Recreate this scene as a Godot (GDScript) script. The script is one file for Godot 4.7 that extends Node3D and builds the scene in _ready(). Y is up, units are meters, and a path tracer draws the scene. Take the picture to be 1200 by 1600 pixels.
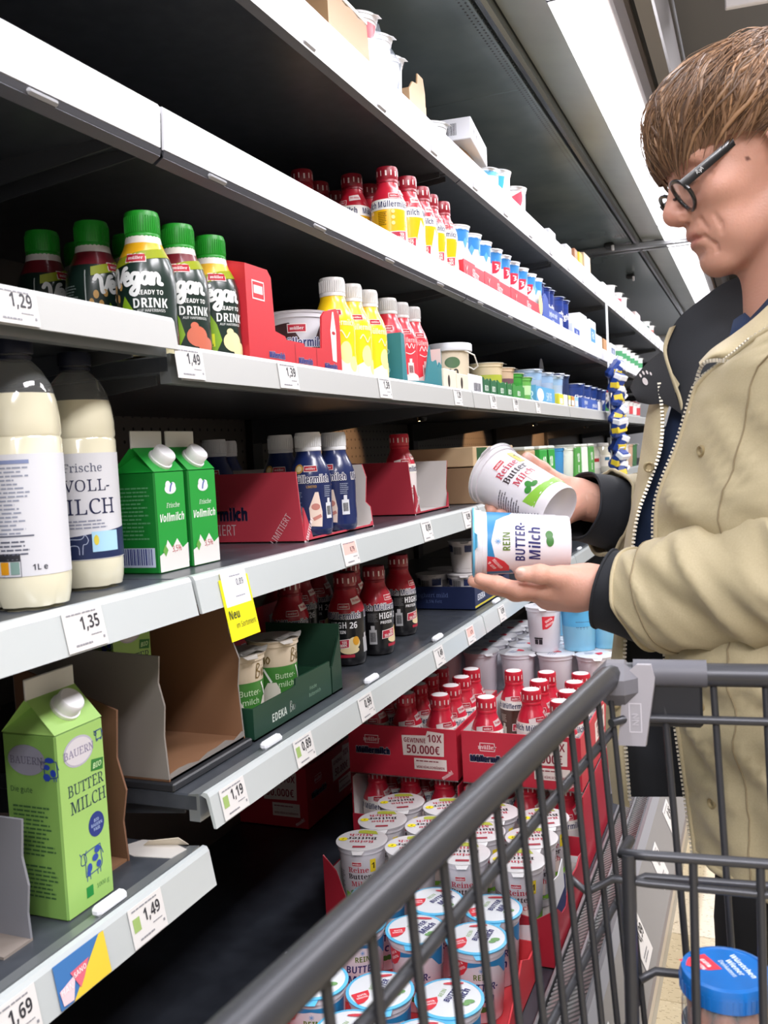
extends Node3D
# A supermarket dairy case seen from the aisle. y up, metres, floor at y = 0.

# ------------------------------------------------------------------ lens (photo taken as 1200 x 1600)
const FOCAL := 1440.0
const EYE := Vector3(0, 1.25, 0)
var lens_right := Vector3.ZERO
var lens_down := Vector3.ZERO
var lens_ahead := Vector3.ZERO

func set_lens(vanish: Vector2, roll: float) -> void:
	# vanish: the pixel where the shelf edges meet
	var d := vanish - Vector2(600, 800)
	var xr := d.x * cos(roll) - d.y * sin(roll)
	var yr := d.x * sin(roll) + d.y * cos(roll)
	var pitch := atan2(-yr, FOCAL)
	var yaw := atan2(xr, sqrt(FOCAL * FOCAL + yr * yr))
	var ahead := Vector3(0, -sin(pitch), -cos(pitch))
	var up := Vector3(0, cos(pitch), -sin(pitch))
	var right := cos(roll) * Vector3.RIGHT - sin(roll) * up
	var down := -sin(roll) * Vector3.RIGHT - cos(roll) * up
	var turn := Basis(Vector3.UP, yaw)
	lens_right = turn * right
	lens_down = turn * down
	lens_ahead = turn * ahead

func sight(u: float, v: float) -> Vector3:
	return lens_ahead + (u - 600.0) / FOCAL * lens_right + (v - 800.0) / FOCAL * lens_down

func on_level(u: float, v: float, y: float) -> Vector3:
	var d := sight(u, v)
	return EYE + d * ((y - EYE.y) / d.y)

func at_depth(u: float, v: float, w: float) -> Vector3:
	return EYE + sight(u, v) * w

func z_at(u: float, x: float, y: float) -> float:
	# the z at which a point of that x and height shows at pixel column u
	var k := (u - 600.0) / FOCAL
	var a := lens_right - k * lens_ahead
	return -(x * a.x + (y - EYE.y) * a.y) / a.z

# ------------------------------------------------------------------ meshes
class Shape:
	var v := PackedVector3Array()
	var n := PackedVector3Array()
	var c := PackedColorArray()
	var uv := PackedVector2Array()
	func tri(a: Vector3, b: Vector3, d: Vector3, na: Vector3, nb: Vector3, nd: Vector3) -> void:
		if (b - a).cross(d - a).dot(na + nb + nd) > 0.0:
			v.append_array([a, d, b]); n.append_array([na, nd, nb])
		else:
			v.append_array([a, b, d]); n.append_array([na, nb, nd])
	func flat(a: Vector3, b: Vector3, d: Vector3, out: Vector3) -> void:
		var g := (b - a).cross(d - a)
		if g.length_squared() < 1e-20:
			return
		g = g.normalized()
		if g.dot(out) < 0.0:
			g = -g
		tri(a, b, d, g, g, g)
	func quad(a: Vector3, b: Vector3, d: Vector3, e: Vector3, out: Vector3) -> void:
		flat(a, b, d, out); flat(a, d, e, out)
	func mesh() -> ArrayMesh:
		var m := ArrayMesh.new()
		var s := []
		s.resize(Mesh.ARRAY_MAX)
		s[Mesh.ARRAY_VERTEX] = v
		s[Mesh.ARRAY_NORMAL] = n
		if c.size() == v.size() and v.size() > 0:
			s[Mesh.ARRAY_COLOR] = c
		if uv.size() == v.size() and v.size() > 0:
			s[Mesh.ARRAY_TEX_UV] = uv
		m.add_surface_from_arrays(Mesh.PRIMITIVE_TRIANGLES, s)
		return m

func add_box(m: Shape, at: Vector3, size: Vector3, bevel := 0.0, turn := Basis.IDENTITY) -> void:
	var h := size / 2.0
	var b := minf(bevel, minf(h.x, minf(h.y, h.z)) * 0.9)
	for k in 3:
		var i := (k + 1) % 3
		var j := (k + 2) % 3
		for s in [-1.0, 1.0]:
			var q := []
			for w in [[-1, -1], [1, -1], [1, 1], [-1, 1]]:
				var p := Vector3.ZERO
				p[k] = s * h[k]; p[i] = w[0] * (h[i] - b); p[j] = w[1] * (h[j] - b)
				q.append(at + turn * p)
			var o := Vector3.ZERO
			o[k] = s
			m.quad(q[0], q[1], q[2], q[3], turn * o)
	if b <= 0.0:
		return
	for k in 3:
		var i := (k + 1) % 3
		var j := (k + 2) % 3
		for si in [-1.0, 1.0]:
			for sj in [-1.0, 1.0]:
				var q := []
				for w in [[-1, 0], [1, 0], [1, 1], [-1, 1]]:
					var p := Vector3.ZERO
					p[k] = w[0] * (h[k] - b)
					p[i] = si * (h[i] - (b if w[1] == 1 else 0.0))
					p[j] = sj * (h[j] - (0.0 if w[1] == 1 else b))
					q.append(at + turn * p)
				var o := Vector3.ZERO
				o[i] = si; o[j] = sj
				m.quad(q[0], q[1], q[2], q[3], turn * o)
	for sx in [-1.0, 1.0]:
		for sy in [-1.0, 1.0]:
			for sz in [-1.0, 1.0]:
				var s := Vector3(sx, sy, sz)
				m.flat(at + turn * (s * Vector3(h.x, h.y - b, h.z - b)), at + turn * (s * Vector3(h.x - b, h.y, h.z - b)), at + turn * (s * Vector3(h.x - b, h.y - b, h.z)), turn * s)

func box(at: Vector3, size: Vector3, bevel := 0.0, turn := Basis.IDENTITY) -> Shape:
	var m := Shape.new()
	add_box(m, at, size, bevel, turn)
	return m

func add_lathe(m: Shape, prof: PackedVector2Array, seg := 24, lobes := 0, lobe_depth := 0.0, lobe_top := 0.0) -> void:
	# prof: (radius, y) from bottom to top; normals split where the profile bends sharply
	var cnt := prof.size()
	var seg_n := []
	for i in cnt - 1:
		var t := prof[i + 1] - prof[i]
		seg_n.append(Vector2(t.y, -t.x).normalized() if t.length() > 1e-7 else Vector2.RIGHT)
	for i in cnt - 1:
		var n0: Vector2 = seg_n[i]
		var n1: Vector2 = seg_n[i]
		if i > 0 and n0.dot(seg_n[i - 1]) > 0.7:
			n0 = (n0 + seg_n[i - 1]).normalized()
		if i < cnt - 2 and n1.dot(seg_n[i + 1]) > 0.7:
			n1 = (n1 + seg_n[i + 1]).normalized()
		var p0 := prof[i]
		var p1 := prof[i + 1]
		for k in seg:
			var a := TAU * k / seg
			var b := TAU * (k + 1) / seg
			var q := []
			for e in [[a, p0, n0], [b, p0, n0], [b, p1, n1], [a, p1, n1]]:
				var r: float = e[1].x
				if lobes > 0 and e[1].y < lobe_top:
					r *= 1.0 - lobe_depth * (1.0 - e[1].y / lobe_top) * pow(absf(cos(lobes * e[0] * 0.5)), 6.0)
				q.append([Vector3(r * sin(e[0]), e[1].y, r * cos(e[0])), Vector3(e[2].x * sin(e[0]), e[2].y, e[2].x * cos(e[0]))])
			if p0.x > 1e-6:
				m.tri(q[0][0], q[1][0], q[2][0], q[0][1], q[1][1], q[2][1])
			if p1.x > 1e-6:
				m.tri(q[0][0], q[2][0], q[3][0], q[0][1], q[2][1], q[3][1])

func lathe(pts: Array, seg := 24, lobes := 0, lobe_depth := 0.0, lobe_top := 0.0) -> ArrayMesh:
	var m := Shape.new()
	add_lathe(m, profile(pts), seg, lobes, lobe_depth, lobe_top)
	return m.mesh()

func profile(pts: Array) -> PackedVector2Array:
	var p := PackedVector2Array()
	for q in pts:
		p.append(q if q is Vector2 else Vector2(q[0], q[1]))
	return p

func radius_at(prof: PackedVector2Array, y: float) -> float:
	for i in prof.size() - 1:
		if y <= prof[i + 1].y and prof[i + 1].y > prof[i].y:
			return lerpf(prof[i].x, prof[i + 1].x, clampf((y - prof[i].y) / (prof[i + 1].y - prof[i].y), 0, 1))
	return prof[prof.size() - 1].x

func add_tube(m: Shape, pts: Array, r, seg := 8, caps := true) -> void:
	# r: a number or one radius for each point
	var cnt := pts.size()
	var side := Vector3.ZERO
	var rings := []
	for i in cnt:
		var t: Vector3 = (pts[mini(i + 1, cnt - 1)] - pts[maxi(i - 1, 0)]).normalized()
		if i == 0:
			side = t.cross(Vector3.UP if absf(t.y) < 0.9 else Vector3.RIGHT).normalized()
		else:
			side = (side - t * side.dot(t)).normalized()
		var other := t.cross(side)
		var ring := []
		var rr: float = r[i] if r is Array else r
		for k in seg:
			var d := side * cos(TAU * k / seg) + other * sin(TAU * k / seg)
			ring.append([pts[i] + d * rr, d])
		rings.append(ring)
		if caps and (i == 0 or i == cnt - 1):
			var o := -t if i == 0 else t
			for k in range(1, seg - 1):
				m.tri(ring[0][0], ring[k][0], ring[k + 1][0], o, o, o)
	for i in cnt - 1:
		for k in seg:
			var a: Array = rings[i][k]
			var b: Array = rings[i][(k + 1) % seg]
			var d: Array = rings[i + 1][(k + 1) % seg]
			var e: Array = rings[i + 1][k]
			m.tri(a[0], b[0], d[0], a[1], b[1], d[1])
			m.tri(a[0], d[0], e[0], a[1], d[1], e[1])

func tube(pts: Array, r, seg := 8) -> ArrayMesh:
	var m := Shape.new()
	add_tube(m, pts, r, seg)
	return m.mesh()

func add_prism(m: Shape, poly: Array, base: Transform3D, depth: float) -> void:
	# poly: points in the local xy plane, pushed from local z 0 to depth
	var p := PackedVector2Array(poly)
	var mid := Vector2.ZERO
	var area := 0.0
	for i in p.size():
		mid += p[i] / p.size()
		area += p[i].cross(p[(i + 1) % p.size()])
	var tr := Geometry2D.triangulate_polygon(p)
	for i in range(0, tr.size(), 3):
		for z in [0.0, depth]:
			var o := base.basis * Vector3(0, 0, -1 if z == 0.0 else 1) * signf(depth)
			m.flat(base * Vector3(p[tr[i]].x, p[tr[i]].y, z), base * Vector3(p[tr[i + 1]].x, p[tr[i + 1]].y, z), base * Vector3(p[tr[i + 2]].x, p[tr[i + 2]].y, z), o)
	for i in p.size():
		var a := p[i]
		var b := p[(i + 1) % p.size()]
		var out2 := Vector2((b - a).y, -(b - a).x) * signf(area)
		m.quad(base * Vector3(a.x, a.y, 0), base * Vector3(b.x, b.y, 0), base * Vector3(b.x, b.y, depth), base * Vector3(a.x, a.y, depth), base.basis * Vector3(out2.x, out2.y, 0))

func prism(poly: Array, base: Transform3D, depth: float) -> ArrayMesh:
	var m := Shape.new()
	add_prism(m, poly, base, depth)
	return m.mesh()

func along_z(poly: Array, z0: float, z1: float) -> ArrayMesh:
	return prism(poly, Transform3D(Basis.IDENTITY, Vector3(0, 0, minf(z0, z1))), absf(z1 - z0))

func add_grid(m: Shape, rows: Array, closed: bool, flip := false) -> void:
	# rows of points; smooth normals from the neighbours
	var nr := rows.size()
	var nc: int = rows[0].size()
	var nor := []
	for i in nr:
		var line := []
		for j in nc:
			var du: Vector3 = rows[mini(i + 1, nr - 1)][j] - rows[maxi(i - 1, 0)][j]
			var j0 := (j - 1 + nc) % nc if closed else maxi(j - 1, 0)
			var j1 := (j + 1) % nc if closed else mini(j + 1, nc - 1)
			var dv: Vector3 = rows[i][j1] - rows[i][j0]
			var g := du.cross(dv)
			line.append((-g if flip else g).normalized() if g.length_squared() > 1e-18 else Vector3.UP)
		nor.append(line)
	for i in nr - 1:
		for j in (nc if closed else nc - 1):
			var k := (j + 1) % nc
			m.tri(rows[i][j], rows[i][k], rows[i + 1][k], nor[i][j], nor[i][k], nor[i + 1][k])
			m.tri(rows[i][j], rows[i + 1][k], rows[i + 1][j], nor[i][j], nor[i + 1][k], nor[i + 1][j])

# ------------------------------------------------------------------ flat print: lists of 2D triangles laid on faces and round bodies
var _text := {}
var _font := {}

func words(s: String, cap: float, font := "Droid Sans", bold := true, squeeze := 1.0, slant := 0.0) -> PackedVector2Array:
	# centred lettering; cap is the height of a capital in metres
	var key := "%s|%.5f|%s|%s|%.3f|%.3f" % [s, cap, font, bold, squeeze, slant]
	if _text.has(key):
		return _text[key]
	var fkey := font + str(bold)
	if not _font.has(fkey):
		var f := SystemFont.new()
		f.font_names = PackedStringArray([font])
		f.font_weight = 700 if bold else 400
		_font[fkey] = f
	var t := TextMesh.new()
	t.font = _font[fkey]
	t.text = s
	t.font_size = 48
	t.curve_step = 3.0
	t.pixel_size = cap / (48.0 * 0.714)
	t.depth = 0.0
	var a := t.surface_get_arrays(0)
	var vs: PackedVector3Array = a[Mesh.ARRAY_VERTEX]
	var out := PackedVector2Array()
	if a[Mesh.ARRAY_INDEX] != null and a[Mesh.ARRAY_INDEX].size():
		for i in a[Mesh.ARRAY_INDEX]:
			out.append(Vector2(vs[i].x, vs[i].y))
	else:
		for p in vs:
			out.append(Vector2(p.x, p.y))
	var lo := Vector2(1e9, 1e9)
	var hi := -lo
	for p in out:
		lo = lo.min(p); hi = hi.max(p)
	for i in out.size():
		var q := out[i] - (lo + hi) / 2.0
		out[i] = Vector2(q.x * squeeze + q.y * slant, q.y)
	_text[key] = out
	return out

func moved(t: PackedVector2Array, by: Vector2, turn := 0.0) -> PackedVector2Array:
	return Transform2D(turn, by) * t

func haloed(t: PackedVector2Array, d: float) -> PackedVector2Array:
	var o := PackedVector2Array()
	for k in 8:
		o.append_array(Transform2D(0, Vector2(d, 0).rotated(TAU * k / 8)) * t)
	return o

func panel(x: float, y: float, w: float, h: float, turn := 0.0) -> PackedVector2Array:
	var p := PackedVector2Array([Vector2(-w / 2, -h / 2), Vector2(w / 2, -h / 2), Vector2(w / 2, h / 2), Vector2(-w / 2, -h / 2), Vector2(w / 2, h / 2), Vector2(-w / 2, h / 2)])
	return Transform2D(turn, Vector2(x, y)) * p

func oval(x: float, y: float, rx: float, ry: float, cnt := 20) -> PackedVector2Array:
	var p := PackedVector2Array()
	for k in cnt:
		p.append_array([Vector2(x, y), Vector2(x + rx * cos(TAU * k / cnt), y + ry * sin(TAU * k / cnt)), Vector2(x + rx * cos(TAU * (k + 1) / cnt), y + ry * sin(TAU * (k + 1) / cnt))])
	return p

func patch(pts: Array) -> PackedVector2Array:
	var p := PackedVector2Array()
	for q in pts:
		p.append(q if q is Vector2 else Vector2(q[0], q[1]))
	var o := PackedVector2Array()
	for i in Geometry2D.triangulate_polygon(p):
		o.append(p[i])
	return o

func frame2(x: float, y: float, w: float, h: float, t: float) -> PackedVector2Array:
	var o := panel(x, y + h / 2, w + t, t)
	o.append_array(panel(x, y - h / 2, w + t, t))
	o.append_array(panel(x - w / 2, y, t, h))
	o.append_array(panel(x + w / 2, y, t, h))
	return o

func pen(lines: Array, width: float, scale := 1.0, by := Vector2.ZERO) -> PackedVector2Array:
	# hand-drawn strokes, each a list of [x, y]; smoothed, round ends
	var o := PackedVector2Array()
	for l in lines:
		var c := []
		for q in l:
			c.append(Vector2(q[0], q[1]) * scale + by)
		var s := []
		if c.size() > 2:
			for i in c.size() - 1:
				var p0: Vector2 = c[maxi(i - 1, 0)]
				var p3: Vector2 = c[mini(i + 2, c.size() - 1)]
				for k in 4:
					s.append(c[i].cubic_interpolate(c[i + 1], p0, p3, k / 4.0))
			s.append(c[c.size() - 1])
		else:
			s = c
		for i in s.size():
			o.append_array(oval(s[i].x, s[i].y, width / 2, width / 2, 8))
			if i + 1 < s.size():
				var d: Vector2 = (s[i + 1] - s[i])
				if d.length() > 1e-6:
					var k := d.orthogonal().normalized() * width / 2
					o.append_array([s[i] + k, s[i] - k, s[i + 1] - k, s[i] + k, s[i + 1] - k, s[i + 1] + k])
	return o

func small_print(x: float, y: float, w: float, lines: int, pitch: float, rng_seed := 1) -> PackedVector2Array:
	# a block of print too small to read
	var g := RandomNumberGenerator.new()
	g.seed = rng_seed
	var o := PackedVector2Array()
	for i in lines:
		var at := 0.0
		var full := w * g.randf_range(0.7, 1.0)
		while at < full:
			var l := minf(g.randf_range(0.08, 0.22) * w, full - at)
			o.append_array(panel(x - w / 2 + at + l * 0.45, y - i * pitch, l * 0.85, pitch * 0.42))
			at += l
	return o

func bar_code(x: float, y: float, w: float, h: float, rng_seed := 3) -> PackedVector2Array:
	var g := RandomNumberGenerator.new()
	g.seed = rng_seed
	var o := PackedVector2Array()
	var at := 0.0
	while at < w:
		var l := g.randf_range(0.015, 0.05) * w
		o.append_array(panel(x - w / 2 + at + l / 2, y, l, h))
		at += l + g.randf_range(0.015, 0.045) * w
	return o

func cut_fine(t: PackedVector2Array, cell: float) -> PackedVector2Array:
	var todo := []
	for i in range(0, t.size(), 3):
		todo.append([t[i], t[i + 1], t[i + 2]])
	var o := PackedVector2Array()
	while todo.size():
		var q: Array = todo.pop_back()
		var best := 0
		var most := -1.0
		for k in 3:
			var l: float = q[k].distance_squared_to(q[(k + 1) % 3])
			if l > most:
				most = l; best = k
		if most <= cell * cell:
			o.append_array(q)
		else:
			var a: Vector2 = q[best]
			var b: Vector2 = q[(best + 1) % 3]
			var d: Vector2 = q[(best + 2) % 3]
			var mid := (a + b) / 2.0
			todo.append([a, mid, d]); todo.append([mid, b, d])
	return o

func round_print(t: PackedVector2Array, prof: PackedVector2Array, ang: float, y0: float, off := 0.0004, cell := 0.007) -> ArrayMesh:
	# wraps 2D triangles round a lathed body: x runs along the girth, y up
	var m := Shape.new()
	var f := cut_fine(t, cell)
	var r0 := radius_at(prof, y0)
	for i in range(0, f.size(), 3):
		var p := []
		var nn := []
		for k in 3:
			var q := f[i + k]
			var a := ang + q.x / r0
			var y := y0 + q.y
			var r := radius_at(prof, y) + off
			p.append(Vector3(r * sin(a), y, r * cos(a)))
			nn.append(Vector3(sin(a), 0, cos(a)))
		m.tri(p[0], p[1], p[2], nn[0], nn[1], nn[2])
	return m.mesh()

func flat_print(t: PackedVector2Array, at: Vector3, ux: Vector3, uy: Vector3, off := 0.0004) -> ArrayMesh:
	var m := Shape.new()
	var o := ux.cross(uy).normalized()
	var b := at + o * off
	for i in range(0, t.size(), 3):
		m.tri(b + ux * t[i].x + uy * t[i].y, b + ux * t[i + 1].x + uy * t[i + 1].y, b + ux * t[i + 2].x + uy * t[i + 2].y, o, o, o)
	return m.mesh()

# ------------------------------------------------------------------ materials
var _mats := {}
var noise_tex := {}

func mat(color: String, rough := 0.5, metal := 0.0, coat := 0.0) -> StandardMaterial3D:
	var key := "%s|%.3f|%.3f|%.3f" % [color, rough, metal, coat]
	if not _mats.has(key):
		var m := StandardMaterial3D.new()
		m.albedo_color = Color(color)
		m.roughness = rough
		m.metallic = metal
		if coat > 0.0:
			m.clearcoat_enabled = true
			m.clearcoat = coat
			m.clearcoat_roughness = 0.12
		_mats[key] = m
	return _mats[key]

func grain(key: String, freq: float, lo: Color, hi: Color, octaves := 4, kind := FastNoiseLite.TYPE_SIMPLEX_SMOOTH, side := 256) -> ImageTexture:
	if not noise_tex.has(key):
		var f := FastNoiseLite.new()
		f.noise_type = kind
		f.frequency = freq
		f.fractal_octaves = octaves
		f.seed = key.hash() % 1000
		var im := f.get_seamless_image(side, side)
		im.convert(Image.FORMAT_RGB8)
		for y in side:
			for x in side:
				im.set_pixel(x, y, lo.lerp(hi, im.get_pixel(x, y).r))
		noise_tex[key] = ImageTexture.create_from_image(im)
	return noise_tex[key]

func grainy(key: String, lo: String, hi: String, rough: float, per_metre: float, freq := 0.02, metal := 0.0, world := false) -> StandardMaterial3D:
	if not _mats.has(key):
		var m := StandardMaterial3D.new()
		m.albedo_texture = grain(key, freq, Color(lo), Color(hi))
		m.roughness = rough
		m.metallic = metal
		m.uv1_triplanar = true
		m.uv1_world_triplanar = world
		m.uv1_scale = Vector3.ONE * per_metre
		_mats[key] = m
	return _mats[key]

# ------------------------------------------------------------------ nodes
var _taken := {}

func numbered(called: String) -> String:
	if not _taken.has(called):
		_taken[called] = 0
		return called
	_taken[called] += 1
	return "%s_%03d" % [called, _taken[called]]

func thing(called: String, label: String, category: String, at := Vector3.ZERO, turn := 0.0, group := "") -> Node3D:
	var o := Node3D.new()
	o.name = numbered(called)
	add_child(o)
	o.position = at
	o.rotation.y = turn
	describe(o, label, category, group)
	return o

func describe(o: Node3D, label: String, category: String, group := "") -> void:
	o.set_meta("label", label)
	o.set_meta("category", category)
	if group:
		o.set_meta("group", group)
	elif o.has_meta("group"):
		o.remove_meta("group")

func part(parent: Node3D, called: String, m, material: Material, at := Vector3.ZERO) -> MeshInstance3D:
	var o := MeshInstance3D.new()
	o.name = called
	o.mesh = m.mesh() if m is Shape else m
	o.material_override = material
	o.position = at
	parent.add_child(o, true)
	return o

func structure(called: String, m, material: Material) -> MeshInstance3D:
	var o := part(self, called, m, material)
	o.set_meta("kind", "structure")
	return o

func put(proto: Node3D, called: String, label: String, category: String, group: String, at: Vector3, turn := 0.0) -> Node3D:
	var o: Node3D = proto.duplicate()
	o.name = numbered(called)
	add_child(o)
	o.position = at
	o.rotation = Vector3(0, turn, 0)
	describe(o, label, category, group)
	return o

# ------------------------------------------------------------------ the scene
const FRONT := -0.66          # x of the shelf fronts
const BACK := -1.30           # x of the cabinet's back panel
const JOINT := -0.965         # z where the first two cabinet bays meet
const BAY := 1.255
const CEIL := 2.30            # underside of the cabinet's canopy
const T0 := 1.955             # heights of the shelf surfaces
const T1 := 1.675
const S2L := 1.42
const S2 := 1.388
const S3 := 1.108
const S4 := 0.83
const S5 := 0.765
const DECK := 0.30

func _ready() -> void:
	set_lens(Vector2(1188, 680), 0.053)
	var cam := Camera3D.new()
	cam.name = "camera"
	add_child(cam)
	cam.transform = Transform3D(Basis(lens_right, -lens_down, -lens_ahead), EYE)
	cam.fov = rad_to_deg(2.0 * atan(800.0 / FOCAL))
	cam.near = 0.02
	cam.far = 60.0
	var lens := CameraAttributesPhysical.new()
	lens.frustum_focal_length = 12.0 / tan(deg_to_rad(cam.fov) / 2.0)
	lens.frustum_focus_distance = 1.7
	lens.frustum_near = 0.02
	lens.frustum_far = 60.0
	lens.exposure_aperture = 8.0
	cam.attributes = lens
	var env := Environment.new()
	env.background_mode = Environment.BG_COLOR
	env.background_color = Color(0.0, 0.0, 0.0)
	env.tonemap_mode = Environment.TONE_MAPPER_LINEAR
	env.tonemap_exposure = 1.0
	env.sdfgi_enabled = true
	env.ssao_enabled = true
	env.ssil_enabled = true
	var we := WorldEnvironment.new()
	we.name = "world_environment"
	we.environment = env
	add_child(we)
	canopy_lamps()
	ceiling_lamps()
	shelf_spots()
	build_room()
	build_cabinet()
	build_shelves()
	build_goods()
	build_person()
	build_cart()

func area_light(called: String, at: Vector3, along: Vector3, towards: Vector3, size: Vector2, energy: float, color: String) -> void:
	# size.x runs along «along»; the light leaves towards «towards»
	var l := AreaLight3D.new()
	l.name = called
	l.area_size = size
	l.light_color = Color(color)
	l.light_energy = energy
	l.area_range = 12.0
	l.area_attenuation = 2.0
	l.shadow_enabled = true
	add_child(l, true)
	var z := -towards.normalized()
	var x := along.normalized()
	l.transform = Transform3D(Basis(x, z.cross(x), z), at)

func glow(color: String, energy: float) -> StandardMaterial3D:
	var m := mat(color, 0.6)
	m.emission_enabled = true
	m.emission = Color(color)
	m.emission_energy_multiplier = energy
	return m

func canopy_lamps() -> void:
	# the strip lights in the cabinet's canopy, a tube behind a white diffuser for every two bays
	var m := glow("fbfaff", 2.2)
	var steel := mat("8d8c8c", 0.3, 0.9)
	for k in 4:
		var za := 0.29 - 2.51 * k
		var o := thing("canopy_strip_light", "long white strip light in the canopy " + ["above the first bay of shelves", "above the red trays", "past the canopy's cross bar", "at the far end wall"][k], "lamp", Vector3(-0.372, CEIL, za - 1.255), 0.0, "strip lights in the cabinet canopy")
		part(o, "diffuser", box(Vector3(0, -0.006, 0), Vector3(0.128, 0.02, 2.505), 0.004), m)
		part(o, "end_cap", box(Vector3(0, -0.004, 1.25), Vector3(0.13, 0.022, 0.006)), steel)
		part(o, "end_cap", box(Vector3(0, -0.004, -1.25), Vector3(0.13, 0.022, 0.006)), steel)
		area_light("canopy_light", Vector3(-0.372, CEIL - 0.02, za - 1.255), Vector3(0, 0, 1), Vector3(-0.25, -1, 0), Vector2(2.45, 0.12), 2.1, "f4f7ff")

func ceiling_lamps() -> void:
	# store ceiling luminaires; the last two are unseen fill lamps added behind the camera
	var m := glow("fdfaff", 2.5)
	var white := mat("e4e4e2", 0.5)
	var where := ["beside the cart handle", "over the person", "level with the navy tubs", "at the far end", "over the cart handle, added unseen for fill", "past the near end wall, added unseen for fill"]
	for p in [[1.05, 1.6, 0], [1.05, -0.9, 1], [1.05, -3.4, 2], [1.05, -5.9, 3], [0.15, 1.9, 4], [-0.75, 1.9, 5]]:
		var z: float = p[1]
		var o := thing("ceiling_luminaire", "rectangular white luminaire on the store ceiling " + where[p[2]], "lamp", Vector3(p[0], 2.98, z), 0.0, "luminaires above the aisle")
		part(o, "housing", box(Vector3(0, 0.02, 0), Vector3(0.5, 0.05, 1.5), 0.006), white)
		part(o, "diffuser", box(Vector3(0, -0.01, 0), Vector3(0.44, 0.012, 1.44), 0.003), m)
		area_light("ceiling_light", Vector3(p[0], 2.955, z), Vector3(0, 0, 1), Vector3(0, -1, 0), Vector2(1.4, 0.42), 7.0, "fdfaff")

func shelf_spots() -> void:
	# small warm spots under the middle shelf that graze the back wall
	var m := glow("ffd2a0", 3.0)
	for u in [528, 742, 842]:
		var z := z_at(u, BACK, 1.3)
		var o := thing("shelf_spot_lamp", "small warm spot lamp under the middle shelf behind the %s" % {528: "navy bottles", 742: "beige organic box", 842: "green cartons"}[u], "lamp", Vector3(BACK + 0.3, S2 - 0.032, z), 0.0, "spot lamps under the middle shelf")
		part(o, "housing", lathe([[0.0, 0.009], [0.016, 0.009], [0.016, 0.0], [0.013, -0.004], [0.0125, 0.0]], 20), mat("2a2a2c", 0.4, 0.5))
		part(o, "bulb", lathe([[0.0, -0.003], [0.011, -0.002], [0.011, 0.002], [0.0, 0.003]], 16), m)
		var l := SpotLight3D.new()
		l.name = "shelf_spot_light"
		l.light_color = Color("ffc48c")
		l.light_energy = 0.4
		l.light_size = 0.012
		l.spot_angle = 36.0
		l.spot_angle_attenuation = 0.35
		l.spot_range = 6.0
		l.spot_attenuation = 2.0
		l.shadow_enabled = true
		add_child(l, true)
		var at := Vector3(BACK + 0.3, S2 - 0.04, z)
		var to := (Vector3(BACK, S2 - 0.15, z) - at).normalized()
		l.transform = Transform3D(Basis(Vector3.BACK, (-to).cross(Vector3.BACK), -to), at)

func build_room() -> void:
	var f := grainy("terrazzo", "a89a7c", "d8ceb4", 0.35, 1.4, 0.03, 0.0, true)
	f.roughness = 0.28
	structure("floor", box(Vector3(0.7, -0.05, -4.2), Vector3(5.2, 0.1, 15.0)), f)
	# tiles of the floor that show past the cabinet's foot, with open joints between them
	var base: Node3D = get_node("floor")
	var tile_mats := []
	for k in 3:
		tile_mats.append(speckled("floor_tile_%d" % k, ["cbbd9c", "d6cab0", "c4b594"][k], k))
	for i in 5:
		for j in 14:
			var x := -0.14 + 0.298 * i
			var z := -1.0 - 0.3 * j
			part(base, "tile", box(Vector3(x, 0.002, z), Vector3(0.2965, 0.006, 0.2985), 0.0008), tile_mats[(i * 7 + j * 5) % 3])
	var ceil := mat("85858b", 0.8)
	structure("ceiling", box(Vector3(0.7, 3.1, -4.2), Vector3(5.2, 0.1, 15.0)), ceil)
	var wall := mat("8f8b86", 0.8)
	structure("wall_right", box(Vector3(3.25, 1.5, -4.2), Vector3(0.1, 3.2, 15.0)), wall)
	structure("wall_left", box(Vector3(-1.85, 1.5, -4.2), Vector3(0.1, 3.2, 15.0)), mat("77777a", 0.8))
	structure("wall_back", box(Vector3(0.7, 1.5, 3.25), Vector3(5.2, 3.2, 0.1)), wall)
	structure("wall_front", box(Vector3(0.7, 1.5, -11.65), Vector3(5.2, 3.2, 0.1)), mat("8f8782", 0.8))
	var o := thing("wooden_board", "orange wooden board on the wall at the end of the aisle", "board", Vector3(-0.1, 1.9, -11.57))
	part(o, "face", box(Vector3(0, 0.35, 0), Vector3(1.5, 0.75, 0.04), 0.004), mat("c98850", 0.6))
	part(o, "rail", box(Vector3(0, 0.75, 0.02), Vector3(1.5, 0.05, 0.05), 0.004), mat("9a948e", 0.5))
	o = thing("hanging_sign", "blank white board hanging from the store ceiling above the aisle", "sign", Vector3(0.16, 2.62, -3.0))
	part(o, "board", box(Vector3(0.15, 0.05, 0), Vector3(0.75, 0.36, 0.02), 0.003, Basis(Vector3.UP, 0.1)), mat("d9d6d8", 0.6))
	for x in [0.0, 0.32]:
		part(o, "wire", tube([Vector3(x, 0.2, 0), Vector3(x, 0.435, 0)], 0.002, 6), mat("909090", 0.4, 0.8))

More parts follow.
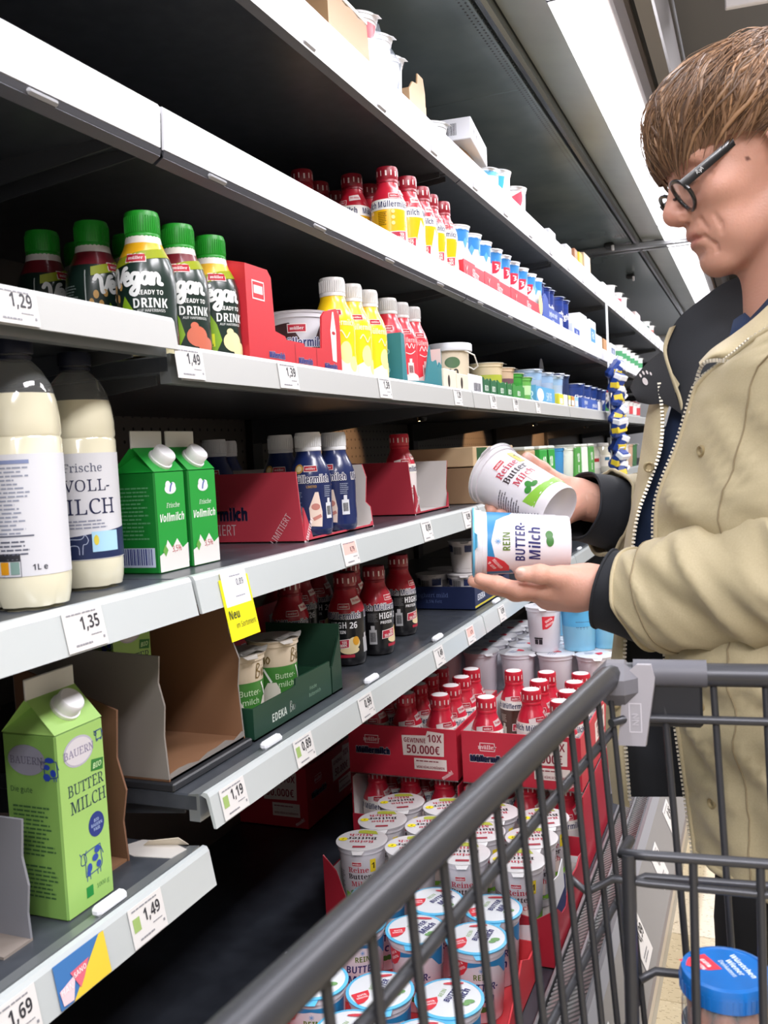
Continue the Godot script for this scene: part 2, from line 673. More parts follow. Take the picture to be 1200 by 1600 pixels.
func speckled(key: String, base: String, k: int) -> StandardMaterial3D:
	# beige vinyl with darker chips pressed into it
	var side := 256
	var im := Image.create(side, side, false, Image.FORMAT_RGB8)
	im.fill(Color(base))
	var g := RandomNumberGenerator.new()
	g.seed = 40 + k
	for i in 900:
		var c := Color(base).lerp(Color(["6b5a3e", "8b7a58", "efe6d0", "4a3c2a"][g.randi() % 4]), g.randf_range(0.15, 0.75))
		im.fill_rect(Rect2i(g.randi() % side, g.randi() % side, 1 + g.randi() % 7, 1 + g.randi() % 2), c)
	var m := StandardMaterial3D.new()
	m.albedo_texture = ImageTexture.create_from_image(im)
	m.roughness = 0.3
	m.uv1_triplanar = true
	m.uv1_world_triplanar = true
	m.uv1_scale = Vector3.ONE * 3.2
	return m

func build_cabinet() -> void:
	var za := JOINT + BAY
	var zb := JOINT - BAY * 7.0
	var o := thing("dairy_cabinet_wall", "dark punched back wall of the open dairy cabinet behind the shelves", "back wall")
	var dark := mat("24262b", 0.5, 0.0)
	var peg := mat("57524d", 0.45, 0.2)
	var steel := mat("9a9a9c", 0.32, 0.85)
	var grey := mat("8b8a8c", 0.45)
	var pale := mat("c9c5c4", 0.4)
	var black := mat("0c0c0e", 0.7)
	for b in 8:
		part(o, "back_panel", box(Vector3(BACK - 0.01, 1.28, za - BAY * (b + 0.5)), Vector3(0.02, 2.04, BAY - 0.004), 0.002), peg)
		if b < 7:
			part(o, "upright", box(Vector3(BACK + 0.012, 1.28, za - BAY * (b + 1)), Vector3(0.024, 2.02, 0.05), 0.002), mat("2c2c2e", 0.45, 0.4))
	# punched holes of the back panels
	var holes := Shape.new()
	for b in 4:
		for j in 36:
			for i in 9:
				var c := Vector3(BACK + 0.0006, 1.135 + 0.029 * i, za - BAY * b - 0.045 - 0.0333 * j)
				for k in 6:
					holes.flat(c, c + Vector3(0, 0.0042, 0).rotated(Vector3.RIGHT, TAU * k / 6), c + Vector3(0, 0.0042, 0).rotated(Vector3.RIGHT, TAU * (k + 1) / 6), Vector3.RIGHT)
	part(o, "punched_holes", holes, black).set_meta("kind", "stuff")
	# bottom tank
	o = thing("dairy_cabinet", "grey base of the dairy cabinet with dark deck, intake grille and bumper rails", "refrigerator")
	part(o, "deck", box(Vector3((BACK - 0.36) / 2, DECK - 0.012, (za + zb) / 2), Vector3(BACK + 0.36, 0.024, zb - za).abs(), 0.002), grainy("deck", "262930", "343840", 0.35, 3.0))
	part(o, "tank", box(Vector3((BACK - 0.275) / 2, 0.15, (za + zb) / 2), Vector3(1.02, 0.235, zb - za).abs(), 0.004), mat("6d6b6c", 0.5))
	part(o, "plinth", box(Vector3(-0.262, 0.065, (za + zb) / 2), Vector3(0.02, 0.13, zb - za).abs(), 0.003), pale)
	part(o, "bumper_rail", along_z([Vector2(-0.275, 0.13), Vector2(-0.225, 0.135), Vector2(-0.212, 0.15), Vector2(-0.212, 0.185), Vector2(-0.225, 0.2), Vector2(-0.275, 0.2)], za, zb), steel)
	part(o, "bumper_rail", along_z([Vector2(-0.275, 0.206), Vector2(-0.218, 0.21), Vector2(-0.205, 0.222), Vector2(-0.205, 0.25), Vector2(-0.218, 0.262), Vector2(-0.275, 0.262)], za, zb), mat("b9b0aa", 0.35, 0.6))
	part(o, "bumper_trim", along_z([Vector2(-0.275, 0.268), Vector2(-0.208, 0.268), Vector2(-0.204, 0.29), Vector2(-0.275, 0.3)], za, zb), pale)
	part(o, "front_lip", along_z([Vector2(-0.209, 0.295), Vector2(-0.2, 0.3), Vector2(-0.243, 0.405), Vector2(-0.256, 0.415), Vector2(-0.268, 0.408), Vector2(-0.258, 0.398), Vector2(-0.25, 0.395)], za, zb), grey)
	part(o, "lip_back", along_z([Vector2(-0.275, 0.26), Vector2(-0.268, 0.26), Vector2(-0.256, 0.41), Vector2(-0.268, 0.41)], za, zb), mat("4c4c50", 0.5))
	# air intake grille between the deck and the lip: cross bars, too many and too small to pick apart
	var bars := Shape.new()
	var z := -0.3
	while z > -5.2:
		for x in [-0.338, -0.297]:
			add_box(bars, Vector3(x, 0.318 + (x + 0.338) * 0.6, z), Vector3(0.036, 0.012, 0.0075), 0.0, Basis(Vector3.BACK, 0.55))
		z -= 0.0145
	part(o, "intake_grille", bars, mat("a8a8a6", 0.35, 0.5)).set_meta("kind", "stuff")
	part(o, "grille_bed", box(Vector3(-0.317, 0.285, (za + zb) / 2), Vector3(0.09, 0.02, zb - za).abs()), black)
	for x in [-0.362, -0.318, -0.276]:
		part(o, "grille_rail", box(Vector3(x, 0.322 + (x + 0.338) * 0.6, (za + zb) / 2), Vector3(0.006, 0.024, zb - za).abs(), 0.001), steel)
	# canopy
	o = thing("cabinet_canopy", "dark metal canopy with punched strip and chrome rails above the dairy shelves", "canopy")
	var roof := grainy("canopy_steel", "6a777b", "808c90", 0.25, 0.9, 0.012, 0.3)
	var slope := grainy("canopy_olive", "74776e", "85887c", 0.3, 1.2, 0.012, 0.3)
	var zj := [za, -2.75, -5.1, zb]
	for k in 3:
		part(o, "canopy_panel", box(Vector3(-0.955, CEIL + 0.012, (zj[k] + zj[k + 1]) / 2), Vector3(0.7, 0.02, absf(zj[k + 1] - zj[k]) - 0.004), 0.002), roof)
	var punched := Shape.new()
	z = za
	while z > -5.0:
		for r in 3:
			var c := Vector3(-0.63 + 0.014 * r, CEIL + 0.0014, z - 0.0085 * (r % 2))
			for k in 6:
				punched.flat(c, c + Vector3(0.0034, 0, 0).rotated(Vector3.UP, TAU * k / 6), c + Vector3(0.0034, 0, 0).rotated(Vector3.UP, TAU * (k + 1) / 6), Vector3.DOWN)
		z -= 0.0175
	part(o, "punched_strip", punched, black).set_meta("kind", "stuff")
	part(o, "canopy_rail", along_z([Vector2(-0.59, CEIL + 0.02), Vector2(-0.59, CEIL - 0.008), Vector2(-0.583, CEIL - 0.018), Vector2(-0.57, CEIL - 0.02), Vector2(-0.56, CEIL - 0.014), Vector2(-0.557, CEIL + 0.02)], za, zb), mat("83878a", 0.25, 0.9))
	part(o, "canopy_slope", along_z([Vector2(-0.555, CEIL + 0.01), Vector2(-0.437, CEIL - 0.008), Vector2(-0.437, CEIL + 0.004), Vector2(-0.555, CEIL + 0.022)], za, zb), slope)
	part(o, "canopy_nose", along_z([Vector2(-0.307, CEIL - 0.012), Vector2(-0.292, CEIL - 0.022), Vector2(-0.27, CEIL - 0.022), Vector2(-0.262, CEIL - 0.012), Vector2(-0.262, CEIL + 0.2), Vector2(-0.307, CEIL + 0.2)], za, zb), mat("a89e9a", 0.28, 0.85))
	part(o, "canopy_slot", along_z([Vector2(-0.262, CEIL + 0.0), Vector2(-0.25, CEIL + 0.0), Vector2(-0.25, CEIL + 0.2), Vector2(-0.262, CEIL + 0.2)], za, zb), black)
	part(o, "canopy_edge", along_z([Vector2(-0.25, CEIL - 0.01), Vector2(-0.215, CEIL + 0.0), Vector2(-0.21, CEIL + 0.008), Vector2(-0.21, CEIL + 0.2), Vector2(-0.25, CEIL + 0.2)], za, zb), mat("8e8b8c", 0.35, 0.8))
	part(o, "canopy_top", box(Vector3(-0.79, CEIL + 0.21, (za + zb) / 2), Vector3(1.18, 0.03, zb - za).abs(), 0.003), mat("55555a", 0.6))
	part(o, "lamp_housing", box(Vector3(-0.372, CEIL + 0.05, (za + zb) / 2), Vector3(0.13, 0.06, zb - za).abs(), 0.003), mat("d0d0d0", 0.5))
	for zz in [-5.1]:
		part(o, "cross_bar", box(Vector3(-0.72, CEIL - 0.02, zz), Vector3(0.84, 0.03, 0.03), 0.004), steel)
		part(o, "cross_bar", box(Vector3(-0.72, CEIL - 0.01, zz - 0.16), Vector3(0.84, 0.016, 0.02), 0.003), steel)
	for p in [[952, 384], [985, 432]]:
		var q := on_level(p[0], p[1], CEIL - 0.012)
		part(o, "hanger_clip", box(q, Vector3(0.05, 0.024, 0.05), 0.006), mat("17181a", 0.5))
		part(o, "hanger_tag", box(q + Vector3(0.02, -0.018, 0.02), Vector3(0.014, 0.03, 0.012), 0.002), pale)
	for e in [[zb - 0.02, "far"], [za + 0.02, "near"]]:
		o = thing("cabinet_end_wall", "pale grey end wall closing the %s end of the dairy cabinet" % e[1], "end wall", Vector3(-0.86, 0.0, e[0]))
		part(o, "panel", box(Vector3(0, 1.2, 0), Vector3(0.96, 2.3, 0.036), 0.004), mat("d5d5d8", 0.5))

func rail_poly(y: float, h: float, tilt: float) -> Array:
	# cross-section of a price rail whose top edge is at height y
	return [Vector2(FRONT - 0.012, y - 0.004), Vector2(FRONT - 0.008, y), Vector2(FRONT - 0.002, y - 0.001), Vector2(FRONT + 0.001, y - 0.006), Vector2(FRONT + tilt, y - h), Vector2(FRONT + tilt - 0.004, y - h), Vector2(FRONT - 0.004, y - 0.008)]

func build_shelves() -> void:
	var white := mat("f2f3f8", 0.35)
	var zinc := mat("bcc2c2", 0.28, 0.0, 0.4)
	var cream := mat("b4b5b3", 0.35)
	var plate := grainy("shelf_plate", "383c42", "464a50", 0.32, 4.0)
	var under := mat("494c51", 0.5, 0.2)
	var lip := mat("55565c", 0.4, 0.5)
	var clip := mat("eceef2", 0.3)
	# surface height, rail height, first bay, last bay, what each bay's shelf carries, rail
	var rows := [
		[T0, 0.045, 0, 6, "topmost shelf with double white rail, %s", ["its empty first bay", "under the torn brown carton and wrapped cups", "under the bar code box and lidded tubs", "under the kraft carton", "behind the hanging clip strip", "beyond the clip strip", "at the far end wall"], white],
		[T1, 0.052, 0, 6, "second shelf from the top with broad white rail, %s", ["its empty first bay", "under the yellow milk bottles", "under the red trays", "under the navy cups", "beside the hanging clip strip", "beyond the clip strip", "at the far end wall"], white],
		[S2L, 0.040, 0, 0, "cream-railed shelf end %s", ["under the shaded vegan drink bottles"], cream],
		[S2, 0.044, 1, 6, "cream-railed middle shelf %s", ["under the red display carton", "under the green trays", "under the navy tubs", "beside the hanging clip strip", "beyond the clip strip", "at the far end wall"], cream],
		[S3, 0.048, 0, 6, "grey-railed shelf %s", ["under the litre milk bottles", "under the red open carton", "under the beige organic box", "under the glass yoghurt jars", "beside the lowest snack packs", "beyond the snack packs", "at the far end wall below the middle shelf"], zinc],
		[S4, 0.046, 1, 6, "dark shelf with grey rail %s", ["under the black protein bottles", "under the navy yoghurt tray", "hidden behind the two hands", "behind the open jacket", "behind the jacket sleeve", "just above the deck at the far end wall"], zinc],
		[S5, 0.05, 0, 0, "low grey-railed shelf end %s", ["under the tall light green carton"], zinc],
	]
	for r in rows:
		for b in range(r[2], r[3] + 1):
			var za := JOINT + BAY - BAY * b - 0.003
			var zb := za - BAY + 0.006
			var y: float = r[0]
			var zm := (za + zb) / 2.0
			var o := thing("cabinet_shelf", r[4] % r[5][b - r[2]], "shelf", Vector3.ZERO, 0.0, "shelves of the dairy cabinet")
			part(o, "plate", box(Vector3((BACK + FRONT) / 2 - 0.008, y - 0.011, zm), Vector3(FRONT - BACK - 0.016, 0.022, absf(zb - za)), 0.002), plate)
			var top := y + (0.012 if y > 1.2 else 0.004)
			if y == T0:
				top = 1.99
			part(o, "price_rail", along_z(rail_poly(top, r[1], -0.002 if y > 1.5 else (0.005 if y > 1.2 else 0.009)), za - 0.001, zb + 0.001), r[6])
			var ls := 0.03 if y == T0 else 0.009
			if y > 1.5:
				part(o, "lower_strip", along_z([Vector2(FRONT - 0.012, top - r[1] - 0.002), Vector2(FRONT - 0.002, top - r[1] - 0.002), Vector2(FRONT - 0.004, top - r[1] - ls), Vector2(FRONT - 0.016, top - r[1] - ls - 0.003)], za, zb), white if y == T0 else lip)
				part(o, "under_lip", along_z([Vector2(FRONT - 0.016, y - 0.02), Vector2(FRONT - 0.004, top - r[1] - ls - 0.001), Vector2(FRONT - 0.016, top - r[1] - ls - 0.008), Vector2(FRONT - 0.035, y - 0.024)], za, zb), lip)
				for k in 4:
					part(o, "rail_clip", box(Vector3(FRONT - 0.004, top - r[1] - ls * 0.6, za - 0.12 - 0.31 * k), Vector3(0.008, 0.018 if y == T0 else 0.008, 0.045), 0.003), mat("a9a8ac", 0.35) if y == T0 else mat("8f9094", 0.35))
			else:
				part(o, "front_lip", along_z([Vector2(FRONT - 0.03, y), Vector2(FRONT - 0.014, y + 0.002), Vector2(FRONT - 0.014, y - 0.035), Vector2(FRONT - 0.03, y - 0.035)], za, zb), mat("8d9294", 0.3, 0.5))
				if y < 1.0:
					for k in (1 if y == S5 else 3):
						part(o, "rail_clip", box(Vector3(FRONT - 0.02, y + 0.007, z_at(172, FRONT - 0.02, y) if y == S5 else za - 0.2 - 0.38 * k), Vector3(0.014, 0.012, 0.05), 0.004), clip)
			for zz in [za - 0.02, zb + 0.02]:
				part(o, "bracket", prism([Vector2(BACK + 0.02, y - 0.02), Vector2(FRONT - 0.05, y - 0.022), Vector2(FRONT - 0.05, y - 0.034), Vector2(BACK + 0.02, y - 0.09)], Transform3D(Basis.IDENTITY, Vector3(0, 0, zz - 0.0015)), 0.003), under)

# ------------------------------------------------------------------ goods: one builder for each kind
const OUT := PI / 2          # turns a label from +z to the aisle (+x)
const NAVY := "1d2550"
const RED := "c3263c"

func nth(k: int) -> String:
	return ["first", "second", "third", "fourth", "fifth", "sixth", "seventh", "eighth", "ninth", "tenth", "eleventh", "twelfth"][k]

func bits(all: Array) -> PackedVector2Array:
	var o := PackedVector2Array()
	for a in all:
		o.append_array(a)
	return o

func cut_profile(prof: PackedVector2Array, y0: float, y1: float) -> PackedVector2Array:
	var o := PackedVector2Array()
	o.append(Vector2(radius_at(prof, y0), y0))
	for p in prof:
		if p.y > y0 + 1e-5 and p.y < y1 - 1e-5:
			o.append(p)
	o.append(Vector2(radius_at(prof, y1), y1))
	return o

func ringed(o: Node3D, called: String, prof: PackedVector2Array, y0: float, y1: float, m: Material, seg := 24) -> Node3D:
	var s := Shape.new()
	add_lathe(s, cut_profile(prof, y0, y1), seg)
	return part(o, called, s, m)

func girth(o: Node3D, called: String, t: PackedVector2Array, prof: PackedVector2Array, ang: float, y: float, color: String, layer := 1) -> Node3D:
	return part(o, called, round_print(t, prof, ang, y, 0.0003 * layer), mat(color, 0.4))

func stick(o: Node3D, called: String, t: PackedVector2Array, at: Vector3, ux: Vector3, uy: Vector3, color: String, layer := 1) -> Node3D:
	return part(o, called, flat_print(t, at, ux, uy, 0.0003 * layer), mat(color, 0.5))

func brand_mark(o: Node3D, prof: PackedVector2Array, ang: float, y: float, w: float) -> void:
	# the small red plate with the dairy's name in white
	girth(o, "logo_edge", panel(0, 0, w, w * 0.46), prof, ang, y, "f0e4e2", 2)
	girth(o, "logo", panel(0, 0, w * 0.92, w * 0.36), prof, ang, y, "b81f34", 3)
	girth(o, "logo_name", words("müller", w * 0.15, "Droid Serif"), prof, ang, y, "f6eeee", 4)

func milk_words(cap: float) -> PackedVector2Array:
	return words("Müllermilch", cap, "Droid Sans", true, 0.74)

func prize(o: Node3D, prof: PackedVector2Array, ang: float, y: float, w: float) -> void:
	girth(o, "badge_edge", patch([[-w * .54, -w * .3], [w * .5, -w * .22], [w * .54, w * .34], [-w * .5, w * .24]]), prof, ang, y, "f4e9e6", 2)
	girth(o, "badge", patch([[-w * .5, -w * .26], [w * .46, -w * .18], [w * .5, w * .3], [-w * .46, w * .2]]), prof, ang, y, "bb2740", 3)
	girth(o, "badge_words", bits([moved(words("10X", w * .17, "Droid Sans", true, .8), Vector2(w * .2, w * .13), .08), moved(words("50.000€", w * .17, "Droid Sans", true, .85), Vector2(0, -w * .08), .08)]), prof, ang, y, "f7efe9", 4)

func bottle_profile() -> PackedVector2Array:
	return profile([[0.0, 0.006], [0.024, 0.005], [0.03, 0.0], [0.0345, 0.003], [0.0375, 0.012], [0.0382, 0.03], [0.0372, 0.055], [0.0382, 0.085], [0.038, 0.1], [0.0365, 0.114], [0.032, 0.128], [0.0265, 0.139], [0.0235, 0.147], [0.0222, 0.155]])

func neck_dashes(o: Node3D, y: float) -> void:
	var p := profile([[0.0236, y - 0.02], [0.0236, y + 0.02]])
	var t := PackedVector2Array()
	var g := RandomNumberGenerator.new()
	g.seed = 5
	for k in 11:
		t.append_array(panel(-0.056 + 0.0112 * k, g.randf_range(-0.001, 0.001), g.randf_range(0.002, 0.0045), 0.011))
	part(o, "cap_marks", round_print(t, p, 0.0, y, 0.0004), mat("efd9d6", 0.5))

func milk_bottle(kind: String) -> Node3D:
	var o := Node3D.new()
	var pr := bottle_profile()
	var spec: Dictionary = {
		"yellow": {"cap": "8e1526", "top": "b31b2e", "body": "f2b70c", "low": "f6ead0"},
		"protein": {"cap": "8e1526", "top": "b01c2f", "body": "131316", "low": "1a1a1d"},
		"red": {"cap": "c22236", "top": "c4233a", "body": "efe6e4", "low": "5a2a22"},
		"cocoa": {"cap": "c22236", "top": "c4233a", "body": "4a2a20", "low": "5d3526"},
		"blue": {"cap": "e4e6e8", "top": "1d2c5e", "body": "1a2858", "low": "16234c"},
		"banana": {"cap": "dedddb", "top": "f4c81c", "body": "f7d21e", "low": "efe7cf"},
		"berry": {"cap": "d9d9d8", "top": "d9313f", "body": "e0404c", "low": "efdcd8"},
	}[kind]
	var gloss := func(c: String) -> StandardMaterial3D: return mat(c, 0.28, 0.0, 0.3)
	ringed(o, "base", pr, 0.0, 0.014, gloss.call(spec.low))
	ringed(o, "sleeve", pr, 0.014, 0.108, gloss.call(spec.body))
	ringed(o, "shoulder", pr, 0.108, 0.155, gloss.call(spec.top))
	var cap := part(o, "cap", lathe([[0.0222, 0.153], [0.0236, 0.154], [0.0236, 0.159], [0.0229, 0.16], [0.0234, 0.161], [0.0234, 0.183], [0.022, 0.187], [0.0, 0.187]], 24), mat(spec.cap, 0.35))
	if kind in ["yellow", "protein", "red", "cocoa"]:
		neck_dashes(cap, 0.172)
		girth(o, "neck_sticker", panel(0, 0, 0.024, 0.012, 0.15), pr, 0.9, 0.132, "e8d8d6", 2)
		girth(o, "neck_sticker_words", words("50.000€", 0.0042, "Droid Sans", true, .9), pr, 0.9, 0.132, RED, 3)
		if kind in ["red", "cocoa"]:
			part(o, "cap_top", lathe([[0.0195, 0.1872], [0.019, 0.1876], [0.0, 0.1876]], 20), mat("f2eeee", 0.5))
	else:
		var ribs := Shape.new()
		for k in 36:
			var a := TAU * k / 36
			add_box(ribs, Vector3(0.0235 * sin(a), 0.171, 0.0235 * cos(a)), Vector3(0.0012, 0.02, 0.001), 0.0, Basis(Vector3.UP, a))
		part(cap, "ribs", ribs, mat(spec.cap, 0.35))
	var name_ring := "f6f2ea" if kind in ["yellow", "red", "cocoa"] else ""
	if name_ring:
		girth(o, "name_band", panel(0, 0, 0.2, 0.022), pr, 0.0, 0.104, name_ring, 1)
	for a in ([0.0, 2.3, -2.1] if kind != "berry" else [0.0]):
		if kind == "banana" or kind == "berry":
			girth(o, "brand_name", words("Müllermilch", 0.0105, "Droid Sans", true, 0.7), pr, a + 0.3, 0.104, "fff6d0" if kind == "banana" else "f4b9b9", 2)
		else:
			girth(o, "brand_name_edge", haloed(milk_words(0.0125), 0.001), pr, a, 0.104, "f4f2f4", 2)
			girth(o, "brand_name", milk_words(0.0125), pr, a, 0.104, NAVY, 3)
	brand_mark(o, pr, 0.0, 0.122, 0.024)
	match kind:
		"yellow":
			prize(o, pr, 0.15, 0.036, 0.04)
			girth(o, "milk_splash", patch([[-.012, -.05], [.03, -.05], [.032, .03], [.022, .012], [.012, .028], [.002, -.01]]), pr, 0.75, 0.06, "f7efe2", 1)
			girth(o, "small_print", small_print(0, 0.012, 0.02, 8, 0.0036, 4), pr, -0.75, 0.075, "6d4c10", 2)
			girth(o, "pattern_dots", bits([oval(0, 0.012, .004, .004), oval(0, 0, .004, .004), oval(0, -.012, .004, .004)]), pr, -0.15, 0.076, "fbe98c", 2)
		"protein":
			girth(o, "high_words", bits([moved(words("HIGH", 0.0125, "Droid Sans", true, .8), Vector2(-.012, .006)), moved(words("PROTEIN", 0.006, "Droid Sans", true, .85), Vector2(-.012, -.008))]), pr, 0.0, 0.079, "eeeef0", 2)
			girth(o, "grams", words("26", 0.0125, "Droid Sans", true, .9), pr, 0.5, 0.084, "eeeef0", 2)
			prize(o, pr, -0.2, 0.046, 0.032)
			girth(o, "vanilla_picture", bits([oval(.006, .008, .013, .012), oval(-.004, -.006, .02, .008)]), pr, 0.35, 0.04, "ecd9a8", 1)
			girth(o, "vanilla_flower", oval(.01, .012, .007, .009), pr, 0.35, 0.04, "e6a52c", 2)
			girth(o, "flavour_band", panel(0, 0, .03, .006), pr, 0.1, 0.022, "b0233a", 2)
			girth(o, "bottle_symbol", bits([panel(0, -.004, .016, .03), panel(0, .015, .008, .01)]), pr, -1.15, 0.045, "b9b9bb", 2)
			girth(o, "bottle_symbol_code", bar_code(0, -.004, .012, .02), pr, -1.15, 0.045, "1b1b1d", 3)
			girth(o, "bottle_symbol", bits([panel(0, -.004, .016, .03), panel(0, .015, .008, .01)]), pr, 1.3, 0.045, "b9b9bb", 2)
			girth(o, "small_print", small_print(0, 0, .024, 6, .0032, 2), pr, -1.1, 0.09, "6c6c70", 2)
		"red", "cocoa":
			girth(o, "cap_sticker", bits([panel(0, 0, .02, .012, .2)]), pr, -0.5, 0.12, "f3e6e4", 2)
			girth(o, "small_print", small_print(0, 0, .02, 6, .0034, 2), pr, -0.9, 0.08, "b9a79c", 2)
			girth(o, "bottle_symbol", bits([panel(0, -.004, .014, .026), panel(0, .013, .007, .009)]), pr, -0.9, 0.04, "cfc9bd", 2)
			prize(o, pr, 0.2, 0.05, 0.034)
		"blue":
			girth(o, "gold_seal", oval(0, 0, .0085, .0085), pr, -0.62, 0.122, "c79c4a", 2)
			girth(o, "gold_seal_ring", oval(0, 0, .0055, .0055), pr, -0.62, 0.122, "eddca8", 3)
			girth(o, "limited_words", words("LIMITED", 0.0042, "Droid Sans", true, .8), pr, 0.0, 0.09, "b98f4c", 2)
			girth(o, "cake_picture", patch([[-.008, -.03], [.012, -.032], [.014, -.005], [.008, .03], [.002, .03], [-.01, .002]]), pr, 0.1, 0.05, "eed8c8", 1)
			girth(o, "cake_icing", bits([oval(.002, .004, .008, .006), panel(.004, -.015, .016, .006, .4)]), pr, 0.1, 0.05, "c9867a", 2)
			girth(o, "bottle_symbol", bits([panel(0, -.004, .015, .028), panel(0, .014, .007, .009)]), pr, 0.9, 0.05, "d9dbe0", 2)
			girth(o, "bottle_symbol_code", bar_code(0, -.004, .011, .016), pr, 0.9, 0.05, "202020", 3)
			girth(o, "small_print", small_print(0, 0, .022, 8, .0036, 6), pr, -0.75, 0.08, "8890a8", 2)
			girth(o, "small_print", small_print(0, 0, .02, 6, .0036, 7), pr, 0.9, 0.09, "9aa2b6", 2)
		"banana":
			girth(o, "fruit_picture", bits([oval(0, 0, .013, .02), oval(.018, -.02, .012, .014)]), pr, 0.5, 0.05, "fbe89a", 2)
			girth(o, "flavour_scroll", pen([[[-1, 0], [-.5, .6], [0, 0], [.4, -.5], [1, .3]]], 0.0022, 0.012), pr, 0.4, 0.082, "fdf3c0", 3)
			girth(o, "milk_wave", patch([[-.06, -.02], [.06, -.02], [.06, .012], [.03, .002], [0, .014], [-.03, .0], [-.06, .012]]), pr, 0.3, 0.026, "f5efe0", 1)
		"berry":
			girth(o, "flavour_scroll", pen([[[-1, 0], [-.6, .7], [-.2, 0], [.2, .7], [.6, 0], [1, .6]], [[-1, -.6], [0, -.9], [1, -.4]]], 0.002, 0.014), pr, 0.2, 0.086, "f7d6d4", 3)
			girth(o, "bottle_symbol", bits([panel(0, -.004, .015, .028), panel(0, .014, .007, .009)]), pr, 0.2, 0.045, "f0d9d6", 2)
			girth(o, "bottle_symbol_code", bar_code(0, -.004, .011, .016), pr, 0.2, 0.045, "5a2026", 3)
			girth(o, "milk_wave", patch([[-.06, -.02], [.06, -.02], [.06, .008], [.03, .0], [0, .01], [-.03, .0], [-.06, .008]]), pr, 0.3, 0.024, "f2e4e0", 1)
	return o

const VEGAN := [[[-2.5, .5], [-2.25, .85], [-1.95, .6], [-1.9, -.1], [-1.8, -.65], [-1.45, -.1], [-1.15, .7], [-.85, .85]],
	[[-1.05, -.15], [-.65, 0], [-.7, .35], [-1.0, .3], [-1.1, -.2], [-.9, -.6], [-.5, -.5]],
	[[.2, .3], [-.2, .3], [-.4, -.2], [-.1, -.55], [.2, -.1], [.25, .3], [.2, -1.0], [-.1, -1.5], [-.5, -1.3], [-.2, -.9], [.5, -.4]],
	[[1.1, .3], [.7, .3], [.5, -.2], [.8, -.6], [1.1, -.1], [1.15, .3], [1.1, -.4], [1.3, -.6]],
	[[1.45, .3], [1.5, -.6], [1.55, -.1], [1.8, .3], [2.05, 0], [2.0, -.5], [2.3, -.6]]]

func vegan_bottle(shoulder: String, low: String) -> Node3D:
	var o := Node3D.new()
	var pr := bottle_profile()
	ringed(o, "base", pr, 0.0, 0.016, mat(low, 0.3, 0.0, 0.3))
	ringed(o, "sleeve", pr, 0.016, 0.128, mat("182b24", 0.3, 0.0, 0.3))
	ringed(o, "shoulder", pr, 0.128, 0.146, mat(shoulder, 0.3, 0.0, 0.3))
	ringed(o, "neck", pr, 0.146, 0.155, mat("e6e2da", 0.3))
	var cap := part(o, "cap", lathe([[0.0212, 0.152], [0.0222, 0.153], [0.0222, 0.158], [0.0216, 0.159], [0.022, 0.16], [0.022, 0.183], [0.0206, 0.187], [0.0, 0.187]], 28), mat("1f9a28", 0.38))
	var ribs := Shape.new()
	for k in 44:
		var a := TAU * k / 44
		add_box(ribs, Vector3(0.0221 * sin(a), 0.1705, 0.0221 * cos(a)), Vector3(0.001, 0.02, 0.001), 0.0, Basis(Vector3.UP, a))
	part(cap, "ribs", ribs, mat("1f9a28", 0.38))
	girth(o, "shoulder_swoosh", patch([[-.04, -.004], [.0, .006], [.04, .012], [.04, .0], [.0, -.006], [-.04, -.016]]), pr, 0.2, 0.128, "9aa51e", 2)
	brand_mark(o, pr, 0.0, 0.125, 0.026)
	girth(o, "vegan_word", pen(VEGAN, 0.0052, 0.0142), pr, 0.0, 0.1, "e9ebe8", 2)
	girth(o, "drink_words", bits([moved(words("READY TO", .0056, "Droid Sans", true, .9), Vector2(.004, .013)), moved(words("DRINK", .0115, "Droid Sans", true, .9), Vector2(.004, 0)), moved(words("AUF HAFERBASIS", .003, "Droid Sans", false), Vector2(.004, -.0095))]), pr, 0.35, 0.068, "e6e8e4", 2)
	girth(o, "leaf_picture", patch([[-.014, -.03], [.008, -.034], [.018, -.014], [.012, .008], [.0, .028], [-.006, .014], [-.016, .0]]), pr, -0.45, 0.05, "7fa61f", 1)
	girth(o, "vegan_seal", bits([panel(0, 0, .02, .018)]), pr, -0.5, 0.036, "d8dc22", 2)
	girth(o, "vegan_seal_mark", bits([pen([[[-.4, .5], [0, -.4], [.5, .6]]], 0.0016, 0.008), moved(words("VEGAN", .0026), Vector2(0, -.0065))]), pr, -0.5, 0.036, "3a4a12", 3)
	girth(o, "oat_grains", bits([oval(-.006, .012, .0035, .0055), oval(.006, .014, .003, .005), oval(.0, .0, .003, .005), oval(-.012, .002, .003, .005)]), pr, -0.75, 0.076, "c79a54", 2)
	girth(o, "fruit_picture", bits([oval(0, 0, .016, .014), oval(.014, -.012, .014, .012), oval(-.004, .014, .006, .005)]), pr, 0.5, 0.034, "e9d9a4" if shoulder != "6d1a24" else "c66a52", 1)
	girth(o, "small_print", small_print(0, 0.02, .03, 12, .0036, 8), pr, -1.9, 0.08, "7c8c86", 2)
	girth(o, "sleeve_seam", panel(0, 0, .0015, .1), pr, -1.25, 0.07, "aab2ae", 2)
	return o

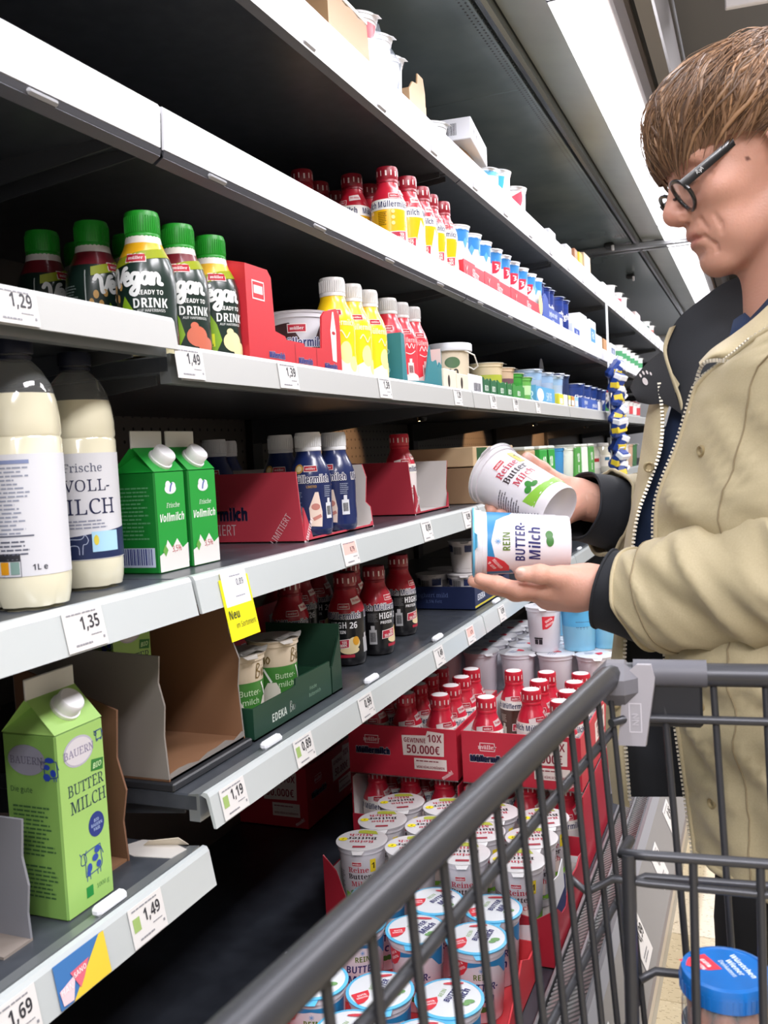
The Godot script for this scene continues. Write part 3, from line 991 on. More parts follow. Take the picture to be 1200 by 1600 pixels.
func litre_bottle(kind: int) -> Node3D:
	# clear one-litre bottle filled with milk; the cap is hidden by the shelf above
	var o := Node3D.new()
	var pr := profile([[0.0, 0.008], [0.03, 0.006], [0.037, 0.0], [0.042, 0.004], [0.0445, 0.014], [0.0455, 0.03], [0.0455, 0.178], [0.044, 0.181], [0.0455, 0.184], [0.0452, 0.2], [0.043, 0.218], [0.038, 0.236], [0.03, 0.25], [0.021, 0.259], [0.0165, 0.263], [0.0165, 0.272]])
	for i in pr.size():
		pr[i].x *= 0.92
	var s := Shape.new()
	add_lathe(s, cut_profile(pr, 0.0, 0.226), 48, 7, 0.16, 0.03)
	add_lathe(s, profile([[radius_at(pr, .226), .226], [.0, .2262]]), 48)
	part(o, "body", s, mat("e4dfc4", 0.12, 0.0, 0.9))
	var clear := StandardMaterial3D.new()
	clear.albedo_color = Color(0.9, 0.92, 0.92, 0.1)
	clear.transparency = BaseMaterial3D.TRANSPARENCY_ALPHA
	clear.roughness = 0.06
	s = Shape.new()
	add_lathe(s, cut_profile(pr, 0.226, 0.272), 48)
	part(o, "clear_neck", s, clear)
	part(o, "cap", lathe([[0.018, 0.268], [0.0195, 0.269], [0.0195, 0.282], [0.0185, 0.284], [0.0, 0.284]], 24), mat("1c2030", 0.4))
	part(o, "neck_ring", lathe([[0.0152, 0.262], [0.018, 0.263], [0.018, 0.266], [0.0152, 0.267]], 24), mat("1c2030", 0.3))
	var lp := profile([[0.0423, 0.035], [0.0423, 0.17]])
	var lab := part(o, "label", lathe([[0.0423, 0.037], [0.0423, 0.163]], 48), mat("d3d4d9", 0.45))
	if kind == 0:
		girth(lab, "nutrition_table", panel(0, 0, .06, .004), lp, -0.35, .155, "7f8bb0", 1)
		girth(lab, "nutrition_print", small_print(0, .0, .062, 17, .0042, 9), lp, -0.35, .149, "8d93a4", 1)
		girth(lab, "small_print", bits([panel(0, .002, .06, .0016), small_print(0, -.004, .06, 4, .0042, 3)]), lp, -0.35, .077, "5c6070", 1)
		girth(lab, "energy_box_head", panel(0, 0, .036, .008), lp, -0.42, .057, "2a2b31", 1)
		girth(lab, "energy_box", frame2(0, 0, .036, .018, .0008), lp, -0.42, .046, "6d6f78", 1)
		girth(lab, "energy_box_orange", bits([panel(-.01, 0, .009, .013), panel(.001, 0, .009, .013)]), lp, -0.42, .046, "d79418", 2)
		girth(lab, "energy_box_green", panel(.012, 0, .009, .013), lp, -0.42, .046, "7d9a92", 2)
		girth(lab, "volume_words", words("1L e", .006, "Droid Sans", true), lp, 0.45, .046, "3a3c48", 1)
	else:
		girth(lab, "navy_foot", patch([[-.075, -.02], [.075, -.02], [.075, .017], [.03, .012], [-.075, .0]]), lp, 0.0, .058, "1b2a52", 1)
		girth(lab, "cow_outline", pen([[[-1, -1], [-1, .4], [.6, .5], [1, .9], [1.3, .4], [1.1, 0], [.8, -.1], [.7, -1]], [[-.6, -1], [-.5, -.2], [.3, -.2], [.4, -1]]], .0009, .012), lp, -0.25, .056, "aeb8d2", 2)
		girth(lab, "blue_window", panel(0, 0, .034, .024), lp, 0.62, .058, "a9d4ea", 2)
		girth(lab, "blue_window_mark", bits([oval(-.012, .002, .003, .006)]), lp, 0.62, .058, "d8c84a", 3)
		girth(lab, "brand_block", bits([panel(0, .008, .012, .036)]), lp, -0.82, .138, "1b2a52", 1)
		girth(lab, "fresh_word", words("Frische", .0095, "Droid Serif", false), lp, 0.1, .146, "5a6076", 1)
		girth(lab, "milk_words", bits([moved(words("VOLL-", .0135, "Droid Serif", false), Vector2(.002, .009)), moved(words("MILCH", .018, "Droid Serif", false), Vector2(-.006, -.016))]), lp, 0.15, .116, "20264a", 1)
		girth(lab, "small_print", small_print(0, 0, .05, 3, .004, 5), lp, 0.1, .083, "8a8fa2", 1)
	return o

func gable_carton(w: float, d: float, body: float, main: String, side: String, cap_back := 0.5) -> Node3D:
	# w across the printed face (local x), d deep (local z); printed face at +z, roof ridge runs along x... cap on the front slope
	var o := Node3D.new()
	var ridge := body + d * 0.5
	var hw := w / 2
	var hd := d / 2
	var s := Shape.new()
	add_box(s, Vector3(0, body / 2, 0), Vector3(w, body, d), 0.002)
	part(o, "body", s, mat(side, 0.38))
	s = Shape.new()
	s.quad(Vector3(-hw, body, hd), Vector3(hw, body, hd), Vector3(hw, ridge, 0.001), Vector3(-hw, ridge, 0.001), Vector3(0, 1, 1))
	s.quad(Vector3(-hw, body, -hd), Vector3(hw, body, -hd), Vector3(hw, ridge, -0.001), Vector3(-hw, ridge, -0.001), Vector3(0, 1, -1))
	for e in [-1.0, 1.0]:
		s.flat(Vector3(e * hw, body, hd), Vector3(e * hw, body, -hd), Vector3(e * (hw - 0.022), ridge - 0.006, 0), Vector3(e, 0.3, 0))
		s.flat(Vector3(e * hw, body, hd), Vector3(e * hw, ridge, 0.001), Vector3(e * (hw - 0.022), ridge - 0.006, 0), Vector3(e, 0, 1))
		s.flat(Vector3(e * hw, body, -hd), Vector3(e * hw, ridge, -0.001), Vector3(e * (hw - 0.022), ridge - 0.006, 0), Vector3(e, 0, -1))
	part(o, "roof", s, mat(main, 0.38))
	part(o, "fin", box(Vector3(0, ridge + 0.01, 0), Vector3(w, 0.024, 0.0035), 0.001), mat("d8d8d4", 0.45))
	var nrm := Vector3(0, hd, ridge - body).normalized()
	var mid := Vector3(0, lerpf(body, ridge, cap_back), lerpf(hd, 0, cap_back))
	var c := part(o, "cap", lathe([[0.0165, -0.001], [0.0175, 0.0], [0.0175, 0.004], [0.0155, 0.0045], [0.0155, 0.016], [0.014, 0.018], [0.0, 0.018]], 24), mat("eeeef0", 0.35), mid)
	c.basis = Basis(Quaternion(Vector3.UP, nrm))
	stick(o, "front_face", panel(0, 0, w - 0.003, body - 0.003), Vector3(0, body / 2, hd), Vector3.RIGHT, Vector3.UP, main, 1)
	return o

func cup_profile(h: float, rb: float, rt: float) -> PackedVector2Array:
	return profile([[0.0, 0.004], [rb - 0.004, 0.003], [rb - 0.001, 0.0], [rb, 0.004], [lerpf(rb, rt, 0.12) - 0.0008, h * 0.13], [lerpf(rb, rt, 0.14), h * 0.14], [rt - 0.0045, h - 0.012], [rt - 0.002, h - 0.011], [rt - 0.002, h - 0.004], [rt, h - 0.003], [rt, h]])

func lidded_cup(h: float, rb: float, rt: float, body: String, lid: String, edge := "", tab := true) -> Array:
	# a plastic cup with a foil lid; returns [node, profile]
	var o := Node3D.new()
	var pr := cup_profile(h, rb, rt)
	var s := Shape.new()
	add_lathe(s, pr, 32)
	part(o, "body", s, mat(body, 0.35, 0.0, 0.2))
	var l := part(o, "lid", lathe([[rt + 0.0006, h - 0.001], [rt + 0.001, h + 0.0004], [rt - 0.004, h + 0.0012], [0.0, h + 0.0014]], 36), mat(lid, 0.3, 0.15))
	if edge:
		part(l, "lid_edge", lathe([[rt + 0.0012, h - 0.0014], [rt + 0.0016, h + 0.0006], [rt - 0.0035, h + 0.0016]], 36), mat(edge, 0.35))
	if tab:
		part(l, "pull_tab", prism([Vector2(-0.014, 0), Vector2(0.014, 0), Vector2(0.009, 0.014), Vector2(-0.009, 0.014)], Transform3D(Basis(Vector3.RIGHT, Vector3(0, -0.35, 0.93), Vector3(0, 0.93, 0.35)), Vector3(0, h, rt - 0.004)), 0.0005), mat(edge if edge else lid, 0.35))
	return [o, pr]

func value_badge(w: float) -> PackedVector2Array:
	# the red shield, flat on top and round at the corner, of the low-price range
	var p := [[-w * .5, w * .45], [w * .5, w * .45], [w * .42, w * .05], [w * .2, -w * .3], [-w * .12, -w * .52], [-w * .5, -w * .55]]
	return patch(p)

func value_cup(tall := 0.125) -> Node3D:
	# white buttermilk cup with blue corners and hand-lettered name
	var a := lidded_cup(tall, 0.040, 0.0515, "e6e4ea", "eef1f4", "63bfe8")
	var o: Node3D = a[0]
	var pr: PackedVector2Array = a[1]
	var y := tall
	for k in [0.0, PI]:
		girth(o, "blue_corner", patch([[-.062, .012], [.062, .012], [.062, -.022], [.05, -.018], [.034, .0], [.0, .007], [-.034, .0], [-.05, -.02], [-.062, -.024]]), pr, k, y - .03, "2a86bd", 1)
		girth(o, "badge", moved(value_badge(.03), Vector2(-.036, .004)), pr, k, y - .035, "d63440", 2)
		girth(o, "badge_words", bits([moved(words("GUT &", .004), Vector2(-.037, .011), .6), moved(words("GÜNSTIG", .004, "Droid Sans", true, .85), Vector2(-.035, .004), .6)]), pr, k, y - .035, "fbeeee", 3)
		girth(o, "pure_word", words("REIN", .0095, "Droid Sans", true, .9), pr, k, y - .043, "5d7a22", 2)
		girth(o, "name_words", bits([moved(words("BUTTER-", .0125, "Droid Sans", true, .85, .08), Vector2(0, .009)), moved(words("Milch", .0145, "Droid Sans", true, .95, .1), Vector2(-.003, -.0095))]), pr, k, y - .07, "27296a", 2)
		girth(o, "blossom", pen([[[-1, 0], [1, 0]], [[0, -1], [0, 1]], [[-.7, -.7], [.7, .7]], [[-.7, .7], [.7, -.7]]], .0008, .004), pr, k, y - .032, "6f9ed0", 2)
		girth(o, "herb_picture", bits([oval(0, 0, .008, .005), oval(.009, .001, .006, .005)]), pr, k, y - .1, "3f7a35", 2)
	girth(o, "small_print", small_print(0, .0, .03, 9, .004, 4), pr, 1.6, y - .055, "4d5560", 2)
	var l: Node3D = o.get_node("lid")
	lid_print(l, tall + 0.0014)
	return o

func lid_print(l: Node3D, y: float) -> void:
	var at := Vector3(0, y, 0)
	stick(l, "lid_name", bits([moved(words("BUTTER", .0095, "Droid Sans", true, .85, .1), Vector2(.004, .008), 1.1), moved(words("Milch", .012, "Droid Sans", true, .9, .1), Vector2(.019, .004), 1.1)]), at, Vector3.RIGHT, Vector3.FORWARD, "27296a", 3)
	stick(l, "lid_pure", words("REIN", .007, "Droid Sans", false).duplicate(), at + Vector3(-.01, 0, -.012), Vector3(.4, 0, -.9), Vector3(-.9, 0, -.4), "8fae6a", 3)
	stick(l, "lid_badge", moved(value_badge(.028), Vector2(-.028, -.014), .3), at, Vector3.RIGHT, Vector3.FORWARD, "d63440", 3)
	stick(l, "lid_badge_words", bits([moved(words("GUT&", .004), Vector2(-.029, -.01), .3), moved(words("GÜNSTIG", .0038, "Droid Sans", true, .8), Vector2(-.029, -.016), .3)]), at, Vector3.RIGHT, Vector3.FORWARD, "fbeeee", 4)
	stick(l, "lid_herb", bits([oval(.03, -.012, .008, .005), oval(.024, -.018, .006, .004)]), at, Vector3.RIGHT, Vector3.FORWARD, "79a86a", 3)
	stick(l, "lid_mark", oval(.008, .036, .016, .0035), at, Vector3.RIGHT, Vector3.FORWARD, "c8414c", 3)

func pure_cup(tall := 0.125) -> Node3D:
	# silvery white buttermilk cup with serif lettering
	var a := lidded_cup(tall, 0.040, 0.0515, "d5d1d6", "dcdada", "", true)
	var o: Node3D = a[0]
	var pr: PackedVector2Array = a[1]
	for k in [0.0, PI]:
		brand_mark(o, pr, k - .1, tall - .03, .02)
		girth(o, "red_words", bits([moved(words("Reine", .0105, "Droid Serif"), Vector2(-.002, .014)), moved(words("Milch", .0105, "Droid Serif"), Vector2(.002, -.015))]), pr, k, tall - .056, "b53a4c", 2)
		girth(o, "black_word", words("Butter", .0105, "Droid Serif"), pr, k, tall - .056, "33262a", 2)
		girth(o, "yellow_tag", panel(0, 0, .012, .026), pr, k + .62, tall - .035, "e4c928", 2)
		girth(o, "yellow_tag_word", moved(words("1", .012), Vector2.ZERO), pr, k + .62, tall - .035, "3a3210", 3)
		girth(o, "meadow", patch([[-.05, -.012], [.05, -.012], [.05, .012], [.025, .002], [.0, -.004], [-.03, .002], [-.05, .008]]), pr, k + .4, .028, "7fb43a", 1)
		girth(o, "milk_glass", bits([panel(0, 0, .016, .028), oval(0, .014, .008, .003)]), pr, k + .25, .04, "e9d5cd", 2)
		girth(o, "leaf", bits([oval(-.008, .0, .006, .005), oval(.0, .005, .005, .006), oval(.006, -.001, .006, .004)]), pr, k - .15, .036, "2f7d2a", 3)
	girth(o, "small_print", small_print(0, .0, .034, 9, .0044, 6), pr, -1.15, .075, "6b666c", 2)
	var l: Node3D = o.get_node("lid")
	var at := Vector3(0, tall + .0014, 0)
	stick(l, "lid_red_words", bits([moved(words("Reine", .0105, "Droid Serif", true, 1.2), Vector2(-.002, .012)), moved(words("Milch", .0105, "Droid Serif", true, 1.2), Vector2(.004, -.02))]), at, Vector3.LEFT, Vector3.BACK, "b0394a", 2)
	stick(l, "lid_black_word", words("Butter", .0115, "Droid Serif", true, 1.2), at + Vector3(0, 0, -.004), Vector3.LEFT, Vector3.BACK, "2c2226", 2)
	stick(l, "lid_yellow_dot", oval(-.038, .0, .009, .008), at, Vector3.RIGHT, Vector3.FORWARD, "e6d51e", 2)
	stick(l, "lid_yellow_mark", pen([[[-.4, -.3], [.4, .3]], [[0, -.4], [0, .4]]], .0012, .006, Vector2(-.038, 0)), at, Vector3.RIGHT, Vector3.FORWARD, "5a5410", 3)
	stick(l, "lid_meadow", patch([[-.012, .03], [.03, .024], [.024, .04], [.0, .045], [-.012, .042]]), at, Vector3.RIGHT, Vector3.FORWARD, "a7ad3c", 2)
	stick(l, "lid_logo", panel(0, -.036, .026, .008), at, Vector3.RIGHT, Vector3.FORWARD, "a03442", 2)
	return o

func plain_cup(h: float, rb: float, rt: float, body: String, lid: String, band: String, word := "", band_at := 0.55, band_h := 0.3) -> Node3D:
	var a := lidded_cup(h, rb, rt, body, lid, "", true)
	var o: Node3D = a[0]
	if band:
		girth(o, "band", panel(0, 0, TAU * rt * .9, h * band_h), a[1], 0, h * band_at, band, 1)
	if word:
		for k in [0.0, 1.9, -1.9]:
			girth(o, "name_word", words(word, h * .15, "Droid Sans", true, .85), a[1], k, h * band_at, "f4f4f6" if band else "2a3c80", 2)
	return o

func card_box(o: Node3D, called: String, at: Vector3, size: Vector3, color: String) -> Node3D:
	return part(o, called, box(at, size, 0.0012), mat(color, 0.6))

func walls(o: Node3D, dx: float, dz: float, heights: Array, outer: String, inner: String, t := 0.003) -> void:
	# an open carton: heights for near (+z), far (-z), front (+x), back (-x); numbers or outlines
	part(o, "carton_base", box(Vector3(0, t / 2, 0), Vector3(dx, t, dz)), mat(inner, 0.65))
	var sides := [["near_wall", Vector3(-dx / 2, 0, dz / 2 - t), Vector3.RIGHT, dx], ["far_wall", Vector3(-dx / 2, 0, -dz / 2), Vector3.RIGHT, dx], ["front_wall", Vector3(dx / 2 - t, 0, dz / 2 - t), Vector3.FORWARD, dz - 2 * t], ["back_wall", Vector3(-dx / 2, 0, dz / 2 - t), Vector3.FORWARD, dz - 2 * t]]
	for k in 4:
		var s: Array = sides[k]
		var poly := []
		if heights[k] is Array:
			for q in heights[k]:
				poly.append(Vector2(q[0] * s[3], q[1]))
		else:
			if heights[k] <= 0.0:
				continue
			poly = [Vector2(0, 0), Vector2(s[3], 0), Vector2(s[3], heights[k]), Vector2(0, heights[k])]
		var inward: Vector3 = [Vector3.FORWARD, Vector3.BACK, Vector3.LEFT, Vector3.RIGHT][k]
		var right: Vector3 = s[2]
		var z := right.cross(Vector3.UP)
		var m := Shape.new()
		add_prism(m, poly, Transform3D(Basis(right, Vector3.UP, z), s[1]), t if k in [0, 1] else (t if k == 2 else t))
		part(o, s[0], m, mat(outer, 0.5))
		m = Shape.new()
		var shift: Vector3 = s[1]
		if k == 0: shift += Vector3(0, 0, -0.0006)
		if k == 1: shift += Vector3(0, 0, t + 0.0006)
		if k == 2: shift += Vector3(-0.0006, 0, 0)
		if k == 3: shift += Vector3(t + 0.0006, 0, 0)
		var p2 := PackedVector2Array(poly)
		for i in range(0, Geometry2D.triangulate_polygon(p2).size(), 3):
			var tr := Geometry2D.triangulate_polygon(p2)
			var q := []
			for e in 3:
				q.append(shift + right * p2[tr[i + e]].x + Vector3.UP * p2[tr[i + e]].y)
			m.flat(q[0], q[1], q[2], inward)
		part(o, s[0] + "_lining", m, mat(inner, 0.65))

func ragged(h: float, x0: float, x1: float, seed_n: int, rough := 0.004, cnt := 10) -> Array:
	# a torn top edge from x1 back to x0
	var g := RandomNumberGenerator.new()
	g.seed = seed_n
	var o := []
	for k in cnt + 1:
		o.append([lerpf(x1, x0, float(k) / cnt), h + g.randf_range(-rough, rough)])
	return o

func tagged(o: Node3D, called: String, label: String, category: String, at: Vector3, turn := 0.0, group := "") -> Node3D:
	# a thing that was built loose joins the scene
	o.name = numbered(called)
	add_child(o)
	o.position = at
	o.rotation.y = turn
	describe(o, label, category, group)
	return o

func build_goods() -> void:
	goods_top()
	goods_upper()
	goods_middle()
	goods_lower()
	goods_deck()
	price_labels()

# ---- topmost shelf
func goods_top() -> void:
	var y := T0
	var kraft := "a8845f"
	var o: Node3D
	# torn kraft cartons and film-wrapped cups at the start
	o = thing("torn_carton", "brown torn carton holding film-wrapped cups on the topmost shelf", "carton", Vector3(-0.80, y, z_at(520, -0.72, 2.0)))
	walls(o, 0.24, 0.2, [0.16, [[0, 0], [1, 0]] + ragged(0.14, 0, 1, 3), [[0, 0], [1, 0]] + ragged(0.12, 0, 1, 4, .006), 0.16], kraft, "9a7a5a")
	part(o, "torn_edge", box(Vector3(0.119, 0.125, 0), Vector3(0.004, 0.008, 0.19), 0.001), mat("e9e4de", 0.8))
	for k in 3:
		var c := plain_cup(0.115, 0.036, 0.046, "ececf0", "f2f2f5", "cfe0ee" if k != 1 else "", "", 0.3, 0.35)
		var p := at_depth([548, 574, 596][k], [70, 95, 120][k], 1.0)
		var zz := z_at([556, 580, 598][k], -0.715, 2.03)
		tagged(c, "wrapped_cup", "film-wrapped white cup, %s from the torn brown carton" % nth(k), "cup", Vector3(-0.715, y + [0.03, 0.02, 0.0][k], zz), OUT, "film-wrapped cups on the topmost shelf")
		if k == 0:
			girth(c, "red_mark", value_badge(.03), cup_profile(0.115, 0.036, 0.046), -0.2, 0.085, "d22c3c", 2)
	var zf := z_at(577, -0.715, 2.03)
	var film := Shape.new()
	var rows := []
	for i in 7:
		var line := []
		for k in 24:
			var a := TAU * k / 24
			var r := 0.052 + 0.006 * sin(5 * a + i) + (0.0 if i < 5 else -0.012 * (i - 4))
			line.append(Vector3(r * cos(a), 0.025 * i + 0.004 * sin(3 * a), 1.9 * r * sin(a)))
		rows.append(line)
	add_grid(film, rows, true, true)
	var fm := StandardMaterial3D.new()
	fm.albedo_color = Color(0.92, 0.95, 1.0, 0.2)
	fm.transparency = BaseMaterial3D.TRANSPARENCY_ALPHA
	fm.roughness = 0.12
	o = thing("film_wrap", "crumpled clear film stretched round three white cups on the topmost shelf", "film", Vector3(-0.715, y, zf))
	part(o, "sheet", film, fm)
	# kraft carton with a notched top
	var zc := z_at(648, -0.705, 2.0)
	o = thing("notched_carton", "small brown carton with a notched upright flap on the topmost shelf", "carton", Vector3(-0.76, y, zc))
	walls(o, 0.13, 0.11, [0.1, 0.09, [[0, 0], [1, 0], [1, .12], [.9, .15], [.55, .15], [.5, .125], [.2, .12], [0, .1]], 0.1], "c6a27c", "b08b66")
	# white box with bar code, tilted
	var zw := z_at(722, -0.72, 2.08)
	o = thing("barcode_box", "white flat box with a bar code lying on goods of the topmost shelf", "box", Vector3(-0.77, y + 0.085, zw), 0.12)
	part(o, "box_body", box(Vector3(0, 0.03, 0), Vector3(0.19, 0.055, 0.26), 0.002), mat("e9e9f0", 0.55))
	stick(o, "bar_code", bar_code(0.035, 0.0, 0.045, 0.03), Vector3(0.0, 0.03, 0.13), Vector3.RIGHT, Vector3.UP, "26262c", 1)
	stick(o, "small_print", small_print(-0.035, 0.012, 0.05, 5, 0.006), Vector3(0.0, 0.03, 0.13), Vector3.RIGHT, Vector3.UP, "8a8a96", 1)
	stick(o, "grip_holes", bits([oval(-.05, 0, .006, .011), oval(-.085, 0, .006, .011)]), Vector3(0.095, 0.03, 0.0), Vector3.FORWARD, Vector3.UP, "3a3a40", 1)
	o = thing("open_carton", "brown carton with torn front under the white bar code box", "carton", Vector3(-0.78, y, zw - 0.01))
	walls(o, 0.16, 0.2, [0.08, 0.08, [[0, 0], [1, 0], [1, .03], [.8, .05], [.6, .08], [.3, .085], [0, .08]], 0.08], "b28c62", "e6e2dc")
	var zr := z_at(672, -0.74, 2.02)
	tagged(plain_cup(0.1, 0.04, 0.05, "eef0f4", "f4f4f6", ""), "lidded_tub", "plain white tub peeping out between the notched carton and the bar code box", "tub", Vector3(-0.745, y, zr), OUT)
	# lidded tubs
	var tub := plain_cup(0.118, 0.046, 0.056, "f2f3f7", "f6f6f8", "")
	girth(tub, "blue_flag", patch([[-.03, .02], [.016, .02], [.012, -.004], [.004, -.03], [-.006, -.012]]), cup_profile(0.118, 0.046, 0.056), -0.2, .08, "22a0d4", 1)
	var tub2 := plain_cup(0.118, 0.046, 0.056, "f2f3f7", "f6f6f8", "")
	girth(tub2, "red_badge", moved(value_badge(.04), Vector2(0, 0), .5), cup_profile(0.118, 0.046, 0.056), 0.0, .08, "d22c48", 1)
	girth(tub2, "blue_mark", panel(.03, .012, .016, .012), cup_profile(0.118, 0.046, 0.056), 0.2, .08, "2c6ec0", 1)
	tagged(tub, "lidded_tub", "white lidded tub with a bright blue pennant on the topmost shelf", "tub", Vector3(-0.725, y, z_at(771, -0.725, 2.0)), 0.9)
	tagged(tub2, "lidded_tub", "white lidded tub with a red badge on the topmost shelf", "tub", Vector3(-0.725, y, z_at(797, -0.725, 2.0)), 0.9)
	var low := plain_cup(0.1, 0.046, 0.056, "eef1f6", "f6f6f8", "5ab4dc", "", .85, .12)
	tagged(low, "lidded_tub", "white tub with a narrow pale blue rim beside the open brown carton", "tub", Vector3(-0.735, y, z_at(752, -0.735, 2.0)), 0.9)
	# beyond: boxes and tubs in a row, drawn small
	var far := [
		[836, .14, .10, .07, "eef0f4", "white carton"], [855, .1, .09, .06, "e6e8ee", "pale carton"], [868, .12, .1, .085, "f0f0f2", "white carton"],
		[880, .12, .06, .1, "b27c5c", "brown carton"], [886, .13, .06, .1, "e8d64a", "yellow carton"], [897, .13, .15, .12, "d9bda0", "kraft carton"],
		[925, .15, .2, .06, "f2f2f2", "white carton"], [983, .12, .22, .09, "ecd2d0", "pink carton"], [1018, .12, .2, .07, "ece6e0", "cream carton"]]
	for e in far:
		var zz := z_at(e[0], -0.74, 2.0)
		o = thing("small_carton", "%s on the topmost shelf, %s after the lidded tubs" % [e[5], nth(far.find(e))], "carton", Vector3(-0.745, y, zz), 0.0, "small cartons along the topmost shelf")
		var s := box(Vector3(0, e[3] / 2, 0), Vector3(e[1], e[3], e[2]), 0.002)
		part(o, "carton_body", s, mat(e[4], 0.6))
		part(o, "carton_flap", box(Vector3(0.01, e[3] + 0.001, 0), Vector3(e[1] * .8, 0.002, e[2] * .9), 0.0), mat(e[4], 0.65))
		if e[0] == 925:
			stick(o, "name_word", words("NIKI", .03, "Droid Sans", true, .9), Vector3(0, e[3] / 2, e[2] / 2), Vector3.RIGHT, Vector3.UP, "4a4a50", 1)
	for e in [[946, "ececf0", ""], [958, "f0eef0", "c8384c"], [966, "eeeeee", ""], [1004, "e8ece8", "4a5a52"], [1011, "f0e8e4", "c06a58"]]:
		tagged(plain_cup(0.1, 0.04, 0.05, e[1], "f4f4f4", e[2]), "lidded_tub", "small pale tub on the topmost shelf, %s past the kraft carton" % nth([946, 958, 966, 1004, 1011].find(e[0])), "tub", Vector3(-0.72, y, z_at(e[0], -0.72, 2.03)), OUT, "pale tubs far along the topmost shelf")

# ---- second shelf from the top
func goods_upper() -> void:
	var y := T1
	var proto := milk_bottle("yellow")
	var caps := [[604, 264], [634, 279], [655, 295], [669, 307], [688, 318], [549, 275], [575, 291], [471, 268], [497, 287], [522, 302]]
	var turns := [0.75, 0.1, 0.2, 0.6, 0.5, -0.35, 0.3, 0.2, 0.4, 0.1]
	for k in caps.size():
		var p := on_level(caps[k][0], caps[k][1], y + 0.187)
		var front := k < 5
		put(proto, "yellow_milk_bottle", "yellow milk drink bottle with red sleeved cap, %s from the red trays" % nth(4 - k) if front else "yellow milk drink bottle standing back in shade, %s behind the front row" % nth(k - 5), "bottle", "yellow bottles in the front row" if front else "yellow bottles standing back", Vector3(p.x, y, p.z), turns[k])
	proto.free()
	# red sales trays with tall blue and white cups
	var cup := plain_cup(0.135, 0.036, 0.047, "eceef6", "f2f2f4", "")
	var cp := cup_profile(0.135, 0.036, 0.047)
	girth(cup, "blue_top", panel(0, 0, .28, .03), cp, 0, .11, "2b7fc4", 1)
	for k in 8:
		girth(cup, "blue_diamond", patch([[-.008, .004], [0, .016], [.008, .004], [0, -.012]]), cp, TAU * k / 8, .09, "58a4dc", 2)
	girth(cup, "range_badge", moved(value_badge(.034), Vector2(0, 0), 0.0), cp, 0.15, .085, "cf2440", 3)
	girth(cup, "range_badge_mark", pen([[[-.6, .6], [.4, .4], [-.2, 0], [.5, -.2], [-.4, -.6]]], .003, .012), cp, 0.15, .085, "f6e6e6", 4)
	girth(cup, "name_word", words("SKYR", .012, "Droid Sans", false), cp, 0.3, .035, "3a4660", 2)
	var rims := [[719, 351], [735, 365], [750, 377], [764, 389.5], [779, 399], [793, 409], [805, 419], [817, 428], [828, 435]]
	for k in rims.size():
		var p := on_level(rims[k][0], rims[k][1], y + 0.148)
		var turn: float = [-1.9, -1.6, -1.3, 0.9, 1.1, 0.9, 0.75, 0.6, -0.8][k]
		put(cup, "skyr_cup", "tall white cup with blue snowflake top, %s from the yellow bottles" % nth(k), "cup", "blue and white cups in the red trays", Vector3(-0.715, y + 0.006, p.z), turn)
	cup.free()
	var cuts := [[724, 757], [757, 798], [798, 846]]
	for k in 3:
		var za := z_at(cuts[k][0], -0.672, y + .02)
		var zb := z_at(cuts[k][1], -0.672, y + .02)
		var o := thing("red_sales_tray", "low red cardboard tray lettered in white, %s from the yellow bottles" % nth(k), "tray", Vector3(-0.735, y, (za + zb) / 2), 0.0, "red trays on the second shelf")
		walls(o, 0.128, absf(zb - za) - 0.004, [0.05, 0.05, [[0, 0], [1, 0], [1, .048], [.55, .048], [.54, .052], [0, .052]], 0.05], "c8293c", "e6e0de")
		var ln := absf(zb - za)
		stick(o, "tray_word", bits([moved(words("Skyr", .02, "Droid Serif", true, .9), Vector2(ln * .06, 0), -.1), pen([[[-1, .8], [-.4, -.1], [-.4, -1]], [[.2, .8], [-.4, -.1]]], .004, .014, Vector2(-ln * .33, .002))]), Vector3(0.064, .025, 0), Vector3.FORWARD, Vector3.UP, "f6dedd", 1)
		stick(o, "tray_seam", panel(ln * .25, 0, .002, .045), Vector3(0.064, .026, 0), Vector3.FORWARD, Vector3.UP, "8e1c2c", 1)
	# navy cups and their tray
	var navy := plain_cup(0.135, 0.033, 0.041, "1f3a8c", "cfd6e6", "16307c", "Joghurt", .5, .5)
	var nc := 0
	for e in [[841, 441], [850, 448], [861, 452], [870, 463], [876, 469]]:
		nc += 1
		var p := on_level(e[0], e[1], y + 0.142)
		put(navy, "navy_yoghurt_cup", "tall navy yoghurt cup, %s from the red trays" % nth(nc - 1), "cup", "navy cups on the second shelf", Vector3(-0.72, y + 0.004, p.z - .02), 1.2)
	var za := z_at(848, -0.672, y + .02)
	var zb := z_at(879, -0.672, y + .02)
	var o := thing("navy_sales_tray", "navy cardboard tray with an arched end in front of navy cups", "tray", Vector3(-0.735, y, (za + zb) / 2))
	walls(o, 0.128, absf(zb - za), [0.06, 0.06, [[0, 0], [1, 0], [1, .06], [.3, .06], [.26, .085], [.15, .1], [.05, .085], [0, .06]], 0.06], "2a4aa0", "d8dce8")
	stick(o, "tray_words", bits([moved(words("Joghurt mild", .016), Vector2(.0, .008)), moved(words("3,5%", .012), Vector2(0, -.014)), panel(.14, 0, .05, .03)]), Vector3(0.064, .03, 0), Vector3.FORWARD, Vector3.UP, "d9e2f4", 1)
	stick(o, "tray_picture", oval(-.2, .02, .03, .035), Vector3(0.064, .03, 0), Vector3.FORWARD, Vector3.UP, "d8c48c", 1)
	# upright foil lids behind
	for e in [[845, 428], [857, 440]]:
		var zz := z_at(e[0], -0.82, y + .2)
		o = thing("round_shelf_sign", "round silver printed sign standing on edge behind the %s navy cup" % ("first" if e[0] == 845 else "third"), "sign", Vector3(-0.82, y + .1, zz), 0.5, "round signs behind the navy cups")
		sign_disc(o, .075)
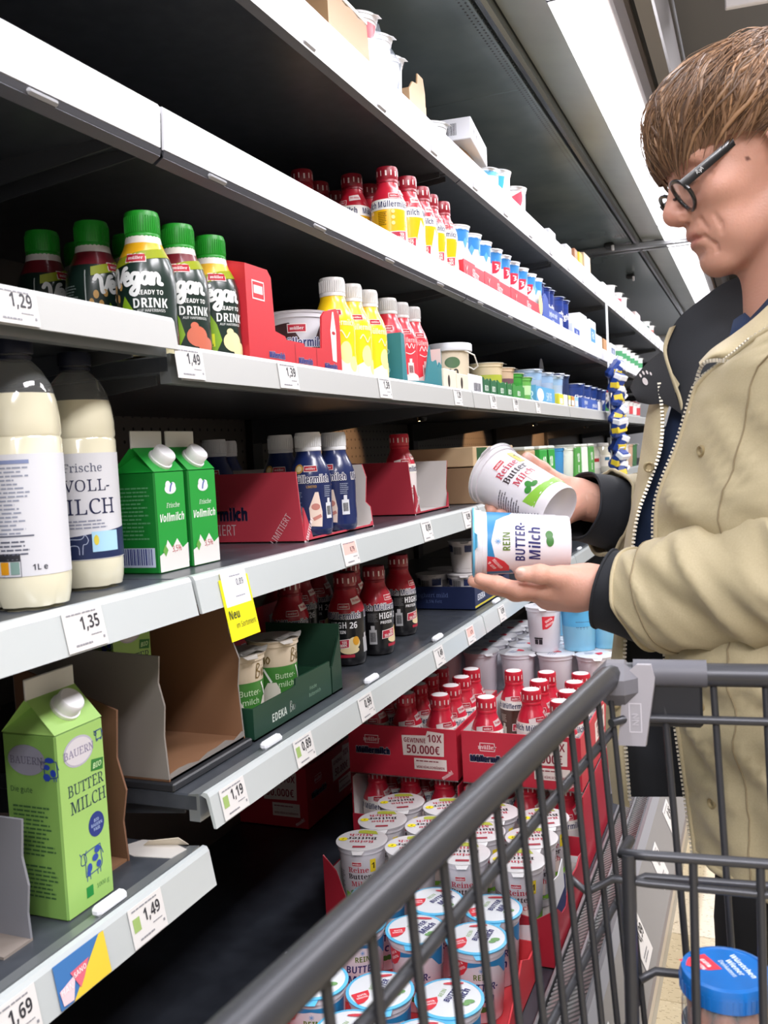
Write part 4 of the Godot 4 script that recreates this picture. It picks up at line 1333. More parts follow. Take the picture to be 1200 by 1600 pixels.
	# small mixed goods towards the post
	for e in [[884, .05, "dfe6f2", "2a4aa0"], [896, .1, "ececf2", ""], [911, .1, "e8f0f8", "3a86c8"], [921, .06, "eeeeee", ""], [933, .06, "b88a60", ""], [944, .06, "e6e8ec", "6a7a9a"]]:
		var zz := z_at(e[0], -0.72, y + .03)
		o = thing("small_carton", "small %s carton on the second shelf before the clip strip" % {884: "low navy-printed", 896: "plain white", 911: "white and bright blue", 921: "low white", 933: "brown", 944: "white and grey-blue"}[e[0]], "carton", Vector3(-0.72, y, zz), 0.0, "small cartons near the clip strip")
		part(o, "carton_body", box(Vector3(0, e[1] * .6, 0), Vector3(0.09, e[1] * 1.2, 0.16), .002), mat(e[2], .55))
		if e[3]:
			stick(o, "print_panel", panel(0, 0, .12, e[1] * .6), Vector3(.045, e[1] * .55, 0), Vector3.FORWARD, Vector3.UP, e[3], 1)
			stick(o, "print_word", words("Fit", e[1] * .3, "Droid Sans", true), Vector3(.045, e[1] * .55, 0), Vector3.FORWARD, Vector3.UP, "f2f4f8", 2)
	var mini := plain_cup(0.1, 0.036, 0.045, "eceeee", "f4f4f4", "4f9a6a")
	for u in [961, 968, 974, 981, 987, 994]:
		put(mini, "small_yoghurt_cup", "small white cup with green band, %s past the clip strip" % nth([961, 968, 974, 981, 987, 994].find(u)), "cup", "small cups past the clip strip", Vector3(-0.72, y, z_at(u, -0.72, y + .05)), OUT)
	mini.free()
	navy.free()

func sign_disc(o: Node3D, r: float) -> void:
	var d := part(o, "disc", lathe([[0.0, 0.0], [r, 0.0], [r, 0.002], [0.0, 0.002]], 32), mat("b9bcc2", 0.35, 0.3))
	d.basis = Basis(Vector3(0, 1, 0), Vector3(0.92, 0, 0.39), Vector3(0.39, 0, -0.92)).orthonormalized()
	var g := RandomNumberGenerator.new()
	g.seed = 11
	var t := PackedVector2Array()
	for k in 26:
		t.append_array(moved(panel(0, 0, r * g.randf_range(.1, .4), r * .09), Vector2(g.randf_range(-.55, .55), g.randf_range(-.65, .65)) * r, g.randf_range(-.5, .5)))
	part(d, "disc_print", flat_print(t, Vector3(0, 0.002, 0), Vector3.RIGHT, Vector3.FORWARD, 0.0004), mat("2c2e36", 0.5))
	part(o, "foot", box(Vector3(0, -0.085, 0), Vector3(0.02, 0.03, 0.04), .003), mat("9a9ca0", .4))

# ---- middle shelf
func goods_middle() -> void:
	var y := S2
	var a := vegan_bottle("e0a81c", "e9dfb4")
	var b := vegan_bottle("6d1a24", "b8402f")
	var c := vegan_bottle("e6b53c", "efe4c0")
	var p := on_level(208, 330, y + 0.187)
	put(a, "vegan_drink_bottle", "dark green vegan drink bottle with deep yellow shoulder, farthest from the red display carton", "bottle", "", Vector3(p.x, y, -1.004), 0.3)
	p = on_level(264, 350, y + 0.187)
	put(b, "vegan_drink_bottle", "dark green vegan drink bottle with maroon shoulder between two with yellow shoulders", "bottle", "", Vector3(p.x, y, -1.082), 0.62)
	p = on_level(316, 368, y + 0.187)
	put(c, "vegan_drink_bottle", "vegan drink bottle with pale yellow foot touching the red display carton", "bottle", "", Vector3(p.x, y, -1.16), 0.78)
	for e in [[-.81, -1.006, 0, "maroon-shouldered, nearer the edge"], [-.895, -1.008, 0, "maroon-shouldered, farthest in"], [-.815, -1.09, 1, "yellow-shouldered, nearer the edge"], [-.9, -1.09, 1, "yellow-shouldered, farthest in"]]:
		put(b if e[2] == 0 else a, "vegan_drink_bottle", "green-capped vegan drink bottle in deep shade, %s" % e[3], "bottle", "vegan bottles standing back in shade", Vector3(e[0], y, e[1]), [1.6, 0.2][e[2]])
	a.free(); b.free(); c.free()
	# red display carton
	var za := z_at(396, -0.675, y + .04)
	var zb := z_at(540, -0.675, y + .03)
	var ln := absf(zb - za)
	var o := thing("red_display_carton", "red display carton with high ends and cut-down front holding a brown tub", "carton", Vector3(-0.765, y, (za + zb) / 2))
	walls(o, 0.165, ln, [[[0, 0], [1, 0], [1, .15], [.8, .158], [.3, .15], [0, .14]], [[0, 0], [1, 0], [1, .12], [0, .1]], [[0, 0], [1, 0], [1, .112], [.97, .122], [.82, .112], [.78, .102], [.76, .048], [.56, .045], [.55, .05], [.36, .05], [.35, .055], [.25, .06], [.235, .14], [.2, .15], [0, .15]], 0.14], "c4242f", "d8d2cf")
	var fx := Vector3(0.0825, 0, 0)
	stick(o, "logo", bits([frame2(-ln * .39, .115, .034, .026, .002), panel(-ln * .39, .116, .026, .012)]), fx, Vector3.FORWARD, Vector3.UP, "f1dede", 1)
	var nm := PackedVector2Array()
	for q in [-.24, .06, .36]:
		nm.append_array(moved(words("Müllermilch", .0085, "Droid Sans", true, .72), Vector2(ln * q, .022 - q * .006)))
	stick(o, "brand_name_edge", haloed(nm, .0007), fx, Vector3.FORWARD, Vector3.UP, "e9d7e2", 1)
	stick(o, "brand_name", nm, fx, Vector3.FORWARD, Vector3.UP, "2d3590", 2)
	stick(o, "drop_picture", patch([[-.008, -.04], [.008, -.042], [.011, .01], [.004, .045], [-.001, .045], [-.012, .012]]), fx + Vector3(0, .07, -ln * .41), Vector3.FORWARD, Vector3.UP, "efe9e6", 1)
	stick(o, "drop_lips", oval(0, .008, .007, .003), fx + Vector3(0, .07, -ln * .41), Vector3.FORWARD, Vector3.UP, "b3202c", 2)
	stick(o, "flap_seams", bits([panel(-ln * .05, .024, .0014, .045), panel(ln * .19, .024, .0014, .045)]), fx, Vector3.FORWARD, Vector3.UP, "8d1a24", 1)
	# brown tub inside
	var tub := lidded_cup(0.118, 0.044, 0.056, "d9d6da", "e2e0e2", "", false)
	var tp: PackedVector2Array = tub[1]
	girth(tub[0], "cocoa_panel", patch([[-.09, -.05], [.09, -.05], [.09, .03], [.03, .032], [.01, -.012], [.0, -.03], [-.012, .0], [-.03, .03], [-.09, .026]]), tp, 0.1, .068, "3c1c1e", 1)
	brand_mark(tub[0], tp, -0.25, .088, .034)
	girth(tub[0], "brand_name_edge", haloed(milk_words(.015), .0012), tp, 0.0, .064, "e6e4ee", 2)
	girth(tub[0], "brand_name", milk_words(.015), tp, 0.0, .064, "222a68", 3)
	tagged(tub[0], "cocoa_milk_tub", "white and dark brown milk tub standing inside the red display carton", "tub", Vector3(-0.765, y + .004, z_at(466, -0.765, 1.5)), 0.65)
	# banana and berry bottles
	var ban := milk_bottle("banana")
	for e in [[521, 436, .5], [553.5, 445, .75], [574.5, 454, .9]]:
		p = on_level(e[0], e[1], y + 0.187)
		put(ban, "banana_milk_bottle", "bright yellow banana milk bottle with white cap, %s from the red display carton" % {521: "first", 553.5: "second", 574.5: "third"}[e[0]], "bottle", "banana milk bottles", Vector3(-0.716, y, {521: -1.548, 553.5: -1.626, 574.5: -1.704}[e[0]]), e[2])
	ban.free()
	var ber := milk_bottle("berry")
	for e in [[609.5, 469, .4], [636, 475, .8], [657, 481.5, 1.0]]:
		p = on_level(e[0], e[1], y + 0.187)
		put(ber, "strawberry_milk_bottle", "red strawberry milk bottle in the teal carton, %s from the banana bottles" % {609.5: "first", 636: "second", 657: "third"}[e[0]], "bottle", "strawberry milk bottles", Vector3(-0.725, y + .003, p.z), e[2])
	ber.free()
	za = z_at(649, -0.68, y + .05) + .035
	za = on_level(609.5, 469, y + .187).z + .045
	zb = z_at(690, -0.68, y + .02)
	ln = absf(zb - za)
	o = thing("teal_carton", "teal carton with torn white front holding strawberry milk bottles", "carton", Vector3(-0.74, y, (za + zb) / 2))
	walls(o, 0.125, ln, [0.112, 0.1, [[0, 0], [1, 0]] + ragged(.06, .72, 1, 5, .012, 6) + [[.7, .1], [.55, .02], [.1, .015], [.06, .11], [0, .112]], 0.1], "2c7a84", "d9d4ce")
	stick(o, "ring_marks", bits([oval(.03, .02, .006, .006), oval(.012, -.002, .006, .006), oval(.03, -.018, .006, .006)]), Vector3(0, .055, ln / 2), Vector3.RIGHT, Vector3.UP, "7fc0c4", 1)
	stick(o, "ring_centres", bits([oval(.03, .02, .0038, .0038), oval(.012, -.002, .0038, .0038), oval(.03, -.018, .0038, .0038)]), Vector3(0, .055, ln / 2), Vector3.RIGHT, Vector3.UP, "2c7a84", 2)
	# bucket with wire handle
	var bz := z_at(705, -0.72, y + .06)
	var bk := lidded_cup(0.128, 0.048, 0.056, "d8ccb6", "cfcfd2", "", false)
	part(bk[0], "bucket_lid", lathe([[0.0575, 0.11], [0.06, 0.112], [0.06, 0.128], [0.057, 0.131], [0.0, 0.131]], 32), mat("c6c8cc", .4))
	girth(bk[0], "oval_label", oval(0, 0, .02, .014), bk[1], -.25, .082, "4c6a4a", 1)
	girth(bk[0], "number_words", bits([words("10", .02, "Droid Sans", true)]), bk[1], -.25, .056, "2c2c2c", 2)
	girth(bk[0], "navy_tag", panel(0, 0, .034, .014), bk[1], -.2, .03, "1d2f66", 1)
	girth(bk[0], "tag_word", words("WEISSE", .006, "Droid Sans", true), bk[1], -.2, .03, "e6e8f0", 2)
	part(bk[0], "handle", tube([Vector3(.0, .118, .058), Vector3(.05, .1, .045), Vector3(.072, .075, .02), Vector3(.074, .07, -.01), Vector3(.055, .09, -.04), Vector3(.0, .118, -.058)], .0018, 6), mat("e4e2dc", .4))
	tagged(bk[0], "yoghurt_bucket", "cream coloured yoghurt bucket with grey lid and wire handle", "bucket", Vector3(-0.725, y, bz), .75)
	# low cartons from the bucket onward
	var seq := [[694, 714, .055, "ddd2bf", ""], [714.5, 733, .05, "ddd2bf", ""], [733.5, 755, .055, "e4e4ea", "code"]]
	for e in seq:
		za = z_at(e[0], -0.672, y + .02)
		zb = z_at(e[1], -0.672, y + .02)
		var zn := absf(za - zb)
		o = thing("cream_carton" if not e[4] else "barcode_box", "cream carton with oval finger hole, %s" % ("before the yoghurt bucket" if e[0] == 694 else "beside the bar code box") if not e[4] else "white low box printed with a bar code beside cream cartons", "carton" if not e[4] else "box", Vector3(-0.70, y, (za + zb) / 2), 0.0, "cream cartons with finger holes" if not e[4] else "")
		part(o, "carton_body", box(Vector3(0, e[2] / 2, 0), Vector3(.055, e[2], zn - .004), .0015), mat(e[3], .6))
		if e[4]:
			stick(o, "bar_code", bar_code(.01, -.006, zn * .5, .026, 8), Vector3(.0275, .028, 0), Vector3.FORWARD, Vector3.UP, "4a4a52", 1)
		else:
			stick(o, "finger_hole", oval(-.01, 0, .009, .014), Vector3(.0275, .028, 0), Vector3.FORWARD, Vector3.UP, "3a2e28", 1)
	# green trays with beige and green cups
	var gt := [[755, 766], [766.5, 777], [777.5, 792], [792.5, 801], [801.5, 820]]
	for k in gt.size():
		za = z_at(gt[k][0], -0.672, y + .02)
		zb = z_at(gt[k][1], -0.672, y + .02)
		o = thing("green_sales_tray", "low green cardboard tray lettered in white, %s from the bar code box" % nth(k), "tray", Vector3(-0.72, y, (za + zb) / 2), 0.0, "green trays on the middle shelf")
		walls(o, .096, absf(za - zb) - .004, [.05, .05, [[0, 0], [1, 0], [1, .046], [.75, .052], [.3, .046], [0, .054]], .05], ["1f5c38", "20613b", "216a3a", "246e36", "3a8a3c"][k], "cfd6c8")
		stick(o, "tray_words", bits([words("BIO", .014), panel(0, -.016, .04, .003)]), Vector3(.048, .026, 0), Vector3.FORWARD, Vector3.UP, "dfeadf", 1)
	for e in [[758, "d8c6a4", .105, "a9b23a"], [777, "cdb296", .1, "6a4a52"], [792, "3f9a3a", .09, "2f8a30"], [806, "6aae54", .085, "b8d8a4"]]:
		tagged(plain_cup(e[2], .044, .054, e[1], "d8d4c6", e[3], "", .5, .35), "organic_yoghurt_cup", "%s organic cup standing in a low green tray" % {758: "cream", 777: "brownish beige", 792: "deep green", 806: "light green"}[e[0]], "cup", Vector3(-0.735, y + .004, z_at(e[0], -0.735, y + .08)), OUT, "organic cups in the green trays")
	# pale blue tubs and tray
	var sk := plain_cup(.12, .044, .056, "a9bdd6", "d6dce4", "8fb0d2", "", .8, .2)
	var sp := cup_profile(.12, .044, .056)
	for k in [0.0, .9]:
		girth(sk, "name_word", words("SKYR", .018, "Droid Sans", true, .8), sp, k, .04, "27406e", 3)
	girth(sk, "small_print", small_print(0, 0, .05, 8, .006, 3), sp, -1.0, .085, "5a6a80", 2)
	for u in [823, 842, 858]:
		put(sk, "pale_blue_tub", "pale blue skyr tub, %s from the green trays" % {823: "first", 842: "second", 858: "third"}[u], "tub", "pale blue tubs", Vector3(-0.735, y + .004, z_at(u, -0.735, y + .08)), .9)
	sk.free()
	za = z_at(838, -0.672, y + .02)
	zb = z_at(867, -0.672, y + .02)
	o = thing("light_blue_tray", "light blue cardboard tray with a white oval and large lettering", "tray", Vector3(-0.73, y, (za + zb) / 2))
	ln = absf(za - zb)
	walls(o, .116, ln, [.065, .06, .062, .06], "5aa0cc", "cfdde8")
	stick(o, "side_letters", words("SKYR", .034, "Droid Sans", false), Vector3(.0, .03, ln / 2), Vector3.RIGHT, Vector3.UP, "cfe6f4", 1)
	stick(o, "oval_mark", oval(-ln * .28, .002, .05, .022), Vector3(.058, .032, 0), Vector3.FORWARD, Vector3.UP, "f2f6fa", 1)
	stick(o, "tray_letters", moved(words("SKYR", .028, "Droid Sans", false), Vector2(ln * .18, 0)), Vector3(.058, .032, 0), Vector3.FORWARD, Vector3.UP, "e6f2fa", 1)
	var sg := thing("round_shelf_sign", "round black and white printed sign on edge above the pale blue tubs", "sign", Vector3(-0.83, y + .14, z_at(846, -0.83, y + .17)), .5)
	sign_disc(sg, .085)
	var dk := plain_cup(.135, .03, .037, "24365e", "d6dce6", "1c2c54", "", .5, .5)
	for u in [868, 876]:
		put(dk, "dark_blue_cup", "narrow dark blue cup with pale lid, %s from the pale blue tubs" % {868: "first", 876: "second"}[u], "cup", "narrow dark blue cups", Vector3(-0.72, y, z_at(u, -0.72, y + .08)), .9)
	# navy tubs
	var nv := plain_cup(.115, .05, .062, "223f86", "cdd4e0", "1b3676", "Skyr", .5, .6)
	for u in [891, 903, 913, 921, 928]:
		put(nv, "navy_tub", "round navy tub with white lettering, %s from the narrow dark blue cups" % nth([891, 903, 913, 921, 928].find(u)), "tub", "navy tubs on the middle shelf", Vector3(-0.74, y + .002, z_at(u, -0.74, y + .08)), .9)
	nv.free(); dk.free()
	za = z_at(909, -0.672, y + .02)
	zb = z_at(934, -0.672, y + .02)
	o = thing("blue_sales_tray", "blue cardboard tray with two blocks of white lettering under navy tubs", "tray", Vector3(-0.71, y, (za + zb) / 2))
	walls(o, .076, absf(za - zb), [.055, .055, .055, .055], "3a5cae", "d4dae6")
	stick(o, "tray_words", bits([moved(words("Joghurt", .016), Vector2(-.1, .008)), moved(words("mild", .016), Vector2(-.1, -.014)), moved(words("griech. Art", .016), Vector2(.12, 0))]), Vector3(.038, .028, 0), Vector3.FORWARD, Vector3.UP, "dfe6f4", 1)
	for e in [[876, "d8d23a"], [884, "e8ecec"], [889, "e2e05a"], [894, "d8964a"], [900, "9ac4e0"], [938, "eeeeee"]]:
		o = thing("small_snack_box", "small %s snack box in front of the navy tubs" % {876: "mustard", 884: "white", 889: "lemon yellow", 894: "orange", 900: "sky blue", 938: "plain white, last"}[e[0]], "box", Vector3(-0.69, y, z_at(e[0], -0.675, y + .02)), 0.0, "small snack boxes")
		part(o, "carton_body", box(Vector3(0, .026, 0), Vector3(.036, .052, .08), .0015), mat(e[1], .5))
		stick(o, "print_panel", panel(0, 0, .05, .02), Vector3(.018, .026, 0), Vector3.FORWARD, Vector3.UP, "f2efe6", 1)
	o = thing("striped_carton", "pale carton with red lid edge and bar code near the hanging clip strip", "carton", Vector3(-0.76, y + .055, z_at(941, -0.74, y + .1)))
	part(o, "carton_body", box(Vector3(0, .03, 0), Vector3(.16, .06, .22), .002), mat("e0d8d2", .6))
	part(o, "carton_lid", box(Vector3(0, .064, 0), Vector3(.165, .008, .225), .002), mat("b02c3c", .6))
	stick(o, "bar_code", bar_code(0, 0, .12, .04, 4), Vector3(0, .03, .11), Vector3.RIGHT, Vector3.UP, "4c4c52", 1)
	for e in [[946, "3f8a4a"], [972, "d8d4d0"], [978, "c84a50"], [984, "e6dcd8"], [990, "c84a50"]]:
		tagged(plain_cup(.09, .036, .045, "e6e6e4", "eeeeee", e[1], "", .5, .5), "small_yoghurt_cup", "small cup with %s band by the clip strip" % {946: "green", 972: "grey", 978: "red", 984: "cream", 990: "red, the farther,"}[e[0]], "cup", Vector3(-0.715, y, z_at(e[0], -0.715, y + .05)), OUT, "small cups by the clip strip")
	o = thing("dark_red_carton", "dark red carton far along the middle shelf behind striped cups", "carton", Vector3(-0.8, y, z_at(993, -0.75, y + .08)))
	part(o, "carton_body", box(Vector3(0, .06, 0), Vector3(.12, .12, .3), .002), mat("8e2030", .6))
	stick(o, "carton_word", words("Pudding", .025), Vector3(0, .07, .15), Vector3.RIGHT, Vector3.UP, "e0c8c8", 1)
	clip_strip()

func clip_strip() -> void:
	# the white post with a hanging strip of small snack packs
	var z := z_at(951, -0.635, 1.6)
	var o := thing("clip_strip", "white hanging strip at the cabinet front that carries small snack packs", "display strip", Vector3(-0.635, 0, z))
	part(o, "strip", box(Vector3(0, 1.5, 0), Vector3(.006, .86, .03), .001), mat("e6e8ea", .5))
	part(o, "hook", tube([Vector3(-.02, 1.935, 0), Vector3(0, 1.94, 0), Vector3(0, 1.92, 0)], .003, 6), mat("c0c4c8", .4, .6))
	var pack := Node3D.new()
	var blue := mat("24408c", .35)
	part(pack, "wrapper", box(Vector3(.028, 0, 0), Vector3(.05, .095, .07), .012), blue)
	part(pack, "yellow_stripe", box(Vector3(.034, -.01, .0), Vector3(.041, .03, .0715), .004, Basis(Vector3.BACK, .35)), mat("e0c438", .4))
	part(pack, "white_panel", box(Vector3(.034, .03, 0), Vector3(.041, .026, .0715), .004), mat("e6e8f0", .4))
	part(pack, "hanging_hole_tab", box(Vector3(.012, .05, 0), Vector3(.004, .02, .05), .001), mat("eef0f4", .4))
	for k in 9:
		for side in 2:
			var q := put(pack, "snack_pack", "blue and yellow snack pack on the clip strip, %s down on the %s side" % [nth(k), ["far", "near"][side]], "snack pack", "snack packs on the clip strip", Vector3(-.632 + .012 * side, 1.60 - .068 * k, z - .035 + .07 * side), .1)
			q.rotation = Vector3(.25 * sin(5.1 * k + side), .5 * sin(3.7 * k + 2.0 * side), -.45 + .3 * sin(2.3 * k + 4.0 * side))
	pack.free()

# ---- the lower shelves
func goods_lower() -> void:
	var y := S3
	var o: Node3D
	# one-litre milk bottles
	tagged(litre_bottle(0), "milk_bottle", "one litre milk bottle showing its nutrition table and orange energy boxes", "bottle", Vector3(-0.728, y, -0.765), 0.55)
	tagged(litre_bottle(1), "milk_bottle", "one litre milk bottle lettered VOLL-MILCH with a navy foot band", "bottle", Vector3(-0.764, y, -0.90), 0.62)
	# half-litre green gable cartons
	var g := gable_carton(.068, .068, .136, "1fa03a", "157a2c", .42)
	var hd := .034
	var fz := Vector3(0, 0, hd)
	stick(g, "dairy_mark", bits([oval(0, 0, .013, .007), oval(-.005, .005, .006, .006), oval(.006, .004, .006, .005)]), fz + Vector3(0, .112, 0), Vector3.RIGHT, Vector3.UP, "e9ecf2", 2)
	stick(g, "dairy_mark_blue", pen([[[-.2, -.8], [.1, .2], [.6, .9]]], .0025, .006), fz + Vector3(0, .114, 0), Vector3.RIGHT, Vector3.UP, "3a56a4", 3)
	stick(g, "fresh_word", words("Frische", .0062, "Droid Serif", false, 1.0, .2), fz + Vector3(.004, .09, 0), Vector3.RIGHT, Vector3.UP, "e6f2e6", 2)
	stick(g, "name_word", words("Vollmilch", .0105, "Droid Sans", true, .86, .2), fz + Vector3(0, .074, 0), Vector3.RIGHT, Vector3.UP, "f2f6f0", 2)
	stick(g, "milk_wave", patch([[-.033, -.022], [.033, -.022], [.033, .012], [.02, .006], [.008, .02], [-.004, .008], [-.014, .02], [-.022, .004], [-.033, .0]]), fz + Vector3(0, .024, 0), Vector3.RIGHT, Vector3.UP, "eceae4", 2)
	stick(g, "fat_words", words("3,5%", .0085, "Droid Sans", false, .85), fz + Vector3(.006, .03, 0), Vector3.RIGHT, Vector3.UP, "c02c3c", 3)
	stick(g, "green_seal", patch([[-.006, 0], [0, .008], [.006, 0], [0, -.008]]), fz + Vector3(-.02, .03, 0), Vector3.RIGHT, Vector3.UP, "6fae4c", 3)
	var lx := Vector3(-.034, 0, 0)
	stick(g, "small_print", small_print(0, 0, .05, 14, .0052, 6), lx + Vector3(0, .115, 0), Vector3.BACK, Vector3.UP, "5aa06a", 1)
	stick(g, "bar_code_field", panel(0, 0, .056, .026), lx + Vector3(0, .022, 0), Vector3.BACK, Vector3.UP, "c9d4e8", 1)
	stick(g, "bar_code", bar_code(0, 0, .046, .022, 5), lx + Vector3(0, .023, 0), Vector3.BACK, Vector3.UP, "2b3a86", 2)
	put(g, "half_litre_milk_carton", "green gable-top milk carton with white cap next to the litre bottles", "carton", "", Vector3(-0.775, y, -1.045), OUT)
	put(g, "half_litre_milk_carton", "green gable-top milk carton with white cap wedged next to the red open carton", "carton", "", Vector3(-0.772, y, -1.119), OUT)
	g.free()
	# red open carton with navy bottles
	o = thing("red_open_carton", "large red open carton lettered LIMITIERT with a cut-away front holding navy bottles", "carton", Vector3(-0.925, y, -1.552))
	walls(o, .40, .305, [[[0, 0], [1, 0], [.985, .06], [.975, .122], [0, .124]], [[0, 0], [1, 0], [.99, .04], [.965, .05], [.975, .1], [.955, .126], [0, .126]], [[0, 0], [1, 0], [1, .012], [.97, .006], [.1, .006], [.05, .035], [0, .06]], .12], "c03c4b", "d5cfca")
	var nz := Vector3(0, 0, .1525)
	stick(o, "logo", frame2(.01, .082, .05, .024, .0015), nz, Vector3.RIGHT, Vector3.UP, "c8505c", 1)
	stick(o, "logo_name", moved(words("müller", .011, "Droid Serif"), Vector2(.01, .082)), nz, Vector3.RIGHT, Vector3.UP, "c8505c", 1)
	var big := moved(milk_words(.021), Vector2(.028, .052))
	stick(o, "brand_name_edge", haloed(big, .0013), nz, Vector3.RIGHT, Vector3.UP, "c66a80", 1)
	stick(o, "brand_name", big, nz, Vector3.RIGHT, Vector3.UP, "1a1a3c", 2)
	stick(o, "limited_word", moved(words("LIMITIERT", .019, "Droid Sans", false, .7), Vector2(.025, .024)), nz, Vector3.RIGHT, Vector3.UP, "d9b4b8", 1)
	stick(o, "limited_word", moved(words("LIMITIERT", .012, "Droid Sans", false, .8), Vector2(.155, .024), .95), nz, Vector3.RIGHT, Vector3.UP, "e6c4c6", 1)
	stick(o, "corner_word", moved(words("LIMITIERT", .009, "Droid Sans", true, .8), Vector2(-.133, .02), 1.0), Vector3(.2, 0, 0), Vector3.FORWARD, Vector3.UP, "f0dada", 1)
	var blue := milk_bottle("blue")
	for e in [[-.842, 437, .35, "first"], [-.757, 480, .52, "second"], [-.752, 520, .0, "third"], [-1.0, 334, .4, "fourth"], [-1.07, 352, .1, "fifth"]]:
		put(blue, "navy_milk_bottle", "navy milk bottle with white cap in the red open carton, %s from its lettered wall" % e[3], "bottle", "navy bottles in the red open carton", Vector3(e[0], y + .003, z_at(e[1], e[0], y + .19)), e[2])
	blue.free()
	# second red carton with white inside
	o = thing("white_lined_carton", "red carton with white lining and one red-capped bottle left inside", "carton", Vector3(-0.918, y, -2.108))
	walls(o, .36, .25, [[[0, 0], [1, 0], [.985, .04], [.965, .124], [0, .126]], [[0, 0], [1, 0], [.985, .05], [1.0, .12], [0, .125]], [[0, 0], [1, 0], [1, .04], [.94, .006], [.14, .006], [.07, .04], [0, .07]], .12], "b03040", "d8d3d0")
	stick(o, "corner_word", moved(words("muuh!", .012, "Droid Sans", true, .8), Vector2(-.108, .025), .9), Vector3(.18, 0, 0), Vector3.FORWARD, Vector3.UP, "f0dada", 1)
	var red := milk_bottle("red")
	put(red, "red_milk_bottle", "red-capped milk bottle with white sleeve alone in the white-lined red carton", "bottle", "", Vector3(-0.80, y + .003, -2.062), .75)
	# beige organic boxes and what follows
	o = thing("organic_box", "beige cardboard box with green square and Bio lettering on top of its stack", "box", Vector3(-0.80, y + .1, -2.55))
	part(o, "carton_body", box(Vector3(0, .026, 0), Vector3(.2, .052, .42), .002), mat("c2a884", .6))
	stick(o, "green_square", panel(-.13, 0, .1, .046), Vector3(.1, .026, 0), Vector3.FORWARD, Vector3.UP, "24502c", 1)
	stick(o, "square_word", moved(words("EDEKA", .012), Vector2(-.13, -.018)), Vector3(.1, .026, 0), Vector3.FORWARD, Vector3.UP, "e8efe6", 2)
	stick(o, "bio_word", pen([[[-1, -1], [-.8, 1], [-.2, .8], [-.8, .1], [-.1, -.3], [-.6, -1], [-1, -.9]], [[.3, .2], [.3, -.9]], [[.9, .2], [.6, -.4], [.9, -.9], [1.2, -.3], [.9, .2]]], .006, .018, Vector2(-.03, 0)), Vector3(.1, .026, 0), Vector3.FORWARD, Vector3.UP, "5a4a1c", 1)
	stick(o, "print_pictures", bits([panel(.07, 0, .05, .036), panel(.14, 0, .05, .036)]), Vector3(.1, .026, 0), Vector3.FORWARD, Vector3.UP, "6a5a3a", 1)
	o = thing("yoghurt_sales_box", "brown box with a navy yoghurt panel under the beige organic box", "box", Vector3(-0.80, y, -2.55))
	part(o, "carton_body", box(Vector3(0, .049, 0), Vector3(.2, .096, .42), .002), mat("8a6f52", .6))
	stick(o, "navy_panel", panel(-.06, .022, .22, .044), Vector3(.1, .049, 0), Vector3.FORWARD, Vector3.UP, "1d3270", 1)
	stick(o, "navy_panel_word", moved(words("Joghurt", .028, "Droid Serif", false), Vector2(-.06, .024)), Vector3(.1, .049, 0), Vector3.FORWARD, Vector3.UP, "e8ecf4", 2)
	stick(o, "lower_panel", bits([panel(-.07, -.025, .1, .04), panel(.06, -.025, .1, .04)]), Vector3(.1, .049, 0), Vector3.FORWARD, Vector3.UP, "b49a72", 1)
	stick(o, "small_print", bits([small_print(-.07, -.012, .08, 4, .008, 3), small_print(.06, -.012, .08, 4, .008, 4)]), Vector3(.1, .049, 0), Vector3.FORWARD, Vector3.UP, "5a4a34", 2)
	var gy := [[806, "b89a74", "carton"], [829, "2f9a3c", "carton"], [840, "2f9a3c", "carton"], [858, "3c8ec8", "cup"], [874, "dfe8dc", "cup"], [885, "4f9a44", "carton"], [896, "e4ece0", "carton"], [907, "4f9a44", "carton"]]
	for e in gy:
		var zz := z_at(e[0], -0.74, y + .08)
		if e[2] == "cup":
			tagged(plain_cup(.135, .05, .06, e[1], "d8dcd8", "", ""), "tall_yoghurt_tub", "tall %s tub among the green cartons" % ("blue" if e[0] == 858 else "pale"), "tub", Vector3(-.74, y, zz), OUT, "tall tubs among the green cartons")
		else:
			o = thing("green_milk_carton", "%s upright carton, %s beyond the brown yoghurt box" % ["brown" if e[1] == "b89a74" else ("pale" if e[1] == "e4ece0" else "green"), nth(gy.find(e))], "carton", Vector3(-.74, y, zz), 0.0, "green cartons beyond the brown box")
			part(o, "carton_body", box(Vector3(0, .066, 0), Vector3(.1, .132, .13), .002), mat(e[1], .5))
			part(o, "carton_top", box(Vector3(0, .139, 0), Vector3(.1, .012, .13), .004), mat("dfe4dc", .5))
			stick(o, "print_word", bits([moved(words("10", .035), Vector2(0, .01)), moved(words("8", .03), Vector2(.0, -.035))]), Vector3(.05, .08, 0), Vector3.FORWARD, Vector3.UP, "f0f4ec", 1)
	for e in [[921, "dcd8c8"], [938, "c9c6b4"]]:
		o = thing("yoghurt_jar", "glass yoghurt jar with pale lid and %s label mark" % ("red" if e[0] == 921 else "blue"), "jar", Vector3(-.74, y, z_at(e[0], -.74, y + .08)), .9, "glass yoghurt jars")
		part(o, "glass", lathe([[0, .004], [.045, 0], [.05, .01], [.05, .1], [.042, .12], [.038, .13]], 24), mat(e[1], .15, 0, .8))
		part(o, "jar_lid", lathe([[.04, .128], [.042, .13], [.042, .144], [0, .146]], 24), mat("d8d8d6", .4))
		part(o, "paper_label", lathe([[.0505, .03], [.0505, .085]], 24), mat("ddd8cc", .6))
		girth(o, "label_mark", panel(0, .012, .03, .016), profile([[.0505, 0], [.0505, .15]]), 0, .055, "b03a3a" if e[0] == 921 else "3a6a8a", 2)
